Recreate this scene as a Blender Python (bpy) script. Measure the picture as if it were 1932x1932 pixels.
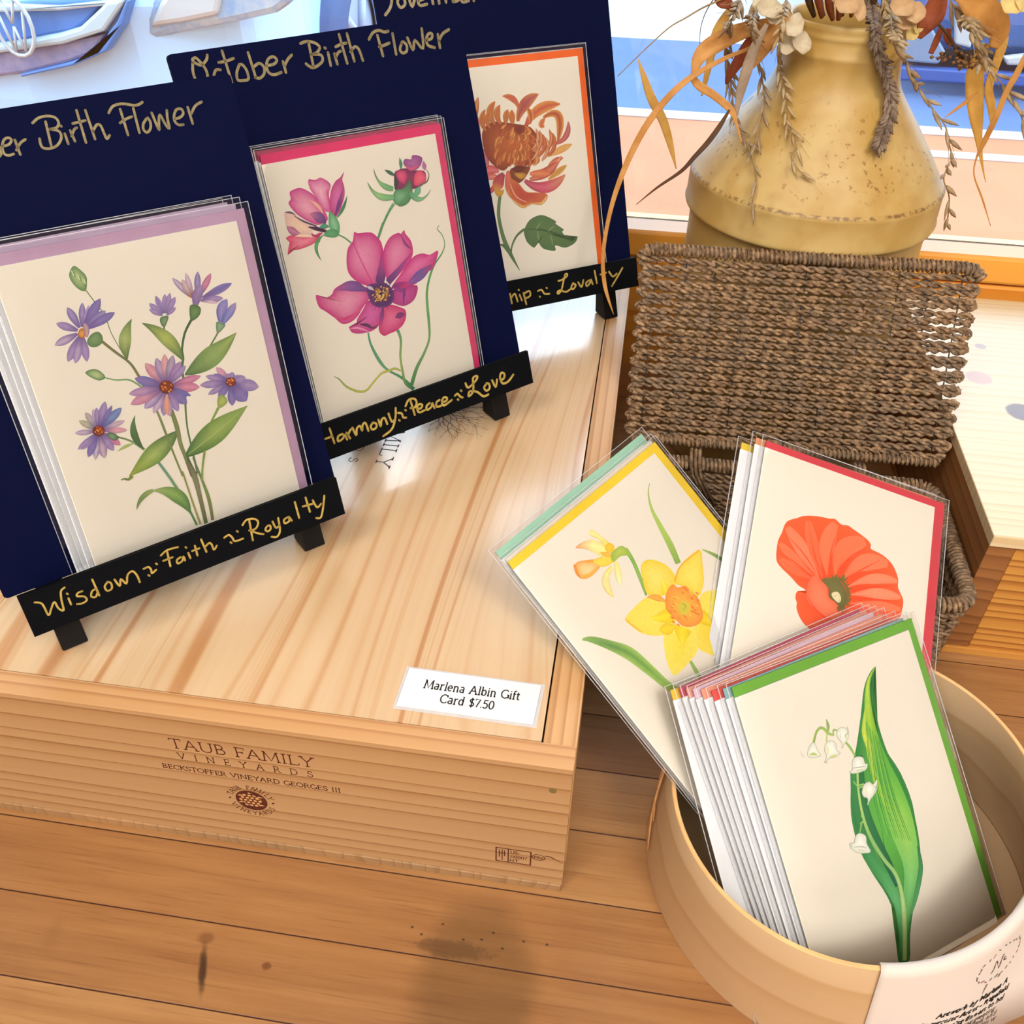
import bpy, bmesh, math, random
from mathutils import Vector, Matrix
for o in list(bpy.data.objects): bpy.data.objects.remove(o)
SC = bpy.context.scene
COL = SC.collection
rad = math.radians
# ------------------------------------------------------------------ camera
RX = Vector((0.988865824, 0.147871773, 0.015370328))
RY = Vector((0.106888196, -0.633949085, -0.764725558))
RZ = Vector((-0.103534034, 0.757853875, -0.642696331))
CAM = Vector((0.003236732, -0.253912645, 0.476565413))
F = 1754.1667
cam = bpy.data.cameras.new('camera'); cam.sensor_width = 36; cam.lens = F / 1932 * 36
cam.clip_start = 0.01; cam.clip_end = 100
cob = bpy.data.objects.new('camera', cam); COL.objects.link(cob)
cob.matrix_world = Matrix(((RX.x, -RY.x, -RZ.x, CAM.x), (RX.y, -RY.y, -RZ.y, CAM.y), (RX.z, -RY.z, -RZ.z, CAM.z), (0, 0, 0, 1)))
SC.camera = cob
# ------------------------------------------------------------------ sky, lamps, exposure
w = bpy.data.worlds.new('world'); SC.world = w; w.use_nodes = True
bg = w.node_tree.nodes['Background']; bg.inputs[0].default_value = (0.70, 0.85, 1.0, 1); bg.inputs[1].default_value = 6.0
def area(name, loc, target, sx, sy, power, color, spread=180):
    l = bpy.data.lights.new(name, 'AREA'); l.shape = 'RECTANGLE'; l.size = sx; l.size_y = sy; l.energy = power; l.color = color; l.spread = rad(spread)
    o = bpy.data.objects.new(name, l); COL.objects.link(o); o.location = loc
    o.rotation_euler = (Vector(target) - Vector(loc)).to_track_quat('-Z', 'Y').to_euler()
    return o
sun = bpy.data.lights.new('sun', 'SUN'); sun.energy = 0.5; sun.angle = rad(0.6); sun.color = (1, 0.95, 0.86)
so = bpy.data.objects.new('sun', sun); COL.objects.link(so); so.rotation_euler = Vector((0.10, -0.22, -1)).to_track_quat('-Z', 'Y').to_euler()
area('ceiling_lamp', (0.70, -0.95, 1.60), (0.05, 0.1, 0.05), 0.30, 0.30, 10, (1.0, 0.94, 0.87))
area('ceiling_lamp', (-0.55, -0.75, 1.60), (0.0, 0.1, 0.05), 0.30, 0.30, 6, (1.0, 0.94, 0.87))
area('overhead_fill', (0.15, -0.75, 1.66), (0.13, -0.25, 0.05), 2.2, 1.5, 57, (1.0, 0.95, 0.89))  # unseen soft fill, added overhead to lighten the shade on the cards
area('front_fill', (0.2, -2.7, 0.95), (0.0, 0.1, 0.1), 1.6, 0.9, 17, (1.0, 0.95, 0.9))  # unseen frontal fill, added behind the camera to brighten the card faces
SC.view_settings.view_transform = 'Standard'; SC.view_settings.look = 'None'
SC.view_settings.gamma = 1.0; SC.view_settings.use_curve_mapping = False; SC.view_settings.exposure = 0.0
SC.cycles.max_bounces = 10; SC.cycles.transparent_max_bounces = 40; SC.cycles.use_denoising = True
SC.cycles.caustics_reflective = False; SC.cycles.caustics_refractive = False
# ------------------------------------------------------------------ helpers
def lin(h):
    if not isinstance(h, str): return tuple(h)
    r = []
    for i in (0, 2, 4):
        c = int(h[i:i + 2], 16) / 255
        r.append(c / 12.92 if c <= 0.04045 else ((c + 0.055) / 1.055) ** 2.4)
    return tuple(r)
def at(px, py, Y):
    "the point at depth y = Y seen at this pixel"
    d = RX * ((px - 966) / F) + RY * ((py - 966) / F) + RZ
    return CAM + d * ((Y - CAM.y) / d.y)
def atz(px, py, Z):
    d = RX * ((px - 966) / F) + RY * ((py - 966) / F) + RZ
    return CAM + d * ((Z - CAM.z) / d.z)
def tag(o, label, cat, group=None, kind=None):
    o['label'] = label; o['category'] = cat
    if group: o['group'] = group
    if kind: o['kind'] = kind
    return o
def empty(name, M=None, loc=None):
    o = bpy.data.objects.new(name, None); COL.objects.link(o); o.empty_display_size = 0.02
    if M is not None: o.matrix_world = M
    if loc is not None: o.location = loc
    return o
class MB:
    def __init__(s): s.v = []; s.f = []; s.m = []; s.s = []; s.c = {}
    def add(s, vs, fs, mat=0, smooth=False, cols=None):
        b = len(s.v); s.v += [tuple(v) for v in vs]
        for f in fs: s.f.append(tuple(i + b for i in f)); s.m.append(mat); s.s.append(smooth)
        if cols:
            for i, c in enumerate(cols): s.c[b + i] = c
        return s
    def box(s, x0, x1, y0, y1, z0, z1, mat=0, X=None):
        v = [(x, y, z) for z in (z0, z1) for y in (y0, y1) for x in (x0, x1)]
        if X is not None: v = [X @ Vector(p) for p in v]
        return s.add(v, [(0, 2, 3, 1), (4, 5, 7, 6), (0, 1, 5, 4), (2, 6, 7, 3), (0, 4, 6, 2), (1, 3, 7, 5)], mat)
    def prism(s, poly, z0, z1, mat=0, fn=None, smooth=False):
        n = len(poly); v = [(x, y, z0) for x, y in poly] + [(x, y, z1) for x, y in poly]
        if fn: v = [fn(*p) for p in v]
        return s.add(v, [tuple(range(n - 1, -1, -1)), tuple(range(n, 2 * n))] + [(i, (i + 1) % n, n + (i + 1) % n, n + i) for i in range(n)], mat, smooth)
    def tube(s, path, r, n=6, mat=0, cap=True, closed=False):
        path = [Vector(p) for p in path]; m = len(path)
        rs = r if isinstance(r, (list, tuple)) else [r] * m
        if len(rs) != m: rs = [rs[min(len(rs) - 1, int(i * len(rs) / m))] for i in range(m)]
        up = None; vs = []; fs = []
        for i, p in enumerate(path):
            a = path[(i - 1) % m] if (closed or i > 0) else p; b = path[(i + 1) % m] if (closed or i < m - 1) else p
            t = b - a
            t = t.normalized() if t.length > 1e-9 else Vector((0, 0, 1))
            if up is None: up = t.orthogonal().normalized()
            up = up - t * up.dot(t)
            up = up.normalized() if up.length > 1e-9 else t.orthogonal().normalized()
            q = t.cross(up)
            for k in range(n):
                an = 2 * math.pi * k / n; vs.append(p + (up * math.cos(an) + q * math.sin(an)) * rs[i])
        for i in range(m if closed else m - 1):
            j = (i + 1) % m
            for k in range(n): fs.append((i * n + k, i * n + (k + 1) % n, j * n + (k + 1) % n, j * n + k))
        if cap and not closed: fs += [tuple(range(n - 1, -1, -1)), tuple(range((m - 1) * n, m * n))]
        return s.add(vs, fs, mat, True)
    def lathe(s, prof, n=72, mat=0, c=(0, 0)):
        vs = []; fs = []
        for r, z in prof:
            for k in range(n): a = 2 * math.pi * k / n; vs.append((c[0] + r * math.cos(a), c[1] + r * math.sin(a), z))
        for i in range(len(prof) - 1):
            for k in range(n): fs.append((i * n + k, i * n + (k + 1) % n, (i + 1) * n + (k + 1) % n, (i + 1) * n + k))
        return s.add(vs, fs, mat, True)
    def spindle(s, p, d, ln, r, mat=0, n=5, flat=1.0):
        d = d.normalized(); u = d.orthogonal().normalized(); q = d.cross(u); vs = [p]
        for t, k in ((0.25, 0.85), (0.5, 1.0), (0.78, 0.55)):
            for i in range(n): a = 2 * math.pi * i / n; vs.append(p + d * ln * t + (u * math.cos(a) + q * math.sin(a) * flat) * r * k)
        vs.append(p + d * ln); fs = [(0, 1 + (i + 1) % n, 1 + i) for i in range(n)]
        for j in range(2):
            for i in range(n): fs.append((1 + j * n + i, 1 + j * n + (i + 1) % n, 1 + (j + 1) * n + (i + 1) % n, 1 + (j + 1) * n + i))
        fs += [(1 + 2 * n + i, 1 + 2 * n + (i + 1) % n, 3 * n + 1) for i in range(n)]
        return s.add(vs, fs, mat, True)
    def build(s, name, mats, parent=None, bevel=0.0, M=None, solid=0.0):
        me = bpy.data.meshes.new(name); me.from_pydata(s.v, [], s.f)
        for m in (mats if isinstance(mats, (list, tuple)) else [mats]): me.materials.append(m)
        me.polygons.foreach_set('material_index', s.m); me.polygons.foreach_set('use_smooth', s.s)
        if s.c:
            at_ = me.color_attributes.new('Col', 'FLOAT_COLOR', 'POINT')
            for i, c in s.c.items(): at_.data[i].color = (*c, 1)
        me.update()
        o = bpy.data.objects.new(name, me); COL.objects.link(o)
        if parent: o.parent = parent
        if M is not None: o.matrix_world = M
        if solid: md = o.modifiers.new('t', 'SOLIDIFY'); md.thickness = solid; md.offset = 0
        if bevel: md = o.modifiers.new('b', 'BEVEL'); md.width = bevel; md.segments = 2; md.limit_method = 'ANGLE'
        return o
def smooth_path(p, k=4, closed=False):
    "Catmull-Rom through tuples of any length"
    n = len(p)
    if n < 3 and not closed:
        return [tuple(p[0][j] + (p[-1][j] - p[0][j]) * t / 2 for j in range(len(p[0]))) for t in range(3)]
    r = []
    for i in range(n if closed else n - 1):
        a = p[(i - 1) % n] if (closed or i) else p[0]; b = p[i]; c = p[(i + 1) % n]; d = p[(i + 2) % n] if (closed or i + 2 < n) else p[-1]
        for s_ in range(k):
            t = s_ / k
            r.append(tuple(0.5 * (2 * b[j] + (c[j] - a[j]) * t + (2 * a[j] - 5 * b[j] + 4 * c[j] - d[j]) * t * t + (3 * b[j] - a[j] - 3 * c[j] + d[j]) * t ** 3) for j in range(len(b))))
    if not closed: r.append(tuple(p[-1]))
    return r
def strip(mb, pts, fn, mat=0, cap=True):
    "flat pen line of (x, y, width) on a surface fn(x, y)"
    n = len(pts); L = []; R_ = []
    for i, (x, y, wd) in enumerate(pts):
        a = pts[max(0, i - 1)]; b = pts[min(n - 1, i + 1)]
        dx, dy = b[0] - a[0], b[1] - a[1]; l = math.hypot(dx, dy) or 1
        nx, ny = -dy / l * wd / 2, dx / l * wd / 2
        L.append(fn(x + nx, y + ny)); R_.append(fn(x - nx, y - ny))
    mb.add(L + R_, [(i, n + i, n + i + 1, i + 1) for i in range(n - 1)], mat)
    if cap:
        for e in (0, n - 1):
            x, y, wd = pts[e]
            mb.add([fn(x + math.cos(k * 0.785) * wd / 2, y + math.sin(k * 0.785) * wd / 2) for k in range(8)], [tuple(range(8))], mat)
def clist(s): return [lin(c) for c in s.split(' ')]
def cat_(cs, t):
    x = t * (len(cs) - 1); i = min(int(x), len(cs) - 2) if len(cs) > 1 else 0; f = x - i
    return cs[0] if len(cs) == 1 else tuple(cs[i][j] * (1 - f) + cs[i + 1][j] * f for j in range(3))
def draw(mb, shapes, mat, z0=0.00004, step=3e-6):
    "printed watercolour: coloured flat shapes on the card's front (x, y in 0.01 mm)"
    for k, sh in enumerate(shapes):
        z = z0 + k * step
        if sh[0] in 'sr':
            raw = sh[-1]; p = [(raw[i] * 1e-5, raw[i + 1] * 1e-5, raw[i + 2] * 1e-5) for i in range(0, len(raw), 3)]
            p = smooth_path(p, 4 if len(p) > 2 else 2); n = len(p); ce = clist(sh[1]); cm = clist(sh[2]) if sh[0] == 'r' else ce
            vs = []; cs = []
            for i, (x, y, wd) in enumerate(p):
                a = p[max(0, i - 1)]; b = p[min(n - 1, i + 1)]; dx, dy = b[0] - a[0], b[1] - a[1]; l = math.hypot(dx, dy) or 1
                t = i / (n - 1); e = cat_(ce, t); m = cat_(cm, t)
                if sh[0] == 's': e = tuple(c * 0.9 for c in m); m = tuple(min(1, c * 1.12) for c in m)
                for q in (-0.5, -0.28, 0, 0.28, 0.5):
                    vs.append((x - dy / l * wd * q, y + dx / l * wd * q, z)); h = 1 - abs(q) * 2
                    cs.append(tuple(e[j] * (1 - h) + m[j] * h for j in range(3)))
            mb.add(vs, [(i * 5 + j, i * 5 + j + 1, (i + 1) * 5 + j + 1, (i + 1) * 5 + j) for i in range(n - 1) for j in range(4)], mat, False, cs)
        else:
            ci, co, raw = lin(sh[1]), lin(sh[2]), sh[3]; c = (raw[0] * 1e-5, raw[1] * 1e-5)
            p = smooth_path([(raw[i] * 1e-5, raw[i + 1] * 1e-5) for i in range(2, len(raw), 2)], 3, True); n = len(p)
            vs = [(c[0], c[1], z)]; cs = [ci]
            for t in (0.35, 0.65, 0.86, 1.0):
                for x, y in p: vs.append((c[0] + (x - c[0]) * t, c[1] + (y - c[1]) * t, z)); cs.append(tuple(ci[j] * (1 - t ** 1.6) + co[j] * t ** 1.6 for j in range(3)))
            fs = [(0, 1 + i, 1 + (i + 1) % n) for i in range(n)]
            for r in range(3): fs += [(1 + r * n + i, 1 + (r + 1) * n + i, 1 + (r + 1) * n + (i + 1) % n, 1 + r * n + (i + 1) % n) for i in range(n)]
            mb.add(vs, fs, mat, False, cs)
# serif capitals and the few lower-case letters, as pen strokes on a unit-high body: (advance, strokes)
def arc(cx, cy, rx, ry, a0, a1, n=9): return [(cx + rx * math.cos(rad(a0 + (a1 - a0) * i / n)), cy + ry * math.sin(rad(a0 + (a1 - a0) * i / n))) for i in range(n + 1)]
def hs(x, y, w=0.13): return [(x - w, y), (x + w, y)]
GL = {' ': (0.45, []),
 'A': (0.95, [[(0.1, 0), (0.45, 1)], [(0.45, 1), (0.82, 0)], [(0.22, 0.36), (0.68, 0.36)], hs(0.1, 0), hs(0.82, 0)]),
 'B': (0.78, [[(0.15, 0), (0.15, 1)], [(0.05, 1), (0.35, 1)] + arc(0.35, 0.76, 0.2, 0.24, 90, -90) + [(0.15, 0.52)], [(0.35, 0.52)] + arc(0.38, 0.26, 0.26, 0.26, 90, -90) + [(0.05, 0)]]),
 'C': (0.85, [arc(0.47, 0.5, 0.4, 0.5, 42, 318, 14), [(0.77, 0.98), (0.77, 0.72)]]),
 'D': (0.95, [[(0.16, 0), (0.16, 1)], [(0.04, 1), (0.4, 1)] + arc(0.4, 0.5, 0.42, 0.5, 90, -90, 12) + [(0.04, 0)]]),
 'E': (0.75, [[(0.16, 0), (0.16, 1)], [(0.04, 1), (0.62, 1), (0.62, 0.84)], [(0.16, 0.52), (0.5, 0.52)], [(0.5, 0.42), (0.5, 0.62)], [(0.04, 0), (0.64, 0), (0.68, 0.18)]]),
 'F': (0.7, [[(0.16, 0), (0.16, 1)], [(0.04, 1), (0.62, 1), (0.62, 0.82)], [(0.16, 0.52), (0.5, 0.52)], [(0.5, 0.42), (0.5, 0.62)], hs(0.16, 0)]),
 'G': (0.92, [arc(0.48, 0.5, 0.41, 0.5, 45, 335, 15), [(0.85, 0.02), (0.85, 0.42)], hs(0.8, 0.42)]),
 'I': (0.42, [[(0.2, 0), (0.2, 1)], hs(0.2, 0), hs(0.2, 1)]),
 'K': (0.85, [[(0.16, 0), (0.16, 1)], [(0.68, 1), (0.18, 0.48)], [(0.32, 0.62), (0.74, 0)], hs(0.16, 0), hs(0.16, 1), hs(0.68, 1), hs(0.76, 0)]),
 'L': (0.72, [[(0.16, 0), (0.16, 1)], hs(0.16, 1), [(0.04, 0), (0.62, 0), (0.66, 0.2)]]),
 'M': (1.15, [[(0.14, 0), (0.2, 1)], [(0.2, 1), (0.56, 0.05), (0.92, 1)], [(0.92, 1), (1.0, 0)], hs(0.14, 0), hs(1.0, 0), hs(0.16, 1, 0.08), hs(0.96, 1, 0.08)]),
 'N': (1.0, [[(0.16, 0), (0.16, 1)], [(0.16, 1), (0.82, 0)], [(0.82, 0), (0.82, 1)], hs(0.16, 0), hs(0.1, 1, 0.08), hs(0.82, 1)]),
 'O': (0.98, [arc(0.48, 0.5, 0.42, 0.5, 0, 360, 18)]),
 'P': (0.75, [[(0.15, 0), (0.15, 1)], [(0.04, 1), (0.38, 1)] + arc(0.38, 0.74, 0.25, 0.26, 90, -90) + [(0.15, 0.48)], hs(0.15, 0)]),
 'R': (0.85, [[(0.15, 0), (0.15, 1)], [(0.04, 1), (0.36, 1)] + arc(0.36, 0.75, 0.24, 0.25, 90, -90) + [(0.15, 0.5)], [(0.38, 0.5), (0.74, 0)], hs(0.15, 0), hs(0.76, 0, 0.08)]),
 'S': (0.68, [arc(0.33, 0.75, 0.22, 0.25, 30, 230, 9) + arc(0.33, 0.26, 0.26, 0.26, 60, -150, 10), [(0.54, 0.98), (0.54, 0.78)], [(0.08, 0.02), (0.08, 0.24)]]),
 'T': (0.85, [[(0.41, 0), (0.41, 1)], [(0.06, 0.82), (0.06, 1), (0.76, 1), (0.76, 0.82)], hs(0.41, 0)]),
 'U': (0.95, [[(0.16, 1), (0.16, 0.32)] + arc(0.47, 0.32, 0.31, 0.32, 180, 360) + [(0.78, 1)], hs(0.16, 1), hs(0.78, 1)]),
 'V': (0.9, [[(0.1, 1), (0.46, 0)], [(0.46, 0), (0.8, 1)], hs(0.1, 1), hs(0.8, 1)]),
 'Y': (0.88, [[(0.1, 1), (0.44, 0.48), (0.44, 0)], [(0.44, 0.48), (0.78, 1)], hs(0.1, 1), hs(0.78, 1), hs(0.44, 0)]),
 'a': (0.62, [[(0.1, 0.6)] + arc(0.28, 0.5, 0.18, 0.17, 130, 0, 6) + [(0.46, 0), (0.54, 0)], arc(0.27, 0.17, 0.19, 0.17, 90, 360, 10), [(0.27, 0.34), (0.46, 0.34)]]),
 'b': (0.66, [[(0.02, 1.02), (0.13, 1.02), (0.13, 0)], arc(0.34, 0.33, 0.22, 0.33, 170, -170, 12)]),
 'd': (0.68, [[(0.4, 1.02), (0.51, 1.02), (0.51, 0), (0.6, 0)], arc(0.3, 0.33, 0.22, 0.33, 10, 350, 12)]),
 'e': (0.6, [[(0.09, 0.36), (0.5, 0.36)] + arc(0.29, 0.34, 0.21, 0.33, 5, 315, 12)]),
 'f': (0.42, [arc(0.31, 0.85, 0.14, 0.17, 50, 180, 6) + [(0.17, 0)], [(0.04, 0.64), (0.36, 0.64)], hs(0.17, 0)]),
 'i': (0.34, [[(0.05, 0.66), (0.17, 0.66), (0.17, 0)], hs(0.17, 0), [(0.10, 0.90), (0.23, 0.90)]]),
 'l': (0.34, [[(0.05, 1.02), (0.17, 1.02), (0.17, 0)], hs(0.17, 0)]),
 'n': (0.72, [[(0.03, 0.66), (0.15, 0.66), (0.15, 0)], arc(0.34, 0.44, 0.19, 0.22, 160, 0, 7) + [(0.53, 0)], hs(0.15, 0, 0.1), hs(0.55, 0, 0.1)]),
 'r': (0.52, [[(0.03, 0.66), (0.15, 0.66), (0.15, 0)], arc(0.36, 0.42, 0.2, 0.24, 165, 60, 5), hs(0.15, 0)]),
 't': (0.42, [[(0.17, 0.88), (0.17, 0.14)] + arc(0.29, 0.14, 0.12, 0.14, 180, 320, 5), [(0.03, 0.64), (0.36, 0.64)]]),
 '$': (0.64, [arc(0.31, 0.7, 0.2, 0.2, 30, 250, 9) + arc(0.31, 0.26, 0.22, 0.22, 70, -150, 10), [(0.31, -0.12), (0.31, 1.06)]]),
 '7': (0.6, [[(0.06, 0.8), (0.06, 0.95), (0.52, 0.95), (0.22, 0)]]), '.': (0.26, [[(0.07, 0.05), (0.19, 0.05)]]), '-': (0.4, [[(0.05, 0.4), (0.35, 0.4)]]),
 '5': (0.6, [[(0.5, 0.95), (0.14, 0.95), (0.11, 0.52)] + arc(0.27, 0.3, 0.23, 0.3, 120, -150, 10)]),
 '0': (0.66, [arc(0.32, 0.47, 0.24, 0.48, 0, 360, 16)]), '1': (0.4, [[(0.06, 0.78), (0.2, 0.95), (0.2, 0)], hs(0.2, 0)])}
def serif(mb, text, fn, x, y, h, width=None, wt=0.085, mat=0, sx=1.0, track=0.0):
    "letters h high from (x, y); width stretches the line to that length"
    adv = sum(GL[c][0] + track for c in text) - track
    k = h * sx if width is None else width / adv
    cx = 0
    for c in text:
        a, st = GL[c]
        for s_ in st:
            p = smooth_path(s_, 1) if len(s_) > 2 else s_
            strip(mb, [(x + (cx + q[0]) * k, y + q[1] * h, h * wt) for q in p], fn, mat, False)
        cx += a + track
def sans(text, size, shear=0.0, bold=0.0):
    "2-D outline mesh of plain lettering"
    cu = bpy.data.curves.new('lettering', 'FONT'); cu.body = text; cu.size = size; cu.shear = shear; cu.offset = bold; cu.resolution_u = 3
    o = bpy.data.objects.new('lettering', cu); COL.objects.link(o)
    me = bpy.data.meshes.new_from_object(o.evaluated_get(bpy.context.evaluated_depsgraph_get()))
    r = [tuple(v.co) for v in me.vertices], [tuple(p.vertices) for p in me.polygons]
    bpy.data.objects.remove(o); bpy.data.curves.remove(cu); bpy.data.meshes.remove(me)
    return r
# ------------------------------------------------------------------ materials
class NT:
    def __init__(s, name):
        s.m = bpy.data.materials.new(name); s.m.use_nodes = True; s.t = s.m.node_tree; s.t.nodes.clear()
        s.o = s.t.nodes.new('ShaderNodeOutputMaterial')
    def n(s, typ, ins=None, out=0, **pr):
        nd = s.t.nodes.new('ShaderNode' + typ)
        for k, v in pr.items(): setattr(nd, k, v)
        for k, v in (ins or {}).items():
            if isinstance(v, bpy.types.NodeSocket): s.t.links.new(v, nd.inputs[k])
            else: nd.inputs[k].default_value = v
        return nd.outputs[out] if out is not None else nd
    def ma(s, op, a, b=0.0, c=None, clamp=False):
        i = {0: a, 1: b}
        if c is not None: i[2] = c
        return s.n('Math', i, operation=op, use_clamp=clamp)
    def mix(s, f, a, b, bt='MIX'):
        if not isinstance(a, bpy.types.NodeSocket): a = (*lin(a), 1)
        if not isinstance(b, bpy.types.NodeSocket): b = (*lin(b), 1)
        return s.n('Mix', {0: f, 6: a, 7: b}, 2, data_type='RGBA', blend_type=bt)
    def co(s, scale=(1, 1, 1)):
        c = s.n('TexCoord', out=3)
        return s.n('Mapping', {'Vector': c, 'Scale': scale})
    def noise(s, vec, scale, detail=3.0, rough=0.55, out=0): return s.n('TexNoise', {'Vector': vec, 'Scale': scale, 'Detail': detail, 'Roughness': rough}, out)
    def ramp(s, f, stops):
        nd = s.t.nodes.new('ShaderNodeValToRGB'); s.t.links.new(f, nd.inputs[0]); e = nd.color_ramp.elements
        while len(e) < len(stops): e.new(0.5)
        for x, (p, c) in zip(e, stops): x.position = p; x.color = (*lin(c), 1)
        return nd.outputs[0]
    def sstep(s, v, a, b): return s.n('MapRange', {0: v, 1: a, 2: b, 3: 0.0, 4: 1.0}, interpolation_type='SMOOTHSTEP')
    def bsdf(s, col, rough=0.5, spec=0.5, bump=None, bstr=0.1, bdist=0.001, metal=0.0, coat=0.0, sss=0.0, transl=None):
        i = {'Base Color': col if isinstance(col, bpy.types.NodeSocket) else (*lin(col), 1), 'Roughness': rough, 'Specular IOR Level': spec, 'Metallic': metal, 'Coat Weight': coat, 'Coat Roughness': 0.15}
        if bump is not None: i['Normal'] = s.n('Bump', {'Height': bump, 'Strength': bstr, 'Distance': bdist})
        b = s.n('BsdfPrincipled', i)
        if transl:
            t = s.n('BsdfTranslucent', {'Color': i['Base Color']}); b = s.n('MixShader', {0: transl, 1: b, 2: t})
        s.t.links.new(b, s.o.inputs[0]); return s.m
def plain(name, col, rough=0.5, spec=0.5, var=0.0, vscale=40, metal=0.0, coat=0.0, bump=0.0, bscale=300, transl=None, dark=None):
    m = NT(name); c = m.co()
    b = m.noise(c, bscale, 4) if bump else None
    base = lin(col)
    if var or dark:
        f = m.sstep(m.noise(c, vscale, 4, 0.6), 0.3, 0.7)
        base = m.mix(f, tuple(max(0, x * (1 - var)) for x in base) if not dark else dark, tuple(min(1, x * (1 + var * 0.6)) for x in base) if not dark else base)
    return m.bsdf(base, rough, spec, b, bump, 0.0006, metal, coat, transl=transl)
def wood(name, stops, across, along, period, warp, wsc, rough=0.4, stretch=0.1, fib=0.12, spec=0.5, knots=(), seed=0.0, fine=0.0):
    m = NT(name); c = m.n('TexCoord', out=3)
    if seed: c = m.n('VectorMath', {0: c, 1: (seed, seed * 1.3, seed * 0.7)}, operation='ADD')
    sc = [1, 1, 1]; sc['XYZ'.index(along)] = stretch
    mp = m.n('Mapping', {'Vector': c, 'Scale': sc}); xyz = m.n('SeparateXYZ', {0: mp}, None)
    u = xyz.outputs[across]; n1 = m.noise(mp, wsc, 2.0, 0.5); n2 = m.noise(mp, wsc * 3.3, 2.0, 0.5)
    u = m.ma('ADD', u, m.ma('MULTIPLY', m.ma('SUBTRACT', n1, 0.5), warp)); u = m.ma('ADD', u, m.ma('MULTIPLY', m.ma('SUBTRACT', n2, 0.5), warp * 0.18))
    v1 = m.noise(m.n('CombineXYZ', {0: m.ma('MULTIPLY', u, 0.45 / period)}), 1.0, 1.0); f = m.ma('FRACT', m.ma('ADD', m.ma('DIVIDE', u, period), m.ma('MULTIPLY', v1, 2.2))); col = m.ramp(f, stops)
    sc2 = [400, 400, 400]; sc2['XYZ'.index(along)] = 14
    fb = m.noise(m.n('Mapping', {'Vector': c, 'Scale': sc2}), 1.0, 3, 0.6)
    col = m.mix(m.ma('MULTIPLY', m.ma('SUBTRACT', fb, 0.5, clamp=True), fib * 4), col, 'a8703c')
    big = m.noise(mp, wsc * 0.6, 1.0); col = m.mix(m.ma('MULTIPLY', m.sstep(big, 0.4, 0.7), 0.22), col, 'd89a5e')
    for kx, ky, kz, r, kc in knots:
        d = m.n('VectorMath', {0: c, 1: (kx, ky, kz)}, 1, operation='DISTANCE')
        d = m.ma('ADD', d, m.ma('MULTIPLY', m.ma('SUBTRACT', fb, 0.5), r * 0.25))
        col = m.mix(m.sstep(d, r * 1.02, r * 0.8), col, kc)
    return m.bsdf(col, rough, spec, fb, 0.12, 0.0004)
INKM = NT('printed_ink'); _c = INKM.co(); _a = INKM.n('Attribute', attribute_name='Col')
_f = INKM.noise(_c, 420, 4, 0.65); _g = INKM.noise(_c, 1500, 2, 0.5)
_v = INKM.ma('ADD', 0.86, INKM.ma('MULTIPLY', _f, 0.28)); _v = INKM.ma('ADD', _v, INKM.ma('MULTIPLY', INKM.ma('SUBTRACT', _g, 0.5), 0.12))
INK = INKM.bsdf(INKM.n('VectorMath', {0: _a, 1: INKM.n('CombineXYZ', {0: _v, 1: _v, 2: _v})}, operation='MULTIPLY'), 0.6, 0.3)
PAPER = plain('card_paper', 'ebe3d3', 0.65, 0.3, bump=0.15, bscale=900)
PAPERW = plain('white_paper', 'e6e8ec', 0.6, 0.3)
m = NT('clear_sleeve'); _c = m.co(); _n = m.noise(_c, 45, 3, 0.6)
_b = m.n('Bump', {'Height': _n, 'Strength': 0.12, 'Distance': 0.004}); fr = m.n('Fresnel', {'IOR': 1.42, 'Normal': _b})
gl = m.n('BsdfGlossy', {'Color': (1, 1, 1, 1), 'Roughness': 0.12, 'Normal': _b}); tr = m.n('BsdfTransparent', {'Color': (0.985, 0.985, 0.985, 1)})
m.t.links.new(m.n('MixShader', {0: m.ma('MULTIPLY', fr, 0.75), 1: tr, 2: gl}), m.o.inputs[0]); SLEEVE = m.m
m = NT('sleeve_seam'); df = m.n('BsdfPrincipled', {'Base Color': (0.85, 0.87, 0.9, 1), 'Roughness': 0.12}); tr = m.n('BsdfTransparent', {'Color': (1, 1, 1, 1)})
m.t.links.new(m.n('MixShader', {0: 0.42, 1: tr, 2: df}), m.o.inputs[0]); SEAM = m.m
GOLD = plain('gold_pen', '8d815c', 0.42, 0.6, 0.25, 300, metal=0.25)
GOLDB = plain('gold_pen_bright', 'c2a856', 0.4, 0.6, 0.25, 300, metal=0.25)
BLACKINK = plain('black_print', '26221f', 0.6, 0.2)
BROWNINK = plain('brown_burnt_print', '5a2a1c', 0.7, 0.2, 0.35, 500)
GREYINK = plain('grey_print', '4a4648', 0.7, 0.2)
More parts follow.
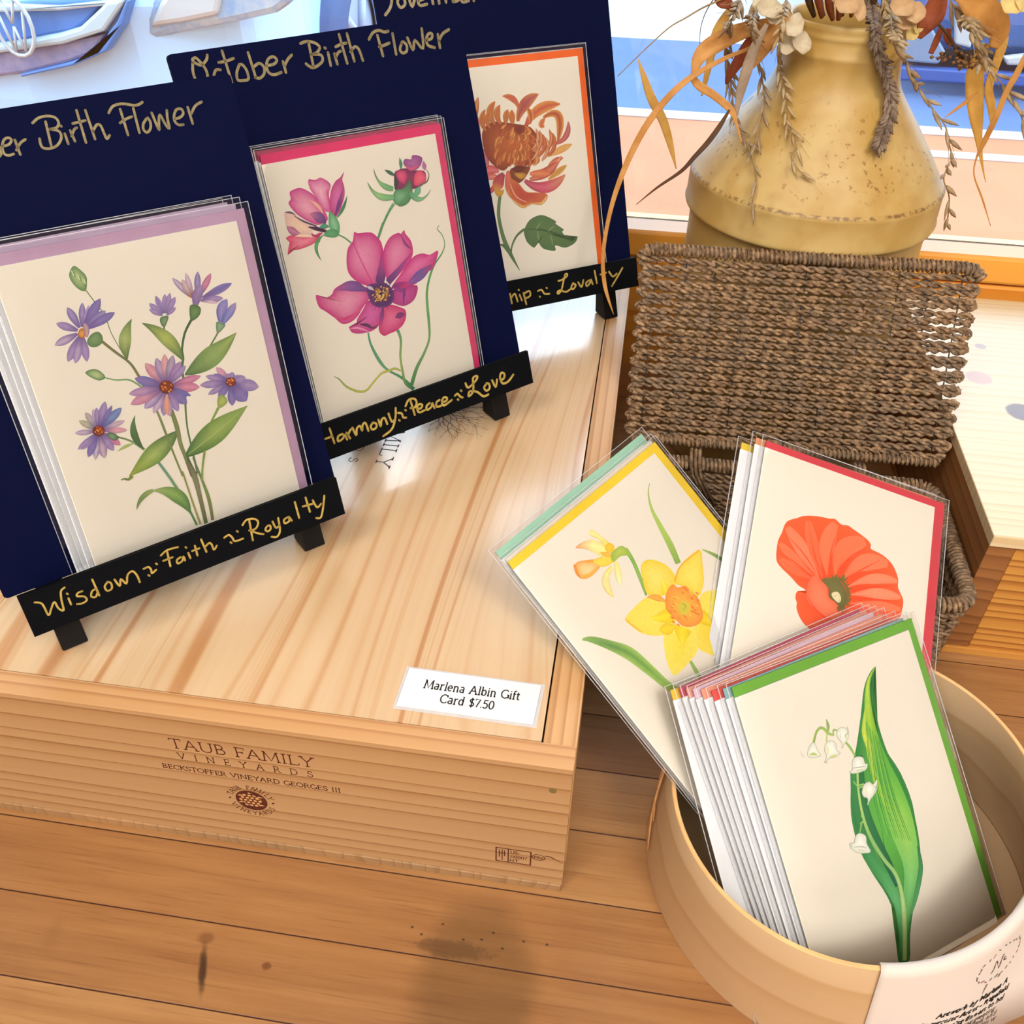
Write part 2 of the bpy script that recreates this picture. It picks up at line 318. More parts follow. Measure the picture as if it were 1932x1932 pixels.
ART = {
 'aster': [
  ('s','5f7d4c',[3468,13556,45,3719,12865,43,3931,12280,40,3974,11452,37,4176,10513,35,4318,10081,32]),
  ('s','7c7550 66734c 8a8048',[3471,11164,134,3913,10524,126,4373,9896,118,4574,9270,130,4711,8593,142]),
  ('s','6f9a62 7aa06a',[3108,9498,53,3545,9264,67,4144,9099,83,4601,8594,98]),
  ('s','3f5e3c',[6380,11200,65,6300,10909,65]),
  ('s','3f5e3c 5f7d4c',[7731,11217,121,7238,10650,112,6902,9928,102,6837,9479,108,6636,8946,118,6531,8023,115,6301,7062,96,6122,6071,84,6068,5212,95,5991,3575,108]),
  ('s','5f7d4c',[8825,10319,80,8421,9893,80,8032,9522,80]),
  ('s','7f9a50',[7867,6602,142,7437,6106,112,7180,5809,83]),
  ('s','5f7d58 8aa06a',[2864,6562,77,3363,6194,106,3858,5577,136]),
  ('b','a9bd86','5c8050',[3294,14140,2974,14311,3163,14605,3332,14672,3531,14426,3669,14138,3605,13840,3461,13531,3233,13607,3033,13937]),
  ('s','cfd8a8',[3134,14508,44,3160,14272,44]),
  ('s','6f8f58',[3200,14433,44,3222,14197,44]),
  ('s','b8c890',[3266,14358,44,3284,14122,44]),
  ('s','cfd8a8',[3333,14282,44,3346,14046,44]),
  ('s','6f8f58',[3399,14206,44,3408,13971,45]),
  ('s','b8c890',[3466,14129,45,3470,13895,45]),
  ('s','cfd8a8',[3533,14053,45,3533,13819,45]),
  ('b','b4c48a','4f7a4c',[2782,9728,2356,9956,2715,10027,2982,9871,3141,9517,2850,9427,2550,9651]),
  ('r','3f5e3c 8fa460 5f7d4c','5f7a44 b0ba74 5f7d4c',[4318,10081,45,4328,10335,270,4360,10579,436,4415,10814,533,4493,11040,553,4594,11257,477,4717,11465,350,4864,11665,190,5033,11856,17]),
  ('r','3f5e3c 8fa460 3f5e3c','5f7d4c b5bc62 5f7d4c',[6792,9374,54,6708,9714,323,6599,10036,520,6464,10338,633,6303,10622,654,6118,10886,562,5909,11133,410,5676,11361,221,5419,11571,19]),
  ('r','3f5e3c 7f9a58 5f7d4c','5f7d4c 8fa868 a5b060',[6703,8662,79,7092,8780,480,7476,8914,781,7856,9065,961,8231,9230,1001,8601,9412,868,8965,9610,639,9324,9823,348,9677,10052,30]),
  ('r','2f5538 6f8f48 8fa460','4f7a48 9ab060 7f9a50',[5609,4602,94,6062,4811,572,6518,5020,930,6977,5229,1144,7439,5438,1193,7903,5647,1036,8370,5855,764,8841,6064,416,9314,6272,36]),
  ('s','b9c070',[5679,4642,18,7225,5290,30,9104,6176,12]),
  ('r','3f5e3c 6f8f48 7f9a3c','5f7d4c a5b86a 8f9a3c',[5644,6032,78,5294,5817,474,4942,5608,766,4588,5407,937,4232,5212,971,3874,5025,838,3515,4844,613,3155,4670,332,2793,4504,29]),
  ('s','3f5e3c 5f7d4c',[3840,5614,28,3733,5840,169,3659,6064,272,3619,6286,332,3612,6507,344,3638,6726,297,3697,6944,217,3788,7161,118,3912,7378,10]),
  ('s','a5b070',[3484,6034,13,3370,6035,81,3257,6029,131,3146,6016,160,3035,5998,166,2926,5973,144,2818,5941,105,2711,5904,57,2605,5860,5]),
  ('r','6d5a94 6f6aa6 6f6aa6','6d5a94 a890b8 a890b8',[2718,11995,107,2689,12121,193,2661,12246,261,2633,12370,315,2605,12494,354,2577,12618,348,2549,12741,305,2521,12864,207,2493,12987,35]),
  ('r','6d5a94 6f6aa6 6f6aa6','6d5a94 a890b8 a890b8',[2826,12004,86,2868,12135,154,2911,12265,210,2953,12396,253,2995,12526,285,3037,12656,280,3079,12786,246,3121,12916,167,3163,13045,28]),
  ('s','6d5a94 a890b8 a890b8',[2863,11977,39,2929,12091,71,2996,12205,96,3062,12319,116,3129,12433,131,3195,12546,129,3261,12660,113,3327,12773,77,3393,12886,13]),
  ('r','6d5a94 6f6aa6 6f6aa6','6d5a94 8a76ac 8a76ac',[2952,12003,129,3077,12134,232,3202,12265,316,3328,12396,382,3453,12528,430,3578,12659,424,3703,12790,372,3828,12921,253,3954,13052,43]),
  ('r','6d5a94 6f6aa6 6f6aa6','6d5a94 a890b8 a890b8',[2961,11911,119,3092,11981,214,3223,12051,291,3355,12122,352,3486,12192,397,3618,12263,391,3750,12334,344,3883,12405,234,4015,12476,40]),
  ('r','6d5a94 6f6aa6 6f6aa6','6d5a94 8a76ac 8a76ac',[3018,11884,119,3187,11936,214,3357,11989,292,3526,12042,353,3697,12095,399,3868,12149,393,4039,12202,346,4210,12256,236,4382,12309,40]),
  ('r','6d5a94 8a76ac 8a76ac','6d5a94 a890b8 a890b8',[2612,11900,111,2514,11964,199,2417,12027,270,2320,12090,325,2224,12152,366,2128,12215,359,2032,12277,315,1936,12339,213,1841,12401,36]),
  ('r','6d5a94 8a76ac 8a76ac','6d5a94 c3abc0 c3abc0',[2556,11750,111,2421,11715,199,2287,11681,271,2153,11646,327,2019,11611,367,1886,11577,361,1753,11542,317,1620,11508,215,1488,11473,36]),
  ('r','6d5a94 8a76ac 8a76ac','6d5a94 a890b8 a890b8',[2607,11616,118,2506,11494,213,2404,11371,290,2303,11248,351,2201,11125,395,2100,11002,389,1998,10879,342,1897,10756,232,1795,10633,40]),
  ('r','6d5a94 8a76ac 8a76ac','6d5a94 b9a2c0 b9a2c0',[2652,11592,111,2581,11453,201,2509,11314,273,2437,11175,330,2366,11035,373,2294,10896,367,2222,10756,323,2150,10616,220,2077,10476,37]),
  ('r','6d5a94 8a76ac 8a76ac','6d5a94 a890b8 a890b8',[2732,11585,104,2713,11442,188,2693,11298,256,2674,11154,310,2654,11009,350,2635,10864,346,2615,10719,304,2596,10573,207,2576,10427,35]),
  ('b','7f9a6a','55764c',[3211,11339,2838,11296,3073,11564,3406,11646,3554,11445,3487,11132,3209,10982,2920,11056]),
  ('b','e0a050','a05a35',[2731,11703,2590,11792,2783,11960,2919,11819,2882,11611,2693,11495,2574,11606]),
  ('r','8a76ac','c9a080',[2875,11504,76,2911,11585,138,2940,11666,187,2963,11747,226,2978,11829,254,2986,11910,250,2988,11993,219,2982,12075,149,2970,12157,25]),
  ('r','8a6a70 8a76ac 8a76ac','8a6a70 c9b8c0 c9b8c0',[7947,12245,85,7870,12376,153,7793,12507,207,7716,12637,249,7640,12767,280,7564,12896,275,7489,13025,241,7414,13153,163,7339,13281,28]),
  ('r','8a6a70 a888a0 a888a0','8a6a70 d0b8a8 d0b8a8',[8016,12216,112,7984,12329,202,7952,12441,274,7920,12553,330,7888,12665,371,7856,12777,365,7825,12888,319,7793,12998,217,7762,13109,37]),
  ('r','8a6a70 a890b8 a890b8','8a6a70 d0b8b8 d0b8b8',[8055,12261,77,8048,12403,139,8042,12545,189,8035,12686,227,8029,12827,256,8023,12967,251,8016,13107,220,8010,13247,149,8003,13386,25]),
  ('r','7a5a90 6f6aa6 6f6aa6','7a5a90 a890b8 a890b8',[8259,12224,93,8299,12362,168,8338,12500,228,8378,12638,275,8417,12775,309,8457,12912,304,8496,13049,266,8535,13186,181,8574,13322,31]),
  ('r','7a5a90 b06a90 b06a90','7a5a90 c98aa0 c98aa0',[8355,12190,93,8457,12305,168,8559,12421,229,8661,12536,276,8764,12652,311,8866,12767,306,8968,12883,269,9070,12998,183,9172,13114,31]),
  ('r','7a5a90 8a76ac 8a76ac','7a5a90 6f6aa6 6f6aa6',[8491,12083,113,8683,12129,204,8876,12174,279,9069,12220,337,9263,12266,381,9458,12313,376,9653,12359,331,9849,12406,225,10045,12452,38]),
  ('r','7a5a90 8a76ac 8a76ac','7a5a90 a890b8 a890b8',[8397,11987,98,8527,11969,176,8658,11952,240,8789,11934,291,8921,11916,328,9053,11898,324,9185,11881,285,9318,11863,194,9451,11845,33]),
  ('s','7a5a90 c9b0c0 c9b0c0',[8353,11961,43,8455,11926,77,8557,11891,106,8660,11856,128,8762,11821,144,8865,11785,142,8968,11750,125,9072,11715,85,9175,11679,15]),
  ('s','b0703c',[7935,12297,131,8054,12214,131,8043,12384,131,8162,12302,131]),
  ('r','6d5a94 8a76ac','8a6a9c a890b0',[8034,11713,145,8078,11849,261,8131,11980,355,8190,12107,429,8258,12230,483,8333,12349,475,8415,12463,417,8505,12573,283,8602,12680,48]),
  ('b','6f8f58','4a6a44',[7950,11506,7822,11874,8256,11690,8164,11342,7824,11138,7651,11236]),
  ('r','7a6a9c 8a76ac 8a76ac','7a6a9c a890b8 a890b8',[6438,11738,84,6382,11818,150,6326,11898,204,6271,11978,246,6216,12057,277,6161,12137,272,6106,12216,238,6051,12295,162,5997,12374,27]),
  ('r','7a6a9c 8a76ac 8a76ac','7a6a9c a890b8 a890b8',[6426,11696,76,6363,11749,137,6300,11802,186,6237,11854,224,6174,11907,252,6111,11959,248,6049,12011,217,5986,12063,147,5924,12115,25]),
  ('r','7a6a9c a890b8 a890b8','7a6a9c 8a76ac 8a76ac',[6498,11782,84,6482,11890,150,6466,11999,204,6450,12108,246,6434,12216,277,6418,12324,272,6402,12431,239,6387,12538,162,6371,12646,27]),
  ('r','7a6a9c 8a76ac 8a76ac','7a6a9c a890b8 a890b8',[6568,11779,80,6597,11886,144,6627,11993,196,6657,12100,236,6686,12206,265,6715,12313,261,6745,12419,229,6774,12525,155,6803,12632,26]),
  ('r','7a6a9c 8a76ac 8a76ac','7a6a9c a890b8 a890b8',[6608,11778,76,6663,11885,137,6719,11992,186,6774,12099,225,6830,12206,253,6885,12312,249,6940,12419,219,6996,12525,149,7051,12632,25]),
  ('r','7a6a9c 8a76ac 8a76ac','7a6a9c a890b8 a890b8',[6637,11740,84,6712,11822,151,6786,11905,206,6861,11987,248,6936,12069,280,7011,12151,275,7086,12233,242,7161,12315,164,7235,12397,28]),
  ('r','7a6a9c 8a76ac 8a76ac','7a6a9c a890b8 a890b8',[6620,11664,57,6684,11696,103,6748,11728,140,6812,11760,170,6876,11792,191,6940,11824,189,7005,11856,166,7069,11888,113,7133,11920,19]),
  ('b','7f9a70','4f6f50',[6439,11411,6334,11631,6686,11605,6513,11281,6333,11127,6243,11402]),
  ('r','4f4f96 6a6ab0 8a86c0','7f80bc a090c0 8a86c0',[9048,10731,153,9074,10884,275,9113,11029,374,9165,11167,451,9232,11297,507,9311,11420,500,9404,11536,439,9511,11645,298,9631,11747,51]),
  ('r','5a5aa0 6f70b4 b08ab0','8a8ac0 9a94c4',[9145,10650,119,9251,10756,215,9358,10862,292,9465,10968,353,9573,11073,398,9681,11178,392,9790,11283,344,9899,11386,234,10008,11490,40]),
  ('b','8fae88','5f8060',[8971,10546,8828,10784,9048,10731,9235,10541,8873,10278,8728,10285]),
  ('s','8f9470 6f8050 7f8a50',[4835,7850,89,4962,7095,115,5049,5970,114,5111,5142,98,5239,3669,83]),
  ('s','6f7a48 7f8a58 5f6a40',[5602,7146,193,5637,6219,221,5581,5367,198,5636,4593,182,5731,3502,239]),
  ('s','3f5e3c',[5742,4875,8,5738,4688,51,5744,4503,83,5761,4318,103,5789,4134,107,5827,3951,93,5876,3769,68,5936,3588,37,6007,3408,3]),
  ('s','7f9a48',[6636,4650,95,6397,4086,90,6145,3360,84]),
  ('r','6a5288 b87898 b87898','6a5288 d6a0a4 d6a0a4',[5582,8543,145,5515,8688,261,5447,8833,354,5380,8977,426,5313,9121,479,5247,9264,470,5180,9406,412,5114,9548,279,5049,9689,47]),
  ('r','6a5288 8a76ac 8a76ac','6a5288 b8a0b8 b8a0b8',[5673,8560,130,5664,8717,233,5655,8873,317,5647,9029,382,5638,9185,429,5630,9340,421,5621,9494,369,5613,9648,250,5604,9801,42]),
  ('r','6a5288 c08aa0 c08aa0','6a5288 dca8a0 dca8a0',[5742,8574,118,5778,8740,212,5814,8906,288,5850,9071,348,5886,9236,391,5923,9401,384,5958,9565,337,5994,9729,228,6030,9892,39]),
  ('r','6a5288 8a7a9c 8a7a9c','6a5288 b0a0b4 b0a0b4',[5800,8548,126,5875,8698,227,5950,8847,309,6025,8996,372,6100,9145,419,6174,9294,412,6249,9443,362,6323,9591,245,6398,9739,42]),
  ('r','6a5288 9a6a9c 9a6a9c','6a5288 a890b8 a890b8',[5846,8484,126,5951,8591,228,6056,8699,310,6161,8806,374,6266,8913,421,6371,9021,415,6476,9128,365,6581,9236,248,6687,9343,42]),
  ('r','6a5288 8a76ac 8a76ac','6a5288 a890b8 a890b8',[5871,8444,107,5993,8525,192,6115,8606,262,6237,8687,316,6359,8769,357,6481,8850,352,6603,8932,309,6726,9013,210,6848,9095,36]),
  ('r','6a5288 b06a90 b06a90','6a5288 cc8ca4 cc8ca4',[5959,8334,115,6139,8343,208,6320,8352,283,6501,8361,343,6683,8370,387,6866,8379,383,7049,8389,337,7233,8398,229,7417,8407,39]),
  ('r','6a5288 b86a8c b86a8c','6a5288 d090a4 d090a4',[5928,8252,147,6087,8208,265,6247,8163,362,6408,8118,438,6570,8072,495,6732,8027,490,6895,7982,431,7058,7936,294,7222,7890,50]),
  ('s','6a5288 6f6aa6 6f6aa6',[5846,8204,79,5952,8127,143,6058,8050,195,6164,7973,237,6271,7896,267,6379,7818,264,6486,7740,232,6594,7662,158,6703,7583,27]),
  ('r','6a5288 6f6aa6 6f6aa6','6a5288 8a76ac 8a76ac',[5800,8150,151,5875,8038,272,5950,7926,371,6026,7813,450,6102,7700,508,6178,7587,502,6254,7473,442,6331,7359,301,6408,7244,51]),
  ('r','6a5288 8a76ac 8a76ac','6a5288 a890b8 a890b8',[5721,8111,119,5744,7973,215,5767,7835,293,5790,7696,354,5813,7557,400,5836,7417,395,5859,7277,348,5883,7137,237,5906,6996,40]),
  ('r','6a5288 8a76ac 8a76ac','6a5288 c8a0b0 c8a0b0',[5651,8088,107,5628,7935,193,5605,7781,263,5582,7628,318,5558,7474,359,5535,7319,355,5512,7164,312,5488,7009,212,5465,6853,36]),
  ('r','6a5288 8a76ac 8a76ac','6a5288 a890b8 a890b8',[5606,8105,119,5553,7964,214,5500,7822,292,5448,7681,353,5395,7539,398,5342,7396,392,5289,7254,345,5235,7111,235,5182,6968,40]),
  ('r','6a5288 a890b8 a890b8','6a5288 c9b0c4 c9b0c4',[5535,8144,107,5436,8029,192,5337,7913,261,5238,7798,316,5139,7682,356,5040,7567,351,4941,7451,308,4842,7336,209,4743,7220,36]),
  ('r','6a5288 8a76ac 8a76ac','6a5288 b8a4c4 b8a4c4',[5483,8201,150,5351,8124,270,5218,8046,367,5085,7969,442,4953,7892,498,4821,7814,490,4689,7737,430,4557,7660,292,4425,7583,50]),
  ('r','6a5288 b87898 b87898','6a5288 cc94a8 cc94a8',[5392,8261,150,5199,8222,269,5007,8183,365,4816,8144,439,4625,8106,494,4435,8068,485,4246,8029,425,4057,7991,288,3869,7953,49]),
  ('r','6a5288 9a78a8 9a78a8','6a5288 b894b4 b894b4',[5401,8343,130,5215,8358,233,5030,8373,316,4845,8388,380,4661,8403,427,4478,8418,420,4296,8433,367,4114,8447,249,3933,8462,42]),
  ('r','6a5288 6f6aa6 6f6aa6','6a5288 8a76ac 8a76ac',[5476,8450,145,5338,8534,261,5201,8619,354,5065,8703,426,4930,8786,478,4795,8869,470,4661,8952,411,4527,9035,278,4394,9117,47]),
  ('b','8a4420','6b2f35',[5686,8320,6023,8225,5952,8097,5828,8012,5676,7989,5526,8032,5409,8131,5346,8267,5351,8413,5422,8541,5545,8625,5696,8649,5845,8608,5963,8510,6027,8374]),
  ('s','5a2838',[5602,8102,61,5645,8021,61]),
  ('s','c8602a',[5739,8488,61,5782,8408,61]),
  ('s','f0a040',[5825,8162,61,5868,8082,61]),
  ('s','7a3020',[5528,8296,61,5571,8216,61]),
  ('s','5a2838',[5382,8423,60,5425,8343,60]),
  ('s','c8602a',[5555,8377,61,5598,8297,61]),
  ('s','f0a040',[5648,8563,60,5691,8484,61]),
  ('s','8a4420',[5724,8632,60,5767,8553,61]),
  ('s','e0852f',[5481,8300,61,5524,8219,61]),
  ('s','c8602a',[5615,8370,61,5657,8290,61]),
  ('s','5a2838',[5383,8298,60,5425,8218,61]),
  ('s','7a3020',[5722,8397,61,5765,8316,61]),
  ('s','5a2838',[5512,8594,60,5555,8514,60]),
  ('s','8a4420',[5424,8230,61,5467,8149,61]),
  ('s','5a2838',[5461,8137,61,5504,8056,61]),
  ('s','7a3020',[5612,8408,61,5655,8328,61]),
  ('s','e0852f',[5463,8436,60,5505,8356,61]),
  ('s','c8602a',[5578,8588,60,5621,8508,60]),
  ('s','f0a040',[5725,8104,61,5768,8023,61]),
  ('s','7a3020',[5726,8478,61,5769,8397,61]),
  ('s','5a2838',[5465,8150,61,5508,8070,61]),
  ('s','c8602a',[5642,8285,61,5685,8205,61]),
  ('s','f0a040',[5915,8398,61,5959,8317,61]),
  ('s','7a3020',[5774,8535,61,5817,8455,61]),
  ('s','e0852f',[5623,8359,61,5666,8278,61]),
  ('s','8a4420',[5953,8385,61,5997,8304,61]),
  ('r','c98a80','dca48c',[5613,7954,84,5569,7832,151,5529,7709,206,5493,7584,250,5461,7458,282,5433,7331,278,5409,7202,244,5390,7072,166,5374,6941,28]),
  ('r','5f508c c08aa4 c08aa4','5f508c d0a0b0 d0a0b0',[8705,7873,104,8650,7968,187,8595,8063,254,8541,8158,306,8486,8252,344,8432,8346,338,8378,8440,296,8324,8533,201,8270,8627,34]),
  ('r','5f508c 6f6aa6 6f6aa6','5f508c 8a76ac 8a76ac',[8668,7825,83,8589,7888,149,8511,7951,203,8433,8014,245,8354,8077,275,8276,8140,270,8199,8202,237,8121,8265,161,8044,8327,27]),
  ('r','5f508c 8a76ac 8a76ac','5f508c a890b8 a890b8',[8606,7827,100,8487,7892,179,8368,7957,243,8250,8021,293,8132,8085,329,8014,8149,323,7897,8213,283,7780,8277,192,7664,8340,33]),
  ('r','5f508c 8a76ac 8a76ac','5f508c a890b8 a890b8',[8543,7766,116,8382,7792,209,8221,7817,283,8062,7842,341,7903,7867,384,7744,7892,377,7586,7917,330,7429,7942,224,7272,7967,38]),
  ('r','5f508c 8a76ac 8a76ac','5f508c a890b8 a890b8',[8587,7676,92,8455,7642,165,8323,7608,224,8191,7574,270,8060,7540,303,7929,7507,298,7798,7473,262,7668,7440,178,7537,7406,30]),
  ('r','5f508c 6f6aa6 6f6aa6','5f508c 8a76ac 8a76ac',[8662,7630,117,8579,7566,210,8497,7503,286,8414,7439,345,8331,7375,389,8248,7311,383,8166,7248,336,8083,7184,228,8000,7120,39]),
  ('r','5f508c 6f6aa6 6f6aa6','5f508c 8a76ac 8a76ac',[8755,7536,130,8732,7410,234,8710,7283,318,8687,7157,385,8665,7030,434,8642,6903,429,8620,6775,377,8597,6648,256,8574,6520,44]),
  ('r','5f508c 6f6aa6 6f6aa6','5f508c 8a76ac 8a76ac',[8873,7542,230,8928,7420,416,8984,7297,567,9040,7174,686,9096,7051,775,9152,6927,766,9208,6803,674,9265,6678,459,9322,6553,78]),
  ('r','5f508c 8a76ac 8a76ac','5f508c a890b8 a890b8',[8996,7626,180,9133,7559,325,9270,7492,444,9408,7424,538,9547,7356,608,9686,7288,600,9825,7220,529,9965,7151,360,10106,7083,61]),
  ('r','5f508c 8a76ac 8a76ac','5f508c a890b8 a890b8',[8915,7727,130,8998,7727,233,9081,7726,318,9164,7726,385,9247,7726,434,9330,7726,428,9414,7725,376,9497,7725,256,9581,7725,44]),
  ('r','5f508c a890b8 a890b8','5f508c 8a76ac 8a76ac',[8879,7757,92,8937,7776,165,8997,7795,225,9056,7814,272,9115,7833,307,9174,7853,302,9233,7872,266,9292,7891,181,9352,7910,31]),
  ('r','5f508c 6f6aa6 6f6aa6','5f508c a890b8 a890b8',[8822,7802,92,8844,7850,165,8866,7899,225,8888,7947,271,8909,7996,305,8931,8044,301,8953,8093,264,8975,8141,179,8996,8190,30]),
  ('r','5f508c 8a76ac 8a76ac','5f508c a890b8 a890b8',[8784,7803,75,8780,7852,135,8777,7901,183,8773,7950,221,8770,7999,249,8766,8048,245,8763,8096,215,8760,8145,146,8756,8194,25]),
  ('b','8a4420','6b2f35',[8789,7728,9038,7659,8989,7567,8899,7507,8788,7491,8677,7522,8589,7593,8540,7691,8540,7796,8590,7887,8678,7947,8789,7963,8899,7933,8989,7863,9038,7765]),
  ('s','e0852f',[8663,7844,44,8697,7786,44]),
  ('s','c8602a',[8943,7813,44,8977,7755,44]),
  ('s','f0a040',[8842,7895,44,8875,7838,44]),
  ('s','7a3020',[8738,7610,44,8772,7552,44]),
  ('s','e0852f',[8872,7903,44,8905,7845,44]),
  ('s','c8602a',[8689,7879,44,8722,7821,44]),
  ('s','f0a040',[8903,7820,44,8936,7762,44]),
  ('s','7a3020',[8704,7794,44,8737,7736,44]),
  ('s','5a2838',[8554,7764,44,8588,7706,44]),
  ('s','c8602a',[8650,7821,44,8683,7764,44]),
  ('s','f0a040',[8742,7851,44,8775,7793,44]),
  ('s','7a3020',[8794,7788,44,8828,7730,44]),
  ('s','5a2838',[8973,7642,44,9007,7584,44]),
  ('s','c8602a',[8840,7843,44,8873,7785,44]),
  ('s','f0a040',[8756,7605,44,8790,7547,44]),
  ('s','7a3020',[8879,7759,44,8912,7702,44]),
  ('s','5a2838',[8922,7590,44,8956,7532,44]),
  ('s','c8602a',[8827,7779,44,8861,7721,44]),
  ('s','f0a040',[8877,7783,44,8910,7725,44]),
  ('s','8a4420',[8624,7913,44,8657,7856,44]),
  ('s','5a2838',[8946,7862,44,8980,7804,44]),
  ('s','c8602a',[8730,7737,44,8763,7679,44]),
  ('s','f0a040',[8590,7777,44,8623,7719,44]),
  ('s','7a3020',[8773,7771,44,8807,7713,44]),
  ('s','e0852f',[8685,7656,44,8718,7598,44]),
  ('s','c8602a',[8717,7596,44,8751,7538,44]),
  ('b','b0b868','7f9a4c',[8124,6899,7930,7079,8205,7216,8393,6884,8249,6677,7867,6602]),
  ('r','5f508c a09a88 a09a88','5f508c bcb49c bcb49c',[2002,7243,87,1931,7321,157,1859,7398,213,1788,7475,256,1717,7552,288,1646,7629,283,1576,7705,248,1505,7782,168,1435,7858,29]),
  ('r','5f508c 9a8f9c 9a8f9c','5f508c b8aca8 b8aca8',[2063,7290,87,2031,7399,157,2000,7507,213,1968,7615,257,1936,7723,289,1905,7830,284,1874,7937,249,1842,8044,168,1811,8150,29]),
  ('r','5f508c a890b8 a890b8','5f508c c9b8c8 c9b8c8',[2122,7301,68,2128,7416,123,2134,7531,167,2141,7646,201,2147,7761,226,2154,7875,223,2160,7989,195,2166,8103,132,2173,8217,22]),
  ('r','5f508c 8a76ac 8a76ac','5f508c a890b8 a890b8',[2148,7302,84,2171,7418,150,2195,7535,204,2218,7650,246,2241,7766,277,2265,7882,273,2288,7997,239,2311,8112,162,2334,8227,28]),
  ('r','5f508c 8a76ac 8a76ac','5f508c a890b8 a890b8',[2220,7332,106,2292,7467,191,2363,7603,260,2434,7738,314,2505,7874,354,2575,8009,348,2646,8144,305,2717,8278,207,2788,8413,35]),
  ('r','5f508c 6f6aa6 6f6aa6','5f508c 8a76ac 8a76ac',[2258,7287,69,2355,7394,123,2451,7500,168,2547,7607,203,2643,7714,228,2739,7820,225,2836,7927,197,2932,8033,134,3028,8140,23]),
  ('r','5f508c 6070a8 6070a8','5f508c 7f90bc 7f90bc',[2316,7250,118,2450,7333,213,2585,7416,290,2719,7499,350,2854,7582,395,2989,7665,390,3124,7749,342,3259,7832,233,3394,7916,40]),
  ('r','5f508c b09ab8 b09ab8','5f508c c9b0c0 c9b0c0',[2311,7148,76,2443,7163,138,2574,7179,188,2706,7194,227,2839,7210,256,2971,7226,253,3104,7241,223,3238,7257,151,3371,7273,26]),
  ('r','5f508c c88a9c c88a9c','5f508c d6a0ac d6a0ac',[2306,7074,84,2435,7040,152,2564,7007,207,2693,6973,251,2822,6939,283,2952,6905,279,3083,6871,246,3214,6837,168,3345,6803,29]),
  ('r','5f508c bc6a90 bc6a90','5f508c c8809c c8809c',[2228,6975,103,2305,6876,186,2382,6777,254,2459,6677,308,2537,6578,348,2615,6478,343,2693,6377,302,2771,6276,206,2850,6175,35]),
  ('r','5f508c 8a76ac 8a76ac','5f508c a890b8 a890b8',[2170,6945,111,2208,6827,200,2246,6709,273,2285,6590,330,2323,6471,373,2362,6352,368,2401,6232,324,2440,6112,221,2479,5992,38]),
  ('r','5f508c 8a76ac 8a76ac','5f508c c9aeb4 c9aeb4',[2090,6908,118,2076,6766,213,2062,6624,291,2048,6481,352,2033,6338,398,2019,6194,392,2005,6050,345,1991,5906,235,1976,5761,40]),
  ('r','5f508c 8a76ac 8a76ac','5f508c d0bcc8 d0bcc8',[2024,6915,84,1966,6777,151,1908,6639,206,1850,6501,249,1792,6363,281,1734,6225,277,1675,6086,244,1617,5947,166,1558,5808,28]),
  ('r','5f508c 6f6aa6 6f6aa6','5f508c 8a76ac 8a76ac',[1983,6951,107,1899,6838,192,1815,6724,262,1730,6610,316,1646,6496,356,1561,6383,351,1477,6269,308,1392,6155,209,1307,6041,36]),
  ('r','5f508c 8a76ac 8a76ac','5f508c a890b8 a890b8',[1953,7022,91,1849,6955,164,1746,6888,223,1642,6822,270,1538,6755,304,1435,6688,299,1331,6621,262,1228,6555,178,1124,6488,30]),
  ('r','5f508c 8a76ac 8a76ac','5f508c a890b8 a890b8',[1930,7030,72,1811,6967,130,1692,6905,177,1573,6843,213,1454,6781,240,1335,6720,236,1217,6658,207,1099,6596,141,981,6534,24]),
  ('r','5f508c a890b8 a890b8','5f508c c4b0c0 c4b0c0',[1947,7157,80,1839,7178,143,1731,7199,195,1623,7220,234,1516,7241,264,1409,7261,259,1303,7282,227,1196,7303,154,1090,7324,26]),
  ('b','8a4420','6b2f35',[2112,7124,2367,7045,2309,6943,2212,6877,2095,6859,1982,6895,1895,6975,1851,7085,1858,7202,1916,7304,2012,7370,2128,7388,2241,7354,2329,7274,2374,7164]),
  ('s','e0852f',[2040,7236,47,2071,7171,47]),
  ('s','c8602a',[2215,7019,48,2246,6954,48]),
  ('s','5a2838',[2078,7401,47,2109,7337,47]),
  ('s','7a3020',[2225,7213,48,2256,7148,48]),
  ('s','e0852f',[2170,7225,48,2201,7160,48]),
  ('s','c8602a',[2142,7350,47,2172,7286,47]),
  ('s','5a2838',[2063,6911,48,2094,6846,48]),
  ('s','7a3020',[2000,7171,47,2030,7106,47]),
  ('s','e0852f',[2200,7266,48,2231,7202,48]),
  ('s','c8602a',[2065,7356,47,2096,7291,47]),
  ('s','5a2838',[2219,6951,48,2250,6886,48]),
  ('s','7a3020',[2177,7318,47,2208,7253,48]),
  ('s','e0852f',[2197,7083,48,2228,7018,48]),
  ('s','c8602a',[2083,7023,48,2113,6958,48]),
  ('s','5a2838',[1882,7160,47,1912,7096,47]),
  ('s','7a3020',[2159,7119,48,2190,7054,48]),
  ('s','e0852f',[2074,7153,47,2105,7088,48]),
  ('s','8a4420',[1869,7129,47,1899,7064,47]),
  ('s','f0a040',[1940,7156,47,1971,7091,47]),
  ('s','7a3020',[1991,7335,47,2022,7271,47]),
  ('s','5a2838',[1857,7112,47,1887,7047,47]),
  ('s','c8602a',[2269,7120,48,2300,7055,48]),
  ('s','f0a040',[2040,7197,47,2071,7132,48]),
  ('s','7a3020',[1937,7283,47,1968,7219,47]),
  ('s','e0852f',[2091,7187,47,2122,7122,48]),
  ('s','c8602a',[2226,7256,48,2257,7191,48]),
  ('b','7f9a78','3f6048',[2581,6711,2383,6862,2679,6860,2889,6555,2616,6460]),
  ('s','5f9080 6f9a68 4f7a44',[4304,4751,114,4594,3881,125,4836,2961,136,5025,2144,115,5223,896,94]),
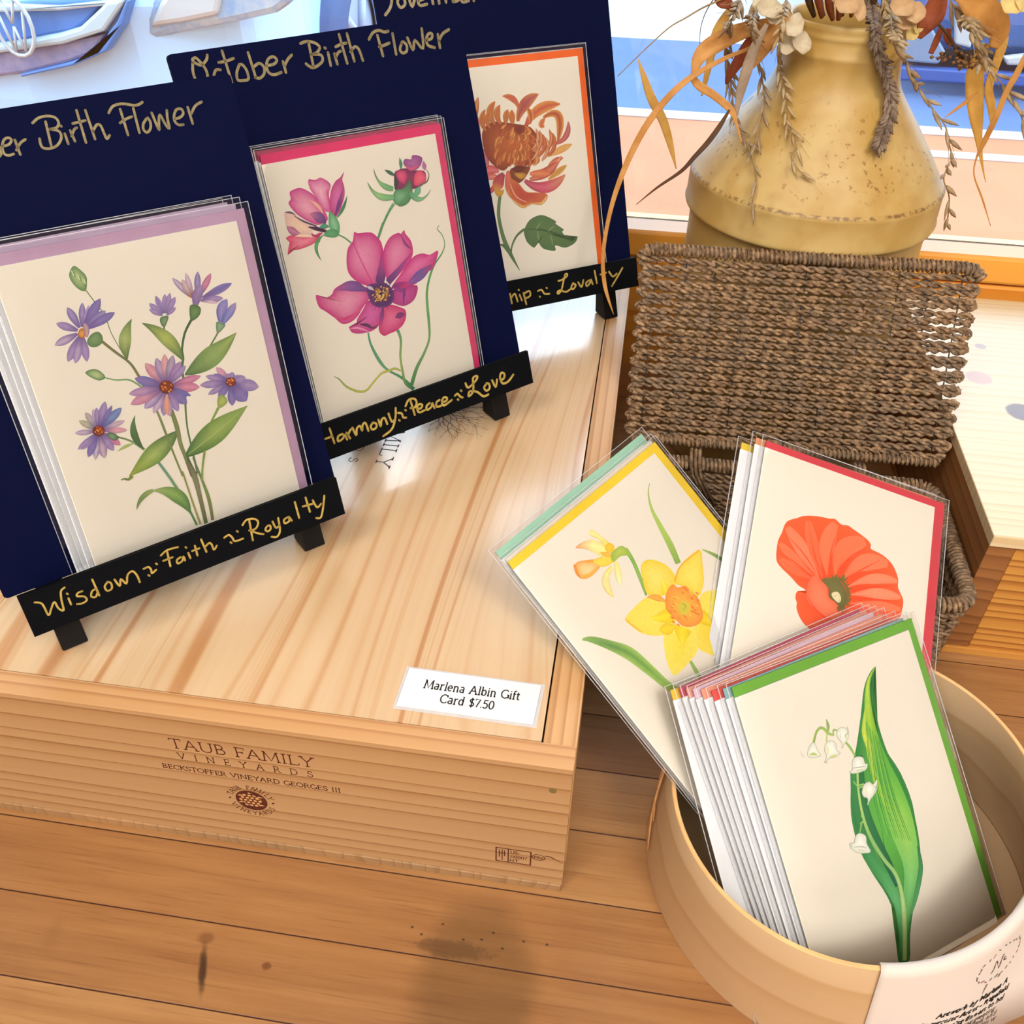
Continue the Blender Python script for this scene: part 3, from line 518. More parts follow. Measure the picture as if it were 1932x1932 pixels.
  ('s','7f8a4c 9a9a50',[5282,3941,72,5312,3043,79,5348,1976,90,5406,879,104]),
  ('s','6f6a50 7f7f5c 5f6a3c',[5651,4305,180,5792,3472,274,5766,2332,213,5696,822,189]),
  ('s','5f6f58 6f8a4c 7f7a4c',[5973,4491,72,6093,3221,110,6168,2087,168,6068,890,143]),
  ('s','7f9a4c',[6611,4575,100,6292,3798,82,6102,3168,101]),
  ('r','3f7040 5f8a48 8fa460','4f8048 8fae60 9ab070',[5081,1667,56,5019,2025,335,4922,2343,539,4791,2621,657,4626,2860,679,4427,3061,584,4194,3223,426,3928,3348,230,3630,3435,20]),
  ('s','8fa460 5f7d4c',[3676,3443,133,3507,3428,212,3351,3392,251,3205,3335,258,3071,3257,238,2948,3158,198,2836,3038,145,2735,2897,83,2645,2734,13]),
  ('s','4f6a3c 7f8a3c',[2368,4451,34,2522,4470,74,2728,4375,121,2934,4495,172]),
 ],
 'cosmos': [
  ('s','5f9068',[3523,10889,76,3880,10633,88,4216,10274,100]),
  ('s','5f8f60',[6487,10993,125,6200,10567,131,5956,10187,136]),
  ('s','5f8f68 6f9a70 4f8f58 5f9f58 6f9a60 4f8a50',[10200,10109,36,10025,9921,64,10283,9535,66,10368,8955,68,10059,8453,89,9401,7912,126,8927,7274,149,8546,6440,168,8389,5546,185,8296,4627,187,8112,3601,153,7558,2785,179,6841,2012,238,6260,1078,277]),
  ('s','4f9070 5f9a70 3f7f58',[4081,5009,106,4096,4256,154,4425,3171,217,4852,2456,146,5742,1658,174,6358,741,253]),
  ('s','4f8f68 8fa860 3f7f50',[6049,4673,206,6131,4005,168,5875,3007,152,5831,2057,164,5869,1316,193,6306,818,215]),
  ('s','6f9a70 b0b050 b8b858 9aa850',[1315,3059,35,1594,2803,98,1955,2228,138,2601,1740,151,3156,1634,143,3686,1956,134,4368,2356,150,4970,2393,159,5371,2399,143,5717,2150,87]),
  ('b','e08cb0','c0307c',[4700,9478,4536,10844,4751,10722,5586,10609,5985,10181,6142,9770,6048,8808,5648,7902,5236,7496,4875,7579,4107,8032,3648,8681,3694,9424,3953,10063,4328,10357]),
  ('r','5c3a72 8a3f80 c0307c','4a3468 a04a84 c0307c',[5466,7665,511,5586,7886,606,5692,8110,605,5783,8338,541,5860,8569,445,5922,8803,349,5970,9041,253,6003,9281,158,6022,9524,63]),
  ('s','c0307c d0588a c0307c',[4332,10250,33,4614,9118,102,5032,7709,58]),
  ('b','e088ae','c0307c',[6949,9110,6173,9492,6722,10086,7331,10235,7504,10146,7767,10312,7813,10084,8095,9589,8081,8927,7701,8394,6861,7852,6197,7498,5982,7826,6005,8762]),
  ('s','5c3a72 8a4a90 c0307c',[6025,7593,369,6274,7745,400,6519,7900,370,6763,8058,309,7004,8220,247,7242,8385,217,7479,8553,165,7712,8725,103,7944,8900,41]),
  ('s','8a3f78',[7492,10094,46,7685,9507,176,8002,9166,59]),
  ('b','dc70a4','c0307c',[8182,8178,6210,7270,7157,8010,8023,8661,8702,8740,9198,8551,9832,8671,9488,8007,9072,7642,8435,7499,7947,7096,7204,7040,6494,7091]),
  ('r','7a4a90 6a5aa0 a03a70','9a5a9c 7a5a98 a04a7c',[7303,7187,48,7563,7263,290,7819,7346,471,8072,7436,579,8321,7533,603,8567,7638,522,8809,7749,384,9048,7868,209,9282,7995,18]),
  ('s','5c3a72 c0307c',[6210,7270,24,6356,7277,143,6502,7282,232,6649,7285,285,6796,7287,296,6943,7288,257,7092,7287,189,7240,7285,103,7389,7281,9]),
  ('b','e294b0','c0307c',[3129,7050,1359,7937,1819,7639,2323,7736,2571,8004,3221,8180,3756,8112,4518,7662,4789,7210,4594,6921,4136,6583,3654,6141,3094,5888,2550,5942,2173,6399,1694,6905,1365,7259]),
  ('r','5c3a72 7a4a90 a04a88','6a4a88 8a5a98 b05a90',[4574,7371,51,4351,7570,306,4119,7728,492,3878,7846,601,3628,7925,622,3368,7964,536,3099,7965,392,2821,7927,212,2533,7850,18]),
  ('s','d45a84 c83a70 d45a84',[2129,6466,56,2854,6173,171,3980,6453,58]),
  ('b','d064a6','b83f7c',[4441,6001,4582,6868,5377,6451,5327,5952,4933,5364,4688,5139,4214,5032,3530,5096,3070,5273,2929,5592,3043,5676,3468,5623,3544,5943,4026,6386]),
  ('s','4a3050 6a4058',[3658,5631,58,4122,5456,199,4445,5202,118,4921,5310,36]),
  ('s','e08aac',[2946,5531,35,3488,5448,139,4154,5048,35]),
  ('b','dc6e94','c03070',[5806,5488,5401,6275,5978,6248,6563,5934,6840,5693,6774,5246,6455,4860,5943,4642,5470,4590,5069,4549,4820,4875,4890,5317,5180,5874]),
  ('s','5c3a72 8a3f80 c0307c',[5414,6329,22,5358,6170,131,5300,6012,213,5237,5855,261,5171,5700,272,5101,5546,235,5028,5394,173,4951,5242,94,4870,5093,8]),
  ('s','7a3a70',[6054,5426,29,6142,5452,175,6232,5471,283,6323,5486,347,6414,5494,361,6507,5498,313,6601,5495,230,6695,5487,125,6791,5474,11]),
  ('b','c04e96','a83a78',[6958,6527,6125,6895,6743,7033,7923,6988,7761,6394,7391,6079,6900,5967,6524,6058,6077,6396]),
  ('s','8a3f80',[6149,7002,19,6342,7039,115,6513,7046,186,6662,7022,229,6788,6968,238,6893,6883,206,6975,6767,152,7035,6621,83,7072,6443,7]),
  ('s','7a3a80',[7067,7015,179,6884,6488,144,6787,6052,60]),
  ('b','3a2a4c','6a3a78',[5440,7000,4577,7648,5164,7734,5781,7649,6198,7216,6286,6744,5990,6302,5450,6206,4915,6393,4629,6800]),
  ('s','3a2a50 7a3a80',[6045,6829,83,6354,6756,12]),
  ('s','3a2a50 7a3a80',[5986,6683,83,6354,6490,12]),
  ('s','3a2a50 7a3a80',[5881,6562,83,6253,6220,12]),
  ('s','3a2a50 7a3a80',[5741,6473,83,5921,6180,12]),
  ('s','3a2a50 7a3a80',[5575,6426,83,5681,6017,12]),
  ('s','3a2a50 7a3a80',[5399,6423,82,5381,6146,12]),
  ('s','3a2a50 7a3a80',[5226,6465,82,5088,6128,12]),
  ('s','3a2a50 7a3a80',[5070,6548,82,4772,6199,12]),
  ('s','3a2a50 7a3a80',[4944,6665,82,4661,6486,12]),
  ('s','3a2a50 7a3a80',[4859,6806,81,4436,6683,12]),
  ('s','3a2a50 7a3a80',[4819,6960,81,4515,6954,12]),
  ('s','3a2a50 7a3a80',[4830,7115,81,4435,7208,12]),
  ('s','3a2a50 7a3a80',[4889,7259,81,4447,7490,11]),
  ('s','3a2a50 7a3a80',[4991,7379,81,4738,7612,12]),
  ('s','3a2a50 7a3a80',[5130,7467,81,4907,7828,12]),
  ('s','3a2a50 7a3a80',[5293,7515,81,5223,7784,12]),
  ('s','3a2a50 7a3a80',[5468,7520,81,5490,7878,12]),
  ('s','3a2a50 7a3a80',[5640,7480,82,5809,7894,12]),
  ('s','3a2a50 7a3a80',[5797,7400,82,6007,7647,12]),
  ('s','3a2a50 7a3a80',[5924,7284,82,6289,7515,12]),
  ('s','3a2a50 7a3a80',[6013,7143,82,6304,7228,12]),
  ('s','3a2a50 7a3a80',[6054,6988,83,6467,6997,12]),
  ('s','c98f45',[4859,7084,75,4973,7136,75]),
  ('s','d8a860',[5260,6675,76,5374,6726,76]),
  ('s','8a5a2c',[5792,7268,76,5907,7320,76]),
  ('s','b07838',[5559,6850,76,5674,6902,76]),
  ('s','e0bc78',[5746,6908,76,5862,6959,76]),
  ('s','c98f45',[5765,6946,76,5881,6998,76]),
  ('s','d8a860',[5151,7168,76,5265,7219,76]),
  ('s','8a5a2c',[5126,7283,75,5239,7334,76]),
  ('s','b07838',[5811,6954,76,5927,7006,76]),
  ('s','e0bc78',[5347,6700,76,5462,6751,76]),
  ('s','c98f45',[5268,6620,76,5382,6672,76]),
  ('s','d8a860',[5132,6914,76,5246,6965,76]),
  ('s','8a5a2c',[4829,7074,75,4943,7126,75]),
  ('s','b07838',[5265,6786,76,5379,6838,76]),
  ('s','e0bc78',[4918,6691,76,5032,6743,76]),
  ('s','c98f45',[5849,7062,76,5964,7114,76]),
  ('s','d8a860',[5802,7240,76,5917,7292,76]),
  ('s','8a5a2c',[5225,6888,76,5339,6940,76]),
  ('s','b07838',[5077,7248,75,5191,7299,76]),
  ('s','e0bc78',[5175,6818,76,5290,6870,76]),
  ('s','c98f45',[5014,6805,76,5128,6856,76]),
  ('s','d8a860',[5327,6747,76,5442,6798,76]),
  ('s','8a5a2c',[4813,6857,76,4927,6909,76]),
  ('s','b07838',[5068,7097,76,5181,7149,76]),
  ('s','e0bc78',[5298,6689,76,5413,6740,76]),
  ('s','c98f45',[5441,6798,76,5556,6849,76]),
  ('s','d8a860',[5173,6991,76,5287,7043,76]),
  ('s','8a5a2c',[4989,6945,76,5103,6996,76]),
  ('s','b07838',[5193,7350,75,5307,7402,76]),
  ('s','e0bc78',[5150,7322,75,5264,7373,76]),
  ('s','c98f45',[5018,6714,76,5132,6766,76]),
  ('s','d8a860',[5122,6693,76,5236,6744,76]),
  ('s','8a5a2c',[5181,6716,76,5296,6767,76]),
  ('s','b07838',[5639,6915,76,5754,6967,76]),
  ('s','e0bc78',[5642,7037,76,5756,7088,76]),
  ('s','c98f45',[5157,7313,75,5270,7364,76]),
  ('s','d8a860',[5267,7285,76,5381,7337,76]),
  ('s','8a5a2c',[5220,7047,76,5334,7099,76]),
  ('s','b07838',[5605,6909,76,5720,6961,76]),
  ('s','e0bc78',[5473,6876,76,5587,6928,76]),
  ('s','c98f45',[5682,6758,76,5798,6810,77]),
  ('s','d8a860',[5606,6593,77,5721,6645,77]),
  ('s','8a5a2c',[5149,7275,75,5263,7327,76]),
  ('s','b07838',[5257,7203,76,5371,7255,76]),
  ('s','e0bc78',[5847,7188,76,5962,7240,76]),
  ('s','c98f45',[5273,7288,76,5387,7340,76]),
  ('s','d8a860',[5624,7319,76,5738,7371,76]),
  ('s','8a5a2c',[5021,7331,75,5134,7383,75]),
  ('s','b07838',[5095,7176,76,5209,7228,76]),
  ('s','e0bc78',[5094,7041,76,5208,7092,76]),
  ('s','c98f45',[5561,6639,76,5676,6691,76]),
  ('s','d8a860',[5459,7419,76,5573,7470,76]),
  ('s','8a5a2c',[5606,7261,76,5720,7313,76]),
  ('s','b07838',[5727,6834,76,5842,6886,76]),
  ('s','e0bc78',[5834,7180,76,5949,7231,76]),
  ('s','c98f45',[4945,6943,76,5058,6994,76]),
  ('s','d8a860',[5416,6805,76,5530,6857,76]),
  ('s','8a5a2c',[5886,6819,77,6001,6870,77]),
  ('s','b07838',[5198,7110,76,5312,7162,76]),
  ('s','e0bc78',[5240,6932,76,5354,6983,76]),
  ('s','c98f45',[5508,6623,76,5623,6675,76]),
  ('s','d8a860',[5093,7226,75,5206,7278,76]),
  ('s','8a5a2c',[5297,6629,76,5412,6680,76]),
  ('s','b07838',[5739,7082,76,5854,7134,76]),
  ('s','e0bc78',[5490,6946,76,5604,6998,76]),
  ('s','c98f45',[5890,6789,77,6006,6841,77]),
  ('s','d8a860',[4808,7068,75,4921,7119,75]),
  ('s','8a5a2c',[5516,6793,76,5631,6845,76]),
  ('s','b07838',[5124,7369,75,5238,7421,75]),
  ('s','e0bc78',[5275,6888,76,5389,6940,76]),
  ('s','c98f45',[5560,7176,76,5675,7228,76]),
  ('s','d8a860',[5329,7162,76,5444,7214,76]),
  ('s','8a5a2c',[5141,7361,75,5255,7412,75]),
  ('s','b07838',[5285,7247,76,5399,7299,76]),
  ('s','e0bc78',[5310,7149,76,5425,7201,76]),
  ('s','c98f45',[5214,6716,76,5328,6767,76]),
  ('s','d8a860',[5519,7115,76,5633,7167,76]),
  ('s','8a5a2c',[5737,7275,76,5852,7327,76]),
  ('s','b07838',[5718,7050,76,5832,7101,76]),
  ('s','e0bc78',[5450,6780,76,5565,6832,76]),
  ('s','c8b8c8',[4577,7648,16,4645,7625,95,4709,7596,154,4768,7563,188,4824,7525,196,4876,7483,170,4923,7435,125,4966,7383,68,5006,7326,6]),
  ('b','e6a0b4','c4408a',[1969,12686,3079,11817,2571,11658,2142,11793,1383,12394,997,13064,1192,13277,1199,13621,1449,13725,1849,13754,2245,13537,2651,13115,2978,12348]),
  ('r','5c3a72 7a4a80 c0608c','5c3a72 8a5a90 cc7a98',[2918,11642,47,2839,11758,286,2752,11865,461,2656,11963,564,2551,12052,585,2438,12132,505,2316,12203,370,2185,12265,200,2046,12319,17]),
  ('r','d05a84','e6bca4',[2873,12163,26,2829,12307,155,2773,12441,250,2704,12566,306,2623,12682,317,2530,12788,274,2424,12884,200,2306,12972,109,2177,13050,9]),
  ('b','e8a8bc','c85494',[3000,13354,3313,12285,2978,12348,2651,13115,2433,13603,2433,14049,2821,14008,3175,14048,3520,13815,3695,13585,3463,13122]),
  ('s','b03a70 d0608c a04a78',[2467,14068,104,2870,13975,42,3175,14048,52,3564,13758,85,3671,13489,21]),
  ('s','c84a7c',[3369,12275,9,3377,12434,52,3384,12593,84,3389,12751,103,3393,12909,107,3395,13066,92,3396,13224,67,3395,13380,37,3393,13537,3]),
  ('b','d070a8','b83f7c',[3957,12984,3337,12383,3611,13247,4023,13730,4353,13875,4684,14147,4454,13808,4489,13347,4358,12810,3934,12170,3553,11830,3433,12058]),
  ('s','5c3a72 7a3a80 b04a88',[3509,11889,19,3640,12058,115,3765,12230,186,3884,12404,228,3997,12581,237,4105,12761,205,4206,12942,150,4302,13127,82,4392,13313,7]),
  ('b','ecccb0','e0b8b0',[1353,11844,659,12630,1098,12598,1399,12240,1922,11835,2017,11305,1937,11218,803,11471,592,11740,575,11995,596,12392]),
  ('s','6a5068',[639,12659,9,736,12655,55,828,12643,89,914,12621,109,995,12589,114,1070,12548,99,1140,12497,73,1204,12436,39,1263,12366,3]),
  ('s','7a5a78 4a3050',[1155,12386,42,1620,11995,105,2325,11604,53]),
  ('r','a8608c','c8849c',[589,11942,32,651,11849,191,720,11763,310,796,11684,381,880,11612,397,972,11548,344,1072,11490,253,1179,11440,138,1294,11398,12]),
  ('b','e88a9c','d0406c',[1290,10938,371,11329,790,11422,1407,11171,1980,11158,2460,11217,2194,10857,1622,10663,917,10603,473,10644,248,10435,417,10861,534,11092]),
  ('s','ecc8b0',[932,11317,17,1068,11316,102,1202,11307,165,1334,11288,203,1463,11261,212,1589,11224,183,1713,11178,135,1835,11124,73,1955,11060,6]),
  ('s','4a2848',[1818,11652,53,2343,11446,214,2919,11177,108]),
  ('s','a83a68',[1895,11278,53,2188,11065,128,2571,11195,54]),
  ('s','5c3a60',[2020,10633,17,2073,10678,104,2124,10724,169,2174,10772,207,2223,10820,215,2272,10868,186,2319,10918,136,2365,10969,74,2410,11020,6]),
  ('r','4f8f60 5fa070 4f9060','7fb890 8fc49a 5fa070',[3390,10927,327,3396,11098,498,3396,11267,602,3390,11436,642,3379,11603,616,3363,11770,518,3340,11937,388,3312,12102,226,3279,12266,32]),
  ('b','5fa070','4f8f60',[3113,11009,2645,11024,2944,11276,3508,11165,3491,10855,3183,10812]),
  ('s','4f9070',[2466,11473,21,2548,11498,130,2629,11513,210,2709,11519,258,2788,11515,268,2866,11501,232,2943,11478,171,3018,11445,93,3093,11402,8]),
  ('s','4f8a58 5f9f68 3f7a58',[2658,11074,17,2432,10973,104,2252,10854,169,2119,10716,207,2032,10560,215,1992,10385,186,1997,10191,137,2048,9977,75,2146,9743,7]),
  ('s','4f9068 3f6a50',[3598,11769,15,3753,11884,89,3898,12006,145,4033,12135,177,4157,12270,184,4272,12412,159,4376,12561,117,4470,12716,64,4553,12878,6]),
  ('b','8a4060','7a3460',[8689,12991,7657,12643,7789,13508,8077,13668,8526,13699,9120,13497,9796,13334,9835,12904,9432,12547,8638,12472,8000,12478]),
  ('b','b06a9c','8a4a88',[9080,13896,8521,13959,8668,14195,9062,14107,9168,14298,9483,14275,9824,14065,9611,13680,9250,13502,8766,13634]),
  ('s','c85a80',[8621,13839,57,8946,13578,193,9486,13700,57]),
  ('b','dc6080','a83a68',[8192,13337,7880,13493,8138,13658,8554,13538,8610,13215,8336,12841,8003,13055]),
  ('b','e86a80','c8486c',[9468,13019,9138,13285,9525,13431,9868,13058,9728,12709,9243,12579,8954,12735]),
  ('s','b070a0',[9870,13375,23,9868,13441,140,9866,13508,226,9864,13574,277,9862,13640,288,9860,13706,249,9858,13772,182,9856,13838,99,9854,13904,9]),
  ('r','3f6f50 4f7f58 3f5f50','7fae80 6f9a70 4f6a50',[7619,11910,427,7844,11989,685,8044,12085,815,8219,12200,837,8368,12333,773,8490,12484,644,8586,12652,472,8656,12839,268,8700,13042,43]),
  ('b','7fae84','4f8a60',[7871,12183,7402,12214,7718,12632,8503,12442,8447,12187,7925,11855,7535,11820]),
  ('s','3a4a48',[7657,12643,21,7702,12733,126,7741,12824,204,7774,12916,250,7802,13010,260,7824,13104,224,7841,13199,165,7852,13295,89,7858,13392,8]),
  ('s','6faa78 8fbc80 5f8a60',[7480,12279,238,7184,12293,326,6919,12341,374,6687,12423,372,6485,12540,312,6315,12691,223,6176,12876,155,6068,13094,92,5990,13345,19]),
  ('s','6faa78 7fb078 4f7058',[7547,12714,237,7305,12801,312,7096,12909,319,6921,13038,268,6780,13188,167,6671,13359,116,6595,13550,83,6551,13763,54,6539,13996,16]),
  ('s','3f6a54',[7827,13397,16,7752,13455,98,7676,13512,158,7600,13568,194,7523,13623,201,7446,13678,174,7368,13731,127,7289,13784,69,7210,13835,6]),
  ('s','4f8a68',[8271,13688,16,8296,13767,98,8316,13846,159,8331,13926,195,8339,14005,202,8343,14085,175,8340,14165,128,8333,14246,70,8319,14327,6]),
  ('s','5f9a70 7fb488 5f8060',[8605,12318,241,8748,12116,320,8901,11968,330,9063,11874,287,9236,11835,210,9418,11851,131,9609,11922,88,9810,12049,57,10020,12231,18]),
  ('s','6faa88',[8819,12121,32,8902,12164,196,8981,12210,318,9056,12260,389,9127,12313,405,9193,12369,350,9256,12429,257,9314,12491,140,9369,12558,12]),
  ('s','6a6a58',[9317,12620,58,9865,12739,81,10079,13129,46,9944,13416,23]),
  ('s','6faa80 4f8a60 5f8f60',[7394,11898,193,6956,11501,148,6442,10907,125,5964,10197,125]),
 ],
 'mum': [
  ('s','6a8058 5f7f54 54734c',[3600,6736,220,3361,5937,265,3228,5046,267,3355,3752,300,3674,2625,333,4348,1056,46]),
  ('s','54734c',[3811,2168,107,3953,2869,136,4463,3580,166,5171,3973,197]),
  ('s','54734c',[2947,3172,45,3330,3040,226,3584,2567,151]),
  ('b','5f7a4c','55724a',[6829,3432,5121,3909,5659,4544,6512,4775,7146,4574,7835,4112,7735,3982,8381,3449,8235,3289,8521,2878,9028,2505,9487,2765,9220,2327,8339,2097,7532,2410,7481,2013,6513,2315,6092,2893,5790,2504,5273,2949,5102,3481]),
  ('s','3f5a3c',[5246,3926,11,5770,3865,66,6281,3766,108,6777,3628,133,7260,3452,139,7728,3237,121,8183,2983,89,8625,2688,49,9052,2353,4]),
  ('s','7f9464',[6045,3768,9,6117,3839,52,6188,3909,84,6260,3979,103,6331,4049,107,6402,4119,92,6474,4189,68,6545,4259,37,6617,4329,3]),
  ('s','7f9464',[7001,3478,9,7091,3527,52,7181,3577,85,7271,3627,104,7361,3677,108,7451,3726,93,7541,3776,69,7631,3826,37,7721,3876,3]),
  ('s','7f9464',[6198,3673,9,6203,3564,52,6209,3455,84,6215,3345,103,6221,3236,107,6227,3126,93,6233,3016,68,6239,2906,37,6245,2796,3]),
  ('s','7f9464',[7237,3369,9,7252,3239,52,7266,3110,85,7281,2980,104,7295,2850,109,7310,2720,94,7324,2589,69,7339,2459,38,7353,2328,3]),
  ('r','a84a3c','d89a50',[2275,11479,126,2329,11716,226,2389,11951,308,2455,12185,371,2527,12417,417,2604,12647,411,2687,12875,360,2776,13102,244,2870,13328,42]),
  ('r','a84a3c','c8604c',[2623,10781,118,2585,11047,213,2550,11312,289,2520,11577,348,2493,11841,391,2470,12104,384,2451,12367,337,2436,12629,228,2424,12891,39]),
  ('r','d89a50 b86a50 d89a50','c8604c',[5856,12200,133,5826,12416,238,5764,12605,324,5670,12768,390,5544,12906,439,5386,13018,432,5195,13105,378,4974,13166,256,4720,13202,44]),
  ('r','d89a50 b05a40 d89a50','9a4a50 b05a60',[5667,11427,237,5787,11726,425,5939,11997,578,6124,12241,698,6342,12456,786,6594,12644,775,6878,12805,681,7197,12938,463,7549,13045,79]),
  ('r','a84a3c d89a50 d89a50','c85a50 c05a48',[6242,11029,228,6494,11345,409,6779,11613,557,7097,11832,673,7449,12004,759,7834,12128,749,8254,12203,659,8709,12231,449,9201,12210,77]),
  ('r','d89a50','a84a3c',[7735,11465,196,8190,11609,354,8547,11644,483,8806,11569,585,8967,11385,661,9028,11090,653,8991,10684,575,8853,10165,392,8615,9534,67]),
  ('r','d89a50','c8604c',[7735,10860,132,7613,10870,237,7532,10897,322,7491,10943,388,7491,11007,437,7531,11090,431,7611,11191,378,7732,11310,257,7893,11447,44]),
  ('r','a84a3c 9a5a60','c8706c',[8454,9553,134,8758,9627,241,9019,9730,328,9239,9864,396,9416,10027,447,9550,10221,440,9642,10444,386,9691,10697,262,9697,10978,44]),
  ('r','d89a50','d8a868',[7707,8820,147,7973,8885,265,8239,8951,361,8505,9019,437,8770,9089,493,9036,9161,486,9301,9235,427,9565,9311,291,9830,9388,50]),
  ('r','d89a50','a84a3c',[6572,11126,130,6657,11275,234,6714,11423,319,6745,11568,384,6748,11711,433,6725,11853,426,6674,11992,373,6597,12129,253,6493,12264,43]),
  ('r','a84a3c','d88a70',[7697,8131,112,7843,8212,202,7993,8285,275,8147,8348,332,8305,8402,374,8468,8446,369,8634,8481,324,8804,8507,220,8979,8524,38]),
  ('r','c8604c','e0a080',[6603,7856,134,6946,7835,241,7271,7848,329,7578,7898,398,7867,7983,449,8137,8104,443,8388,8261,389,8621,8453,264,8834,8680,45]),
  ('r','d89a50','b8904c',[7571,7172,135,7771,7275,244,7973,7378,332,8175,7479,401,8378,7580,452,8582,7680,445,8787,7778,391,8993,7876,266,9199,7974,45]),
  ('r','a84a3c','d08068',[6052,7374,200,6404,7414,362,6744,7475,493,7073,7558,596,7391,7663,673,7696,7790,663,7989,7938,583,8270,8109,396,8539,8301,67]),
  ('r','8a3a4c c04a60 c87050','c85a6c d0687c c8906c',[5647,7359,244,6037,7061,442,6436,6846,604,6844,6715,732,7260,6668,828,7683,6706,818,8114,6830,720,8551,7039,489,8995,7334,83]),
  ('r','c8604c','d88a60',[6108,7782,178,6317,7755,320,6525,7728,437,6734,7700,528,6944,7673,596,7154,7646,588,7364,7618,517,7575,7590,352,7786,7563,60]),
  ('r','c84a4c','dc8080',[3706,8233,196,3545,8319,352,3388,8382,478,3235,8420,576,3087,8434,649,2943,8424,638,2804,8390,560,2668,8332,380,2536,8250,65]),
  ('r','c8604c','e09088',[3636,7764,131,3512,7847,235,3388,7909,320,3263,7950,386,3138,7968,434,3011,7966,427,2884,7942,375,2756,7896,255,2627,7830,43]),
  ('r','b05060','c87880',[2923,8741,172,2883,8899,310,2842,9057,421,2799,9214,508,2756,9370,571,2713,9526,562,2668,9682,492,2622,9837,334,2576,9991,57]),
  ('r','c04a58','c8604c',[3353,7459,109,3284,7376,197,3211,7295,268,3135,7216,323,3056,7140,364,2975,7066,359,2890,6995,315,2802,6926,214,2712,6859,36]),
  ('r','8a3a4c c04a50 d89a50','b85060 c05a58 d8a850',[4072,8049,262,3923,7927,472,3790,7797,642,3673,7658,776,3573,7512,874,3490,7357,862,3423,7194,757,3373,7022,515,3339,6842,88]),
  ('b','b8653c','8a4434',[4830,9987,2732,10504,2909,11144,3592,11593,4581,11482,5639,11231,6623,10919,7214,9974,7105,9169,6696,8534,5544,8337,4791,8639,4102,8250,3382,8682,2873,9421]),
  ('r','8a3f30','d8924c',[4261,9391,74,4198,9317,132,4141,9241,180,4090,9162,218,4045,9081,245,4006,8998,242,3974,8912,213,3948,8823,144,3928,8733,25]),
  ('r','a8503a','c87a44',[4164,9311,74,4097,9236,132,4037,9159,180,3984,9078,218,3938,8996,245,3899,8910,242,3867,8822,213,3842,8730,144,3824,8637,25]),
  ('r','b8603c','e0a860',[5232,9724,74,5231,9642,133,5221,9563,181,5203,9486,219,5177,9412,247,5142,9340,243,5098,9271,214,5047,9205,145,4987,9142,25]),
  ('r','8a3f30','b8653c',[5995,9955,74,6063,9868,134,6107,9785,182,6125,9707,220,6117,9634,248,6084,9566,244,6026,9503,215,5942,9446,146,5833,9393,25]),
  ('r','a8503a','d8924c',[5044,10752,73,5002,10702,132,4962,10650,179,4924,10598,217,4889,10544,244,4855,10490,241,4823,10435,211,4794,10378,144,4766,10321,24]),
  ('r','b8603c','c87a44',[3982,9878,73,3890,9822,132,3811,9760,179,3746,9693,216,3694,9620,244,3655,9541,240,3629,9457,211,3616,9367,143,3617,9271,24]),
  ('r','8a3f30','e0a860',[5306,10726,73,5296,10665,132,5280,10606,180,5258,10550,217,5232,10495,245,5199,10443,241,5162,10393,212,5119,10345,144,5071,10299,24]),
  ('r','a8503a','b8653c',[6163,10598,74,6262,10520,133,6329,10446,181,6363,10379,219,6365,10316,247,6334,10258,244,6270,10205,214,6174,10158,145,6045,10115,25]),
  ('r','b8603c','d8924c',[5190,10442,73,5173,10377,132,5151,10314,180,5126,10253,218,5097,10193,245,5064,10135,242,5026,10078,212,4985,10023,144,4940,9969,25]),
  ('r','8a3f30','c87a44',[5628,9774,74,5662,9687,133,5678,9605,182,5678,9526,220,5661,9452,248,5627,9381,244,5576,9315,214,5508,9254,146,5424,9196,25]),
  ('r','a8503a','e0a860',[5573,10468,74,5600,10395,133,5613,10325,181,5610,10260,218,5593,10200,246,5561,10143,242,5514,10091,213,5453,10043,145,5376,9999,25]),
  ('r','b8603c','b8653c',[4970,10624,73,4925,10571,132,4882,10518,179,4843,10463,217,4806,10407,244,4772,10350,241,4741,10292,211,4712,10232,144,4686,10171,24]),
  ('r','8a3f30','d8924c',[5127,10820,73,5092,10769,132,5057,10717,179,5023,10665,217,4989,10613,244,4956,10561,241,4924,10508,211,4892,10455,144,4860,10402,24]),
  ('r','a8503a','c87a44',[3978,9275,74,3901,9201,132,3834,9124,180,3776,9044,218,3727,8960,245,3688,8872,242,3657,8781,212,3636,8686,144,3624,8587,25]),
  ('r','b8603c','e0a860',[6273,10883,74,6393,10809,133,6475,10739,181,6521,10675,219,6528,10615,247,6498,10561,243,6430,10511,214,6325,10467,145,6182,10428,25]),
  ('r','8a3f30','b8653c',[4578,11064,73,4481,11037,131,4400,11003,178,4333,10961,215,4282,10911,242,4245,10854,239,4224,10790,210,4217,10718,143,4225,10638,24]),
  ('r','a8503a','d8924c',[5859,9338,74,5909,9240,134,5939,9148,183,5947,9059,221,5933,8976,249,5898,8896,245,5842,8822,216,5764,8752,146,5665,8687,25]),
  ('r','b8603c','c87a44',[4047,10308,73,3945,10264,131,3859,10213,179,3789,10155,216,3734,10090,243,3696,10018,239,3673,9939,210,3666,9852,143,3675,9758,24]),
  ('r','8a3f30','e0a860',[4086,10474,73,3981,10434,131,3892,10388,178,3820,10333,215,3765,10271,243,3727,10201,239,3705,10124,210,3700,10039,143,3712,9946,24]),
  ('r','a8503a','b8653c',[5665,8865,75,5700,8761,134,5716,8661,183,5715,8564,221,5697,8472,250,5660,8384,246,5606,8300,216,5534,8221,147,5444,8145,25]),
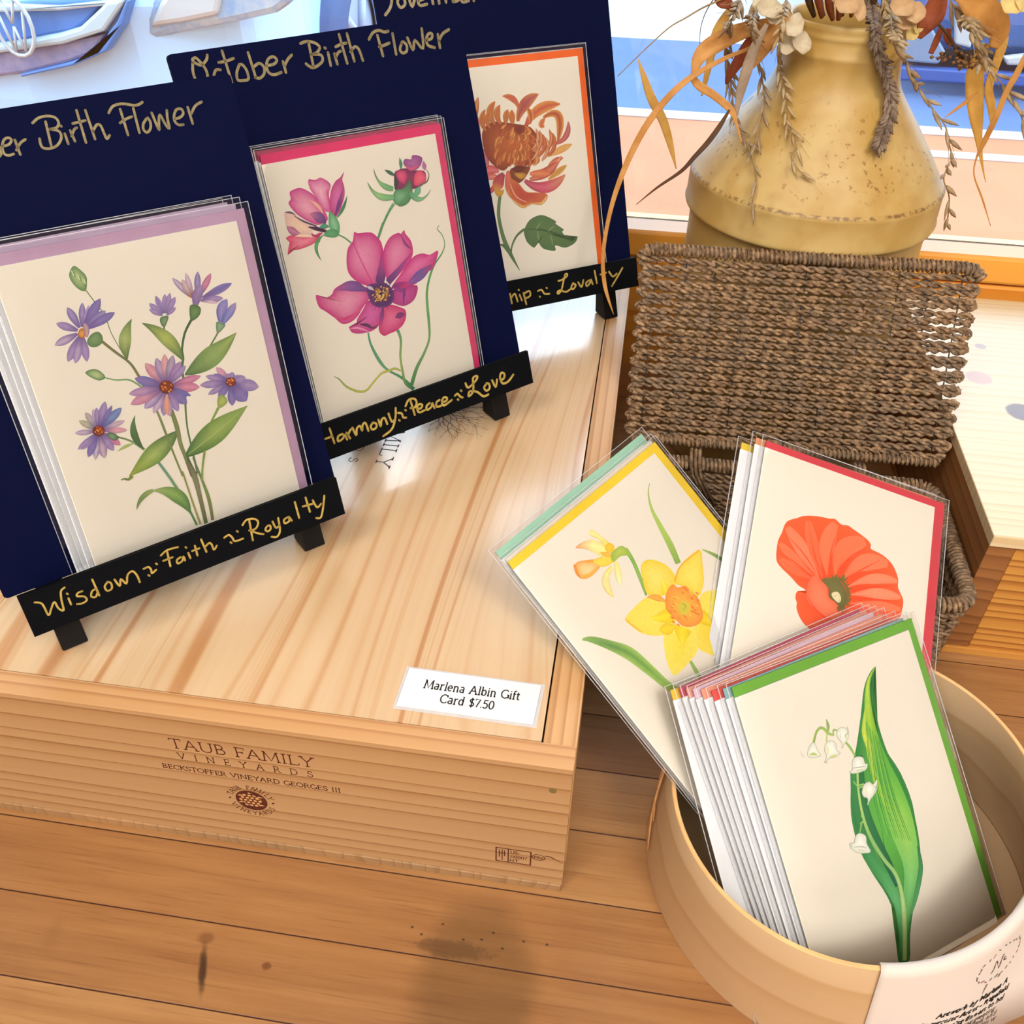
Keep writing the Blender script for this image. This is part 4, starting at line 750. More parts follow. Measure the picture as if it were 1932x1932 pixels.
  ('r','b8603c','d8924c',[4442,9490,74,4387,9416,133,4336,9340,180,4290,9263,218,4248,9184,246,4210,9104,242,4176,9022,213,4147,8938,144,4122,8852,25]),
  ('r','8a3f30','c87a44',[6510,9095,75,6605,8988,135,6667,8886,184,6696,8790,223,6694,8698,251,6659,8612,247,6591,8532,217,6491,8456,147,6359,8386,25]),
  ('r','a8503a','e0a860',[4155,10566,73,4050,10529,131,3962,10484,178,3891,10431,215,3836,10371,243,3798,10303,239,3776,10228,210,3771,10144,143,3783,10053,24]),
  ('r','b8603c','b8653c',[6490,10424,74,6614,10340,134,6700,10261,182,6747,10187,220,6755,10118,248,6724,10055,245,6653,9996,215,6544,9943,146,6395,9895,25]),
  ('r','8a3f30','d8924c',[6137,9921,74,6218,9831,134,6270,9747,182,6294,9667,220,6290,9593,248,6257,9524,245,6195,9459,215,6105,9401,146,5987,9347,25]),
  ('r','a8503a','c87a44',[5997,10034,74,6067,9948,134,6112,9866,182,6131,9790,220,6124,9718,248,6091,9652,244,6032,9590,215,5948,9534,146,5838,9483,25]),
  ('r','b8603c','e0a860',[4751,11295,73,4657,11273,131,4578,11244,178,4513,11207,215,4463,11162,242,4427,11110,239,4405,11050,210,4398,10983,142,4406,10908,24]),
  ('r','8a3f30','b8653c',[4662,10832,73,4582,10795,131,4514,10753,179,4456,10706,216,4409,10653,243,4373,10595,240,4348,10531,210,4334,10461,143,4331,10387,24]),
  ('r','a8503a','d8924c',[6633,9862,75,6752,9768,134,6834,9679,183,6878,9594,221,6883,9515,250,6850,9442,246,6779,9373,216,6670,9310,147,6523,9253,25]),
  ('r','b8603c','c87a44',[6153,9878,74,6235,9788,134,6288,9702,182,6313,9622,220,6308,9547,249,6275,9476,245,6213,9411,215,6123,9352,146,6003,9297,25]),
  ('r','8a3f30','e0a860',[5648,9256,74,5682,9159,134,5698,9066,183,5698,8978,221,5680,8893,249,5644,8813,245,5592,8737,215,5521,8665,146,5433,8597,25]),
  ('r','a8503a','b8653c',[6714,9166,75,6823,9059,135,6896,8957,184,6933,8861,223,6935,8770,251,6900,8684,248,6829,8603,217,6722,8528,148,6579,8459,25]),
  ('r','b8603c','d8924c',[5962,10956,74,6048,10886,133,6105,10821,181,6133,10761,218,6132,10706,246,6102,10656,242,6042,10611,213,5954,10571,145,5837,10537,25]),
  ('r','8a3f30','c87a44',[5250,11028,73,5222,10978,132,5194,10929,179,5164,10881,217,5133,10832,244,5101,10785,240,5068,10738,211,5034,10691,143,4998,10645,24]),
  ('r','a8503a','e0a860',[5356,9301,74,5368,9208,134,5368,9119,182,5356,9033,220,5332,8950,248,5297,8870,244,5249,8794,215,5189,8721,146,5118,8652,25]),
  ('r','b8603c','b8653c',[4642,11052,73,4551,11023,131,4474,10988,178,4411,10946,215,4361,10896,243,4325,10840,239,4302,10777,210,4293,10707,143,4298,10630,24]),
  ('r','8a3f30','d8924c',[5125,10581,73,5098,10522,132,5068,10464,180,5038,10407,217,5006,10350,245,4973,10293,241,4938,10238,212,4902,10182,144,4864,10128,24]),
  ('r','a8503a','c87a44',[6010,10350,74,6087,10269,133,6137,10193,182,6159,10122,219,6155,10056,247,6123,9996,244,6064,9940,214,5978,9889,145,5864,9844,25]),
  ('r','b8603c','e0a860',[5655,9968,74,5691,9884,133,5710,9805,182,5712,9730,219,5696,9659,247,5663,9592,244,5612,9530,214,5544,9473,145,5458,9420,25]),
  ('r','8a3f30','b8653c',[5460,8975,74,5481,8874,134,5487,8778,183,5479,8685,221,5457,8595,249,5420,8509,245,5369,8427,215,5304,8349,146,5225,8274,25]),
  ('r','a8503a','d8924c',[6183,11038,74,6299,10967,133,6379,10901,181,6422,10840,219,6429,10784,246,6399,10733,243,6333,10687,213,6230,10646,145,6091,10610,25]),
  ('r','b8603c','c87a44',[6120,10401,74,6209,10320,133,6269,10244,182,6298,10173,220,6297,10107,247,6265,10046,244,6203,9990,214,6111,9940,145,5988,9895,25]),
  ('r','8a3f30','e0a860',[4480,10576,73,4396,10534,131,4324,10487,179,4264,10434,216,4216,10376,243,4179,10312,240,4154,10243,211,4141,10168,143,4139,10087,24]),
  ('r','a8503a','b8653c',[5191,8948,74,5194,8850,134,5186,8756,182,5169,8663,220,5142,8574,248,5105,8487,245,5058,8403,215,5001,8322,146,4934,8243,25]),
  ('r','b8603c','d8924c',[5278,11071,73,5253,11022,132,5226,10973,179,5198,10925,217,5167,10877,244,5136,10831,240,5102,10785,211,5067,10740,143,5031,10695,24]),
  ('r','8a3f30','c87a44',[6032,10949,74,6126,10878,133,6190,10812,181,6222,10751,218,6223,10696,246,6193,10645,243,6132,10599,213,6040,10558,145,5916,10523,25]),
  ('r','a8503a','e0a860',[5117,9207,74,5112,9116,134,5099,9027,182,5079,8940,220,5050,8856,248,5013,8774,244,4969,8695,214,4916,8617,146,4856,8542,25]),
  ('r','b8603c','b8653c',[5352,10078,74,5357,10001,133,5353,9927,181,5339,9856,219,5316,9789,246,5282,9725,243,5238,9663,213,5185,9605,145,5122,9550,25]),
  ('r','8a3f30','d8924c',[5892,11102,73,5971,11035,132,6024,10974,180,6049,10917,218,6047,10865,246,6017,10819,242,5960,10777,212,5875,10740,144,5763,10709,25]),
  ('r','a8503a','c87a44',[5497,10147,74,5517,10069,133,5524,9994,181,5517,9924,219,5497,9857,247,5464,9794,243,5418,9735,213,5358,9680,145,5285,9629,25]),
  ('r','b8603c','e0a860',[6838,9488,75,6963,9386,135,7048,9289,184,7094,9197,222,7100,9111,251,7066,9029,247,6993,8954,217,6879,8883,147,6727,8818,25]),
  ('r','8a3f30','b8653c',[4644,11044,73,4554,11015,131,4477,10979,178,4414,10937,215,4364,10887,243,4328,10831,239,4305,10768,210,4296,10698,143,4301,10621,24]),
  ('r','a8503a','d8924c',[5094,9541,74,5083,9458,133,5067,9376,181,5044,9297,219,5014,9219,247,4978,9143,243,4936,9070,214,4888,8998,145,4833,8929,25]),
  ('r','b8603c','c87a44',[4982,10358,73,4946,10297,132,4911,10237,180,4876,10176,217,4841,10114,245,4807,10053,241,4773,9991,212,4739,9930,144,4706,9868,25]),
  ('r','8a3f30','e0a860',[6723,9065,75,6830,8956,135,6902,8853,184,6939,8754,223,6939,8661,251,6904,8574,248,6834,8491,218,6727,8415,148,6585,8343,25]),
  ('r','a8503a','b8653c',[4857,9144,74,4835,9055,133,4809,8967,182,4779,8881,219,4746,8795,247,4709,8711,244,4667,8628,214,4622,8546,145,4573,8466,25]),
  ('r','b8603c','d8924c',[5175,10948,73,5140,10899,132,5107,10850,179,5073,10800,217,5040,10751,244,5007,10701,240,4975,10651,211,4943,10601,143,4912,10550,24]),
  ('r','8a3f30','c87a44',[5327,9604,74,5334,9518,133,5332,9435,182,5318,9356,219,5294,9279,247,5259,9205,244,5213,9135,214,5156,9067,145,5089,9003,25]),
  ('r','a8503a','e0a860',[6621,9014,75,6721,8905,135,6787,8801,184,6820,8702,223,6819,8609,251,6783,8521,248,6714,8438,218,6611,8361,148,6474,8289,25]),
  ('r','b8603c','b8653c',[6084,9410,75,6153,9312,134,6196,9218,183,6213,9130,221,6205,9047,249,6170,8968,246,6110,8895,216,6024,8827,147,5911,8763,25]),
  ('r','8a3f30','d8924c',[5878,9517,74,5932,9423,134,5963,9333,183,5973,9248,221,5961,9167,249,5926,9092,245,5870,9021,215,5791,8955,146,5691,8893,25]),
  ('r','a8503a','c87a44',[6145,8916,75,6212,8809,135,6254,8706,184,6270,8608,222,6260,8515,250,6224,8427,247,6162,8344,217,6074,8267,147,5961,8194,25]),
  ('r','b8603c','e0a860',[5239,10919,73,5213,10867,132,5186,10815,179,5158,10764,217,5127,10713,244,5095,10664,241,5061,10615,211,5025,10567,144,4988,10520,24]),
  ('r','8a3f30','b8653c',[4917,10735,73,4863,10688,132,4814,10639,179,4770,10587,216,4731,10533,244,4697,10477,240,4667,10419,211,4642,10358,143,4622,10294,24]),
  ('r','a8503a','d8924c',[4763,9369,74,4732,9287,133,4699,9205,181,4664,9124,219,4629,9043,247,4592,8962,243,4553,8882,213,4513,8803,145,4472,8724,25]),
  ('r','b8603c','c87a44',[4309,10505,73,4216,10463,131,4137,10416,179,4072,10362,216,4021,10301,243,3983,10235,240,3960,10161,210,3950,10082,143,3953,9996,24]),
  ('r','8a3f30','e0a860',[6015,10562,74,6097,10485,133,6150,10412,181,6176,10345,219,6173,10283,247,6142,10226,243,6082,10174,214,5994,10127,145,5878,10085,25]),
  ('r','a8503a','b8653c',[4591,10923,73,4502,10891,131,4426,10853,178,4363,10808,215,4314,10756,243,4277,10698,239,4254,10633,210,4244,10561,143,4247,10483,24]),
  ('r','b8603c','d8924c',[3905,9728,73,3814,9668,132,3735,9603,179,3669,9533,217,3617,9457,244,3578,9375,240,3551,9288,211,3538,9196,144,3538,9098,24]),
  ('r','8a3f30','c87a44',[4825,10868,73,4758,10829,131,4699,10786,179,4648,10738,216,4605,10686,243,4570,10631,240,4543,10571,211,4524,10507,143,4513,10439,24]),
  ('r','9a4a30 d89a50','c8804c b85a44',[3125,11053,136,3021,11236,244,2952,11417,331,2918,11597,399,2919,11776,449,2954,11953,441,3025,12129,387,3129,12304,263,3269,12478,45]),
  ('r','9a4a30 d89a50','c8804c b85a44',[3876,11429,170,3735,11627,305,3643,11821,414,3599,12011,499,3604,12198,562,3656,12381,553,3756,12560,485,3904,12736,329,4100,12910,56]),
  ('r','9a4a30 d89a50','c8804c b85a44',[4332,11378,153,4230,11546,276,4161,11712,375,4125,11875,452,4123,12034,508,4153,12191,500,4217,12345,439,4314,12497,298,4445,12646,51]),
  ('r','9a4a30 d89a50','c8804c b85a44',[4715,11335,141,4717,11463,254,4730,11588,345,4752,11711,416,4784,11832,469,4826,11950,461,4878,12066,405,4940,12180,275,5011,12291,47]),
  ('r','9a4a30 d89a50','c8804c b85a44',[5253,11274,155,5243,11395,278,5238,11515,378,5238,11634,456,5243,11753,513,5253,11872,505,5268,11990,443,5288,12108,301,5313,12226,51]),
  ('r','9a4a30 d89a50','c8804c b85a44',[3457,11213,127,3370,11375,229,3316,11529,311,3296,11676,375,3310,11815,422,3357,11947,415,3438,12072,364,3553,12190,247,3701,12301,42]),
  ('r','a84a3c','e0b080',[6490,9381,88,6692,9521,158,6854,9672,216,6977,9834,260,7061,10008,293,7106,10192,288,7112,10387,253,7078,10592,171,7006,10808,29]),
  ('r','a84a3c','d89a60',[6725,9100,88,6927,9240,159,7089,9391,216,7213,9554,261,7297,9728,294,7342,9913,289,7347,10109,254,7313,10315,172,7241,10532,29]),
  ('r','a84a3c','c87a50',[6960,8817,89,7163,8957,160,7326,9109,217,7450,9273,262,7534,9447,295,7578,9633,290,7584,9830,255,7550,10037,173,7477,10255,29]),
  ('r','a84a3c','e0b080',[7197,8533,89,7400,8674,160,7564,8826,218,7688,8990,263,7772,9165,296,7817,9351,292,7822,9549,256,7787,9757,173,7714,9976,29]),
  ('r','a84a3c','d89a60',[7543,9060,89,7746,9201,160,7910,9353,218,8033,9517,263,8117,9692,296,8162,9877,291,8166,10074,255,8132,10281,173,8058,10499,29]),
  ('r','a84a3c','c87a50',[7782,8776,89,7986,8917,161,8149,9070,219,8273,9234,264,8357,9409,297,8402,9596,292,8406,9793,256,8371,10002,174,8296,10220,30]),
  ('r','a84a3c','e0b080',[6396,8696,88,6598,8836,159,6760,8987,217,6884,9150,261,6968,9325,294,7013,9510,290,7019,9706,254,6986,9913,172,6914,10131,29]),
  ('r','a84a3c','d89a60',[6741,9221,88,6943,9361,159,7106,9512,216,7229,9675,261,7313,9849,294,7358,10033,289,7363,10229,253,7330,10435,172,7257,10652,29]),
  ('r','a84a3c','c87a50',[6977,8938,89,7179,9079,159,7342,9231,217,7466,9394,262,7550,9568,295,7595,9754,290,7600,9950,254,7566,10157,173,7493,10375,29]),
  ('r','a84a3c','e0b080',[7214,8655,89,7416,8795,160,7580,8948,218,7704,9111,263,7788,9286,296,7833,9473,291,7838,9670,255,7803,9878,173,7730,10096,29]),
  ('r','a84a3c','d89a60',[7560,9182,89,7762,9323,160,7926,9475,218,8049,9638,263,8133,9813,296,8177,9998,291,8182,10195,255,8147,10402,173,8073,10619,29]),
  ('r','a84a3c','c87a50',[7798,8898,89,8002,9039,160,8165,9192,218,8289,9356,264,8373,9531,297,8417,9717,292,8422,9914,256,8387,10122,174,8312,10341,29]),
  ('b','7a3a34','8a4434',[5631,10898,5292,11004,5639,11231,6086,11047,6030,10652,5545,10574]),
  ('b','7a4430','8a4a34',[5241,7896,4577,8256,5231,8378,6174,8257,5950,7803,5400,7322,4831,7260,4567,7640]),
  ('b','c89a40','a87038',[5301,7750,4850,7947,5487,7932,5827,7785,5675,7563,5267,7513]),
  ('s','6a3430',[5849,8230,35,5700,8222,214,5550,8219,346,5402,8221,424,5253,8229,440,5105,8243,380,4958,8261,279,4811,8285,151,4665,8313,13]),
  ('r','c8604c c8604c d89a50','d88070 d07060 d8a060',[4412,8209,197,4383,7959,355,4365,7709,484,4360,7457,585,4366,7206,661,4385,6953,652,4417,6700,574,4460,6446,391,4516,6192,67]),
  ('b','b84a40','c87048',[5433,6413,4479,7583,5076,7297,5620,6597,6407,6418,7201,6238,7326,5938,6857,5508,6143,5681,5222,5494,4575,6043,4272,6713]),
  ('s','e0b070 c8904c e0b878',[4506,6123,74,5232,5564,195,5983,5703,105,6786,5589,227,7254,6019,76]),
  ('s','e0a080',[4440,7313,59,4782,6364,104,5594,5829,45]),
  ('s','c89a40',[3912,6970,35,3789,6860,213,3675,6787,345,3570,6752,423,3475,6754,439,3389,6794,380,3312,6872,278,3245,6986,151,3187,7138,13]),
 ],
 'daffodil': [
  ('r','7f9a48 9ab84c b4cc68 7fa44c','8fa850 b8d070 a8c860 8fb050',[9973,14924,30,9474,14537,75,8994,13765,178,8734,12766,324,8488,11679,425,8132,10596,364]),
  ('s','a8b868 6f9a50 7fa458',[9988,10238,75,10407,9557,211,10725,8774,227,10912,8083,152]),
  ('s','a8c050 7fb050 8fb858 7fa450',[6015,13099,325,5947,12412,240,5643,11489,238,5241,10525,139]),
  ('r','8fb05c 7fa458 a8c868 9ac060 a8c868','98b868 5f8f4c 6f9f48 a8c868',[618,11124,91,1024,10812,326,1683,9914,527,2263,8916,731,2583,7642,601,2849,6406,469,3227,5470,404]),
  ('s','8fb050 9abc68',[4879,6596,138,4761,5924,235,4586,5097,193]),
  ('s','7f8a48',[7757,6878,29,7344,5868,38,6086,5530,38,6089,5120,28]),
  ('b','f3e270','f0d040',[6329,10826,5341,10573,5763,11402,6130,11871,6673,11892,7175,11449,7486,10811,7416,10116,6965,9785,6359,9820,5676,10081]),
  ('b','f3e468','f0d048',[8388,9575,7160,9972,7934,10405,8886,10474,9858,10330,9400,9684,8656,8878,7747,8546,7519,9378]),
  ('s','f0a838',[7208,10020,115,8158,10410,73,9742,10328,60]),
  ('b','efe055','f0dc60',[8249,7757,7710,8407,8257,8502,8989,8129,9707,7516,9020,7097,8316,6871,7457,7436,7429,8036]),
  ('b','f3d440','f4e060',[6874,6888,6554,7624,7211,7622,7594,7250,7697,6508,7221,5962,6398,5614,6156,5802,5734,6538,5861,7173]),
  ('b','f3dc48','f4e268',[4927,7406,4582,8397,5451,8218,6289,7580,5674,6584,4641,6420,3628,6459,3513,6750,3736,7370]),
  ('b','f4e060','f2dc58',[4633,9566,3352,10412,4244,10501,5200,10434,5748,9946,5883,9357,5473,8445,5132,8218,4303,8530,3587,9239,3332,9990]),
  ('s','efb048',[3341,10381,68,3412,9970,81,3632,9284,54]),
  ('s','f0d020 f3dc40',[5791,8855,913,5609,8916,842,5435,8985,772,5267,9061,679,5106,9146,542,4952,9239,406,4804,9339,270,4663,9448,157,4528,9564,90]),
  ('s','f0d020 f3dc40',[5808,7946,1053,5687,7875,973,5573,7799,892,5468,7717,786,5370,7630,628,5280,7537,470,5198,7439,313,5123,7335,182,5057,7225,104]),
  ('s','f0a848',[5200,10434,28,5349,10337,169,5483,10232,274,5602,10120,337,5707,10001,351,5797,9874,304,5872,9740,223,5932,9598,121,5978,9449,11]),
  ('s','f0d428 f3e268',[6359,9820,638,6398,9943,591,6438,10066,543,6480,10188,479,6523,10309,384,6569,10430,288,6616,10551,192,6665,10671,112,6716,10791,64]),
  ('s','f0d020 f0c828',[7062,7898,630,7128,7726,749,7193,7552,750,7258,7379,672,7324,7206,554,7389,7032,435,7455,6858,317,7520,6684,198,7586,6510,79]),
  ('s','f0cc30',[4533,8756,50,4644,8670,301,4759,8592,488,4878,8524,600,5002,8463,624,5131,8412,541,5264,8369,398,5402,8335,217,5545,8309,19]),
  ('b','f5b848','ee9440',[6681,8679,6221,9841,6769,10011,7025,9947,7149,9650,7593,9448,7633,8962,7747,8546,7540,8036,7242,7598,6736,7486,6253,7649,5856,7991,5746,8401,5671,8945,5698,9332]),
  ('s','e8783c',[7840,8837,29,7868,8717,102,7916,8615,29]),
  ('s','f0a040',[7561,8847,29,7589,8727,101,7636,8625,29]),
  ('s','e08838',[6287,8468,28,6314,8349,99,6360,8249,28]),
  ('s','f5c058',[5908,8991,28,5935,8872,99,5981,8773,28]),
  ('s','e8783c',[6168,9299,28,6195,9181,99,6241,9081,28]),
  ('s','f0a040',[6305,9397,28,6332,9278,99,6379,9178,28]),
  ('s','e08838',[7447,9313,29,7474,9193,101,7522,9092,29]),
  ('s','f5c058',[6659,9415,28,6686,9296,100,6733,9195,29]),
  ('s','e8783c',[5642,8341,28,5669,8223,98,5715,8123,28]),
  ('s','f0a040',[5980,8657,28,6007,8539,99,6053,8438,28]),
  ('s','e08838',[7047,7997,29,7075,7877,100,7122,7776,29]),
  ('s','f5c058',[6617,8238,28,6644,8118,100,6691,8018,28]),
  ('s','e8783c',[6869,8316,29,6896,8197,100,6943,8095,29]),
  ('s','f0a040',[5559,8875,28,5586,8757,98,5632,8658,28]),
  ('s','e08838',[5506,8620,28,5532,8502,98,5578,8402,28]),
  ('s','f5c058',[7081,8334,29,7109,8214,100,7156,8113,29]),
  ('s','e8783c',[5630,8809,28,5657,8692,98,5703,8592,28]),
  ('s','f0a040',[7355,8597,29,7383,8477,101,7430,8375,29]),
  ('s','e08838',[5987,8978,28,6014,8860,99,6060,8760,28]),
  ('s','f5c058',[7540,9143,29,7568,9023,101,7615,8921,29]),
  ('s','e8783c',[6952,8155,29,6980,8036,100,7027,7934,29]),
  ('s','f0a040',[7182,9021,29,7209,8901,101,7257,8800,29]),
  ('s','e08838',[5759,9158,28,5786,9040,98,5832,8941,28]),
  ('s','f5c058',[7344,8366,29,7371,8246,101,7419,8145,29]),
  ('s','e8783c',[7067,8276,29,7094,8156,100,7141,8055,29]),
  ('s','f0a040',[6259,8146,28,6286,8028,99,6332,7927,28]),
  ('s','e08838',[6286,8387,28,6314,8268,99,6360,8168,28]),
  ('s','f5c058',[6346,9187,28,6373,9068,99,6420,8968,28]),
  ('s','e8783c',[7406,9491,29,7434,9372,101,7481,9270,29]),
  ('s','f0a040',[7377,8572,29,7404,8452,101,7452,8350,29]),
  ('s','e08838',[6513,9508,28,6540,9389,100,6587,9289,28]),
  ('s','f5c058',[6119,9265,28,6146,9147,99,6192,9047,28]),
  ('s','e8783c',[7046,8476,29,7074,8356,100,7121,8255,29]),
  ('s','f0a040',[5900,9011,28,5927,8892,99,5973,8793,28]),
  ('s','e08838',[6296,8185,28,6323,8066,99,6369,7965,28]),
  ('s','f5c058',[6528,9538,28,6556,9419,100,6602,9319,28]),
  ('s','e8783c',[5911,8537,28,5938,8419,99,5984,8319,28]),
  ('s','f0a040',[7556,9046,29,7584,8925,101,7632,8824,29]),
  ('s','e08838',[7119,9383,29,7146,9264,100,7193,9163,29]),
  ('s','f5c058',[7650,9035,29,7678,8915,101,7726,8813,29]),
  ('s','e8783c',[7353,8846,29,7381,8726,101,7428,8625,29]),
  ('s','f0a040',[5887,8495,28,5914,8377,99,5960,8277,28]),
  ('s','e08838',[5992,9257,28,6019,9139,99,6065,9039,28]),
  ('s','f5c058',[7513,9051,29,7541,8931,101,7589,8829,29]),
  ('s','e8783c',[7586,8526,29,7614,8406,101,7662,8304,29]),
  ('s','f0a040',[6312,8136,28,6339,8017,99,6386,7916,28]),
  ('b','d0c848','dcc048',[6602,8655,6425,8952,6861,8956,7070,8635,6731,8312,6284,8402,6234,8767]),
  ('s','b0a038',[6643,8954,28,6790,8679,57,6476,8586,28]),
  ('b','f5d898','f0a048',[3331,13610,2920,14185,3384,14169,4073,13674,4225,13324,3515,13197,2937,13300,2688,13640]),
  ('s','f09038',[2965,14232,135,2765,13821,161,2756,13511,67]),
  ('s','f0a040',[3418,14104,54,3900,13799,150,4328,13532,96]),
  ('s','f0b048',[2914,13476,134,3401,13280,163,3960,13355,68]),
  ('b','f3dc58','f0cc48',[4376,13377,3958,13757,4665,13573,5123,13326,4902,12999,4192,13188]),
  ('s','f3e488 f5e8a0 e8a070',[4887,13495,534,4855,13737,677,4787,13959,743,4684,14161,742,4547,14341,683,4374,14501,568,4167,14640,415,3927,14758,244,3653,14855,75]),
  ('s','f0d050 f3e48c f0e098',[5239,13650,276,5262,13834,380,5265,14016,346,5250,14194,265,5216,14369,230,5162,14540,265,5090,14707,345,4999,14871,367,4889,15030,229]),
  ('b','f0c838','e8c040',[5286,13698,5096,13913,5474,13890,5570,13577,5276,13380,4980,13590]),
  ('s','f0b848',[4628,13841,22,4682,13760,134,4739,13681,217,4798,13603,267,4860,13527,277,4925,13452,240,4992,13379,176,5062,13307,96,5135,13237,8]),
  ('b','b8c858','9ab84c',[5597,13192,5064,13369,5536,13439,5953,13347,6075,13057,5897,12774,5491,12982,4902,12999]),
  ('s','f3e080 e8e0a0 f0d880',[4658,12852,145,4380,12813,260,4145,12742,353,3951,12638,424,3799,12500,477,3689,12330,469,3618,12127,411,3589,11890,279,3600,11620,48]),
  ('s','f3e478 ecebb8',[5067,12962,125,4983,12821,225,4897,12681,306,4810,12543,369,4721,12406,415,4629,12271,408,4536,12136,358,4442,12003,243,4345,11872,41]),
 ],
 'poppy': [
  ('s','8aa85c 9ab868',[5151,5965,281,4964,5543,280,4697,5009,256,4547,4693,212]),
  ('b','ee4a22','f26034',[5299,8533,1703,9290,1654,10238,1812,10825,1998,11575,2635,12038,3053,12303,3835,12543,4591,12648,4939,12740,5379,12537,5782,12621,6052,12536,7028,12210,7374,11925,7402,11686,8199,11549,8868,11172,9308,10478,9369,9912,9770,9312,9759,8685,9659,8178,9144,7736,8276,7754,7107,6975,6281,6399,5714,6182,5352,5934,4780,5807,4172,5944,3687,6255,3338,6794,3315,7112,3175,7395,3263,7797,3755,7811,3675,8021,3264,8127,2717,8474,1961,8896]),
  ('r','f2603c f4805c f47a54','f4805c f4805c',[4449,8883,87,4178,9198,282,3900,9509,479,3616,9814,665,3325,10114,830,3027,10410,864,2723,10699,811,2412,10984,647,2095,11263,352]),
  ('r','f2603c f26840 f47a54','f26840 f26840',[4628,9035,72,4432,9390,236,4244,9751,401,4065,10118,557,3894,10493,696,3731,10874,726,3576,11262,682,3430,11658,546,3292,12060,297]),
  ('r','f2603c f47850 f47a54','f47850 f47850',[4898,9265,92,4773,9641,300,4685,10024,510,4636,10413,710,4626,10810,888,4654,11215,927,4721,11627,873,4828,12047,699,4975,12476,381]),
  ('r','f2603c f4744c f47a54','f4744c f4744c',[5382,9420,112,5358,9847,365,5398,10245,621,5502,10613,865,5670,10952,1082,5904,11260,1130,6203,11538,1063,6569,11785,851,7001,12001,464]),
  ('r','f2603c f47c56 f47a54','f47c56 f47c56',[5898,9344,98,6124,9749,319,6381,10103,542,6669,10406,755,6986,10656,944,7334,10853,985,7713,10997,926,8121,11087,740,8560,11122,402]),
  ('r','f2603c f58a66 f47a54','f58a66 f58a66',[6249,8976,58,6588,9264,191,6939,9517,324,7301,9735,451,7674,9916,564,8059,10061,588,8454,10169,553,8861,10240,442,9278,10273,240]),
  ('r','f2603c f6906c f47a54','f6906c f6906c',[6405,8548,63,6792,8724,206,7181,8880,349,7574,9017,486,7970,9133,607,8368,9230,633,8770,9306,594,9174,9362,475,9580,9398,258]),
  ('r','f2603c f47a54 f47a54','f47a54 f47a54',[6463,8091,53,6858,8187,173,7253,8277,294,7651,8362,408,8049,8441,510,8449,8514,532,8849,8582,499,9251,8644,399,9655,8700,217]),
  ('r','f2603c f46c46 f47a54','f46c46 f46c46',[6419,7653,58,6751,7669,188,7085,7691,318,7420,7720,442,7757,7756,552,8095,7798,574,8434,7847,539,8775,7902,431,9118,7965,234]),
  ('r','f2603c f4744c f47a54','f4744c f4744c',[4034,8989,58,3742,9124,188,3452,9263,318,3165,9406,440,2880,9552,549,2597,9702,571,2317,9857,535,2038,10015,426,1763,10177,231]),
  ('r','f2603c f36840 f47a54','f36840 f36840',[4066,8761,58,3785,8787,187,3510,8824,316,3239,8871,438,2972,8930,546,2711,9000,567,2453,9081,531,2201,9172,423,1952,9275,229]),
  ('s','e84824',[4724,9066,5,4532,9293,33,4356,9531,53,4195,9779,65,4049,10038,68,3919,10307,59,3804,10587,43,3705,10878,24,3621,11181,2]),
  ('s','e84824',[5030,9404,5,4982,9734,33,4953,10069,54,4946,10407,66,4959,10749,69,4993,11095,60,5048,11446,44,5125,11800,24,5223,12159,2]),
  ('s','e84824',[5612,9590,5,5709,9930,33,5840,10250,54,6005,10549,67,6204,10826,69,6437,11082,60,6705,11316,44,7009,11527,24,7347,11717,2]),
  ('s','e84824',[6279,8746,5,6630,8936,33,6985,9115,54,7345,9283,66,7710,9441,69,8078,9587,60,8451,9722,44,8828,9846,24,9209,9959,2]),
  ('s','e84824',[6386,8304,5,6782,8447,33,7181,8577,53,7581,8694,66,7984,8797,69,8389,8886,59,8796,8962,44,9205,9024,24,9615,9071,2]),
  ('s','e84824',[5916,9205,5,6179,9487,33,6449,9763,54,6726,10034,66,7011,10300,69,7304,10561,60,7604,10816,44,7911,11066,24,8226,11310,2]),
  ('s','e84824',[4401,8867,5,4162,9188,33,3905,9488,53,3628,9766,65,3332,10023,68,3018,10257,59,2684,10469,43,2332,10659,23,1962,10826,2]),
  ('s','e84824',[4168,8746,5,3887,8907,33,3600,9056,53,3306,9192,65,3006,9316,67,2699,9427,58,2385,9526,43,2065,9612,23,1740,9686,2]),
  ('s','e84824',[6347,7819,5,6723,7858,33,7099,7902,53,7477,7952,65,7857,8007,68,8238,8068,59,8621,8135,43,9005,8207,24,9391,8285,2]),
  ('b','f4805c','f26a48',[4702,7778,3802,7826,3813,8443,4129,9020,4557,8822,4992,8579,5168,8018,5697,7806,5937,7504,6103,6995,5828,6817,5130,6836,4398,7122,3962,7407]),
  ('s','e84420',[3839,7743,19,4391,7167,57,5130,6836,66,6016,6898,19]),
  ('s','f0552c f26440',[6211,6935,65,5979,6697,391,5739,6505,631,5491,6358,771,5234,6257,799,4969,6200,690,4696,6188,506,4413,6220,275,4122,6296,24]),
  ('s','f68a68',[6002,7010,23,6272,7062,139,6541,7125,225,6808,7200,276,7074,7287,288,7338,7386,250,7601,7496,184,7863,7619,100,8123,7754,9]),
  ('b','75713f','6a6638',[5631,8305,4605,8837,4917,9127,5509,9220,5946,8975,6277,8365,6281,7940,5967,7655,5589,7866,5162,8063,5070,8556]),
  ('s','6a6638 7a6a30',[5014,8751,58,4751,8852,77]),
  ('s','6a6638 7a6a30',[5045,8810,58,4915,8846,77]),
  ('s','6a6638 7a6a30',[5080,8865,58,4823,9037,77]),
  ('s','6a6638 7a6a30',[5118,8917,58,4912,9081,77]),
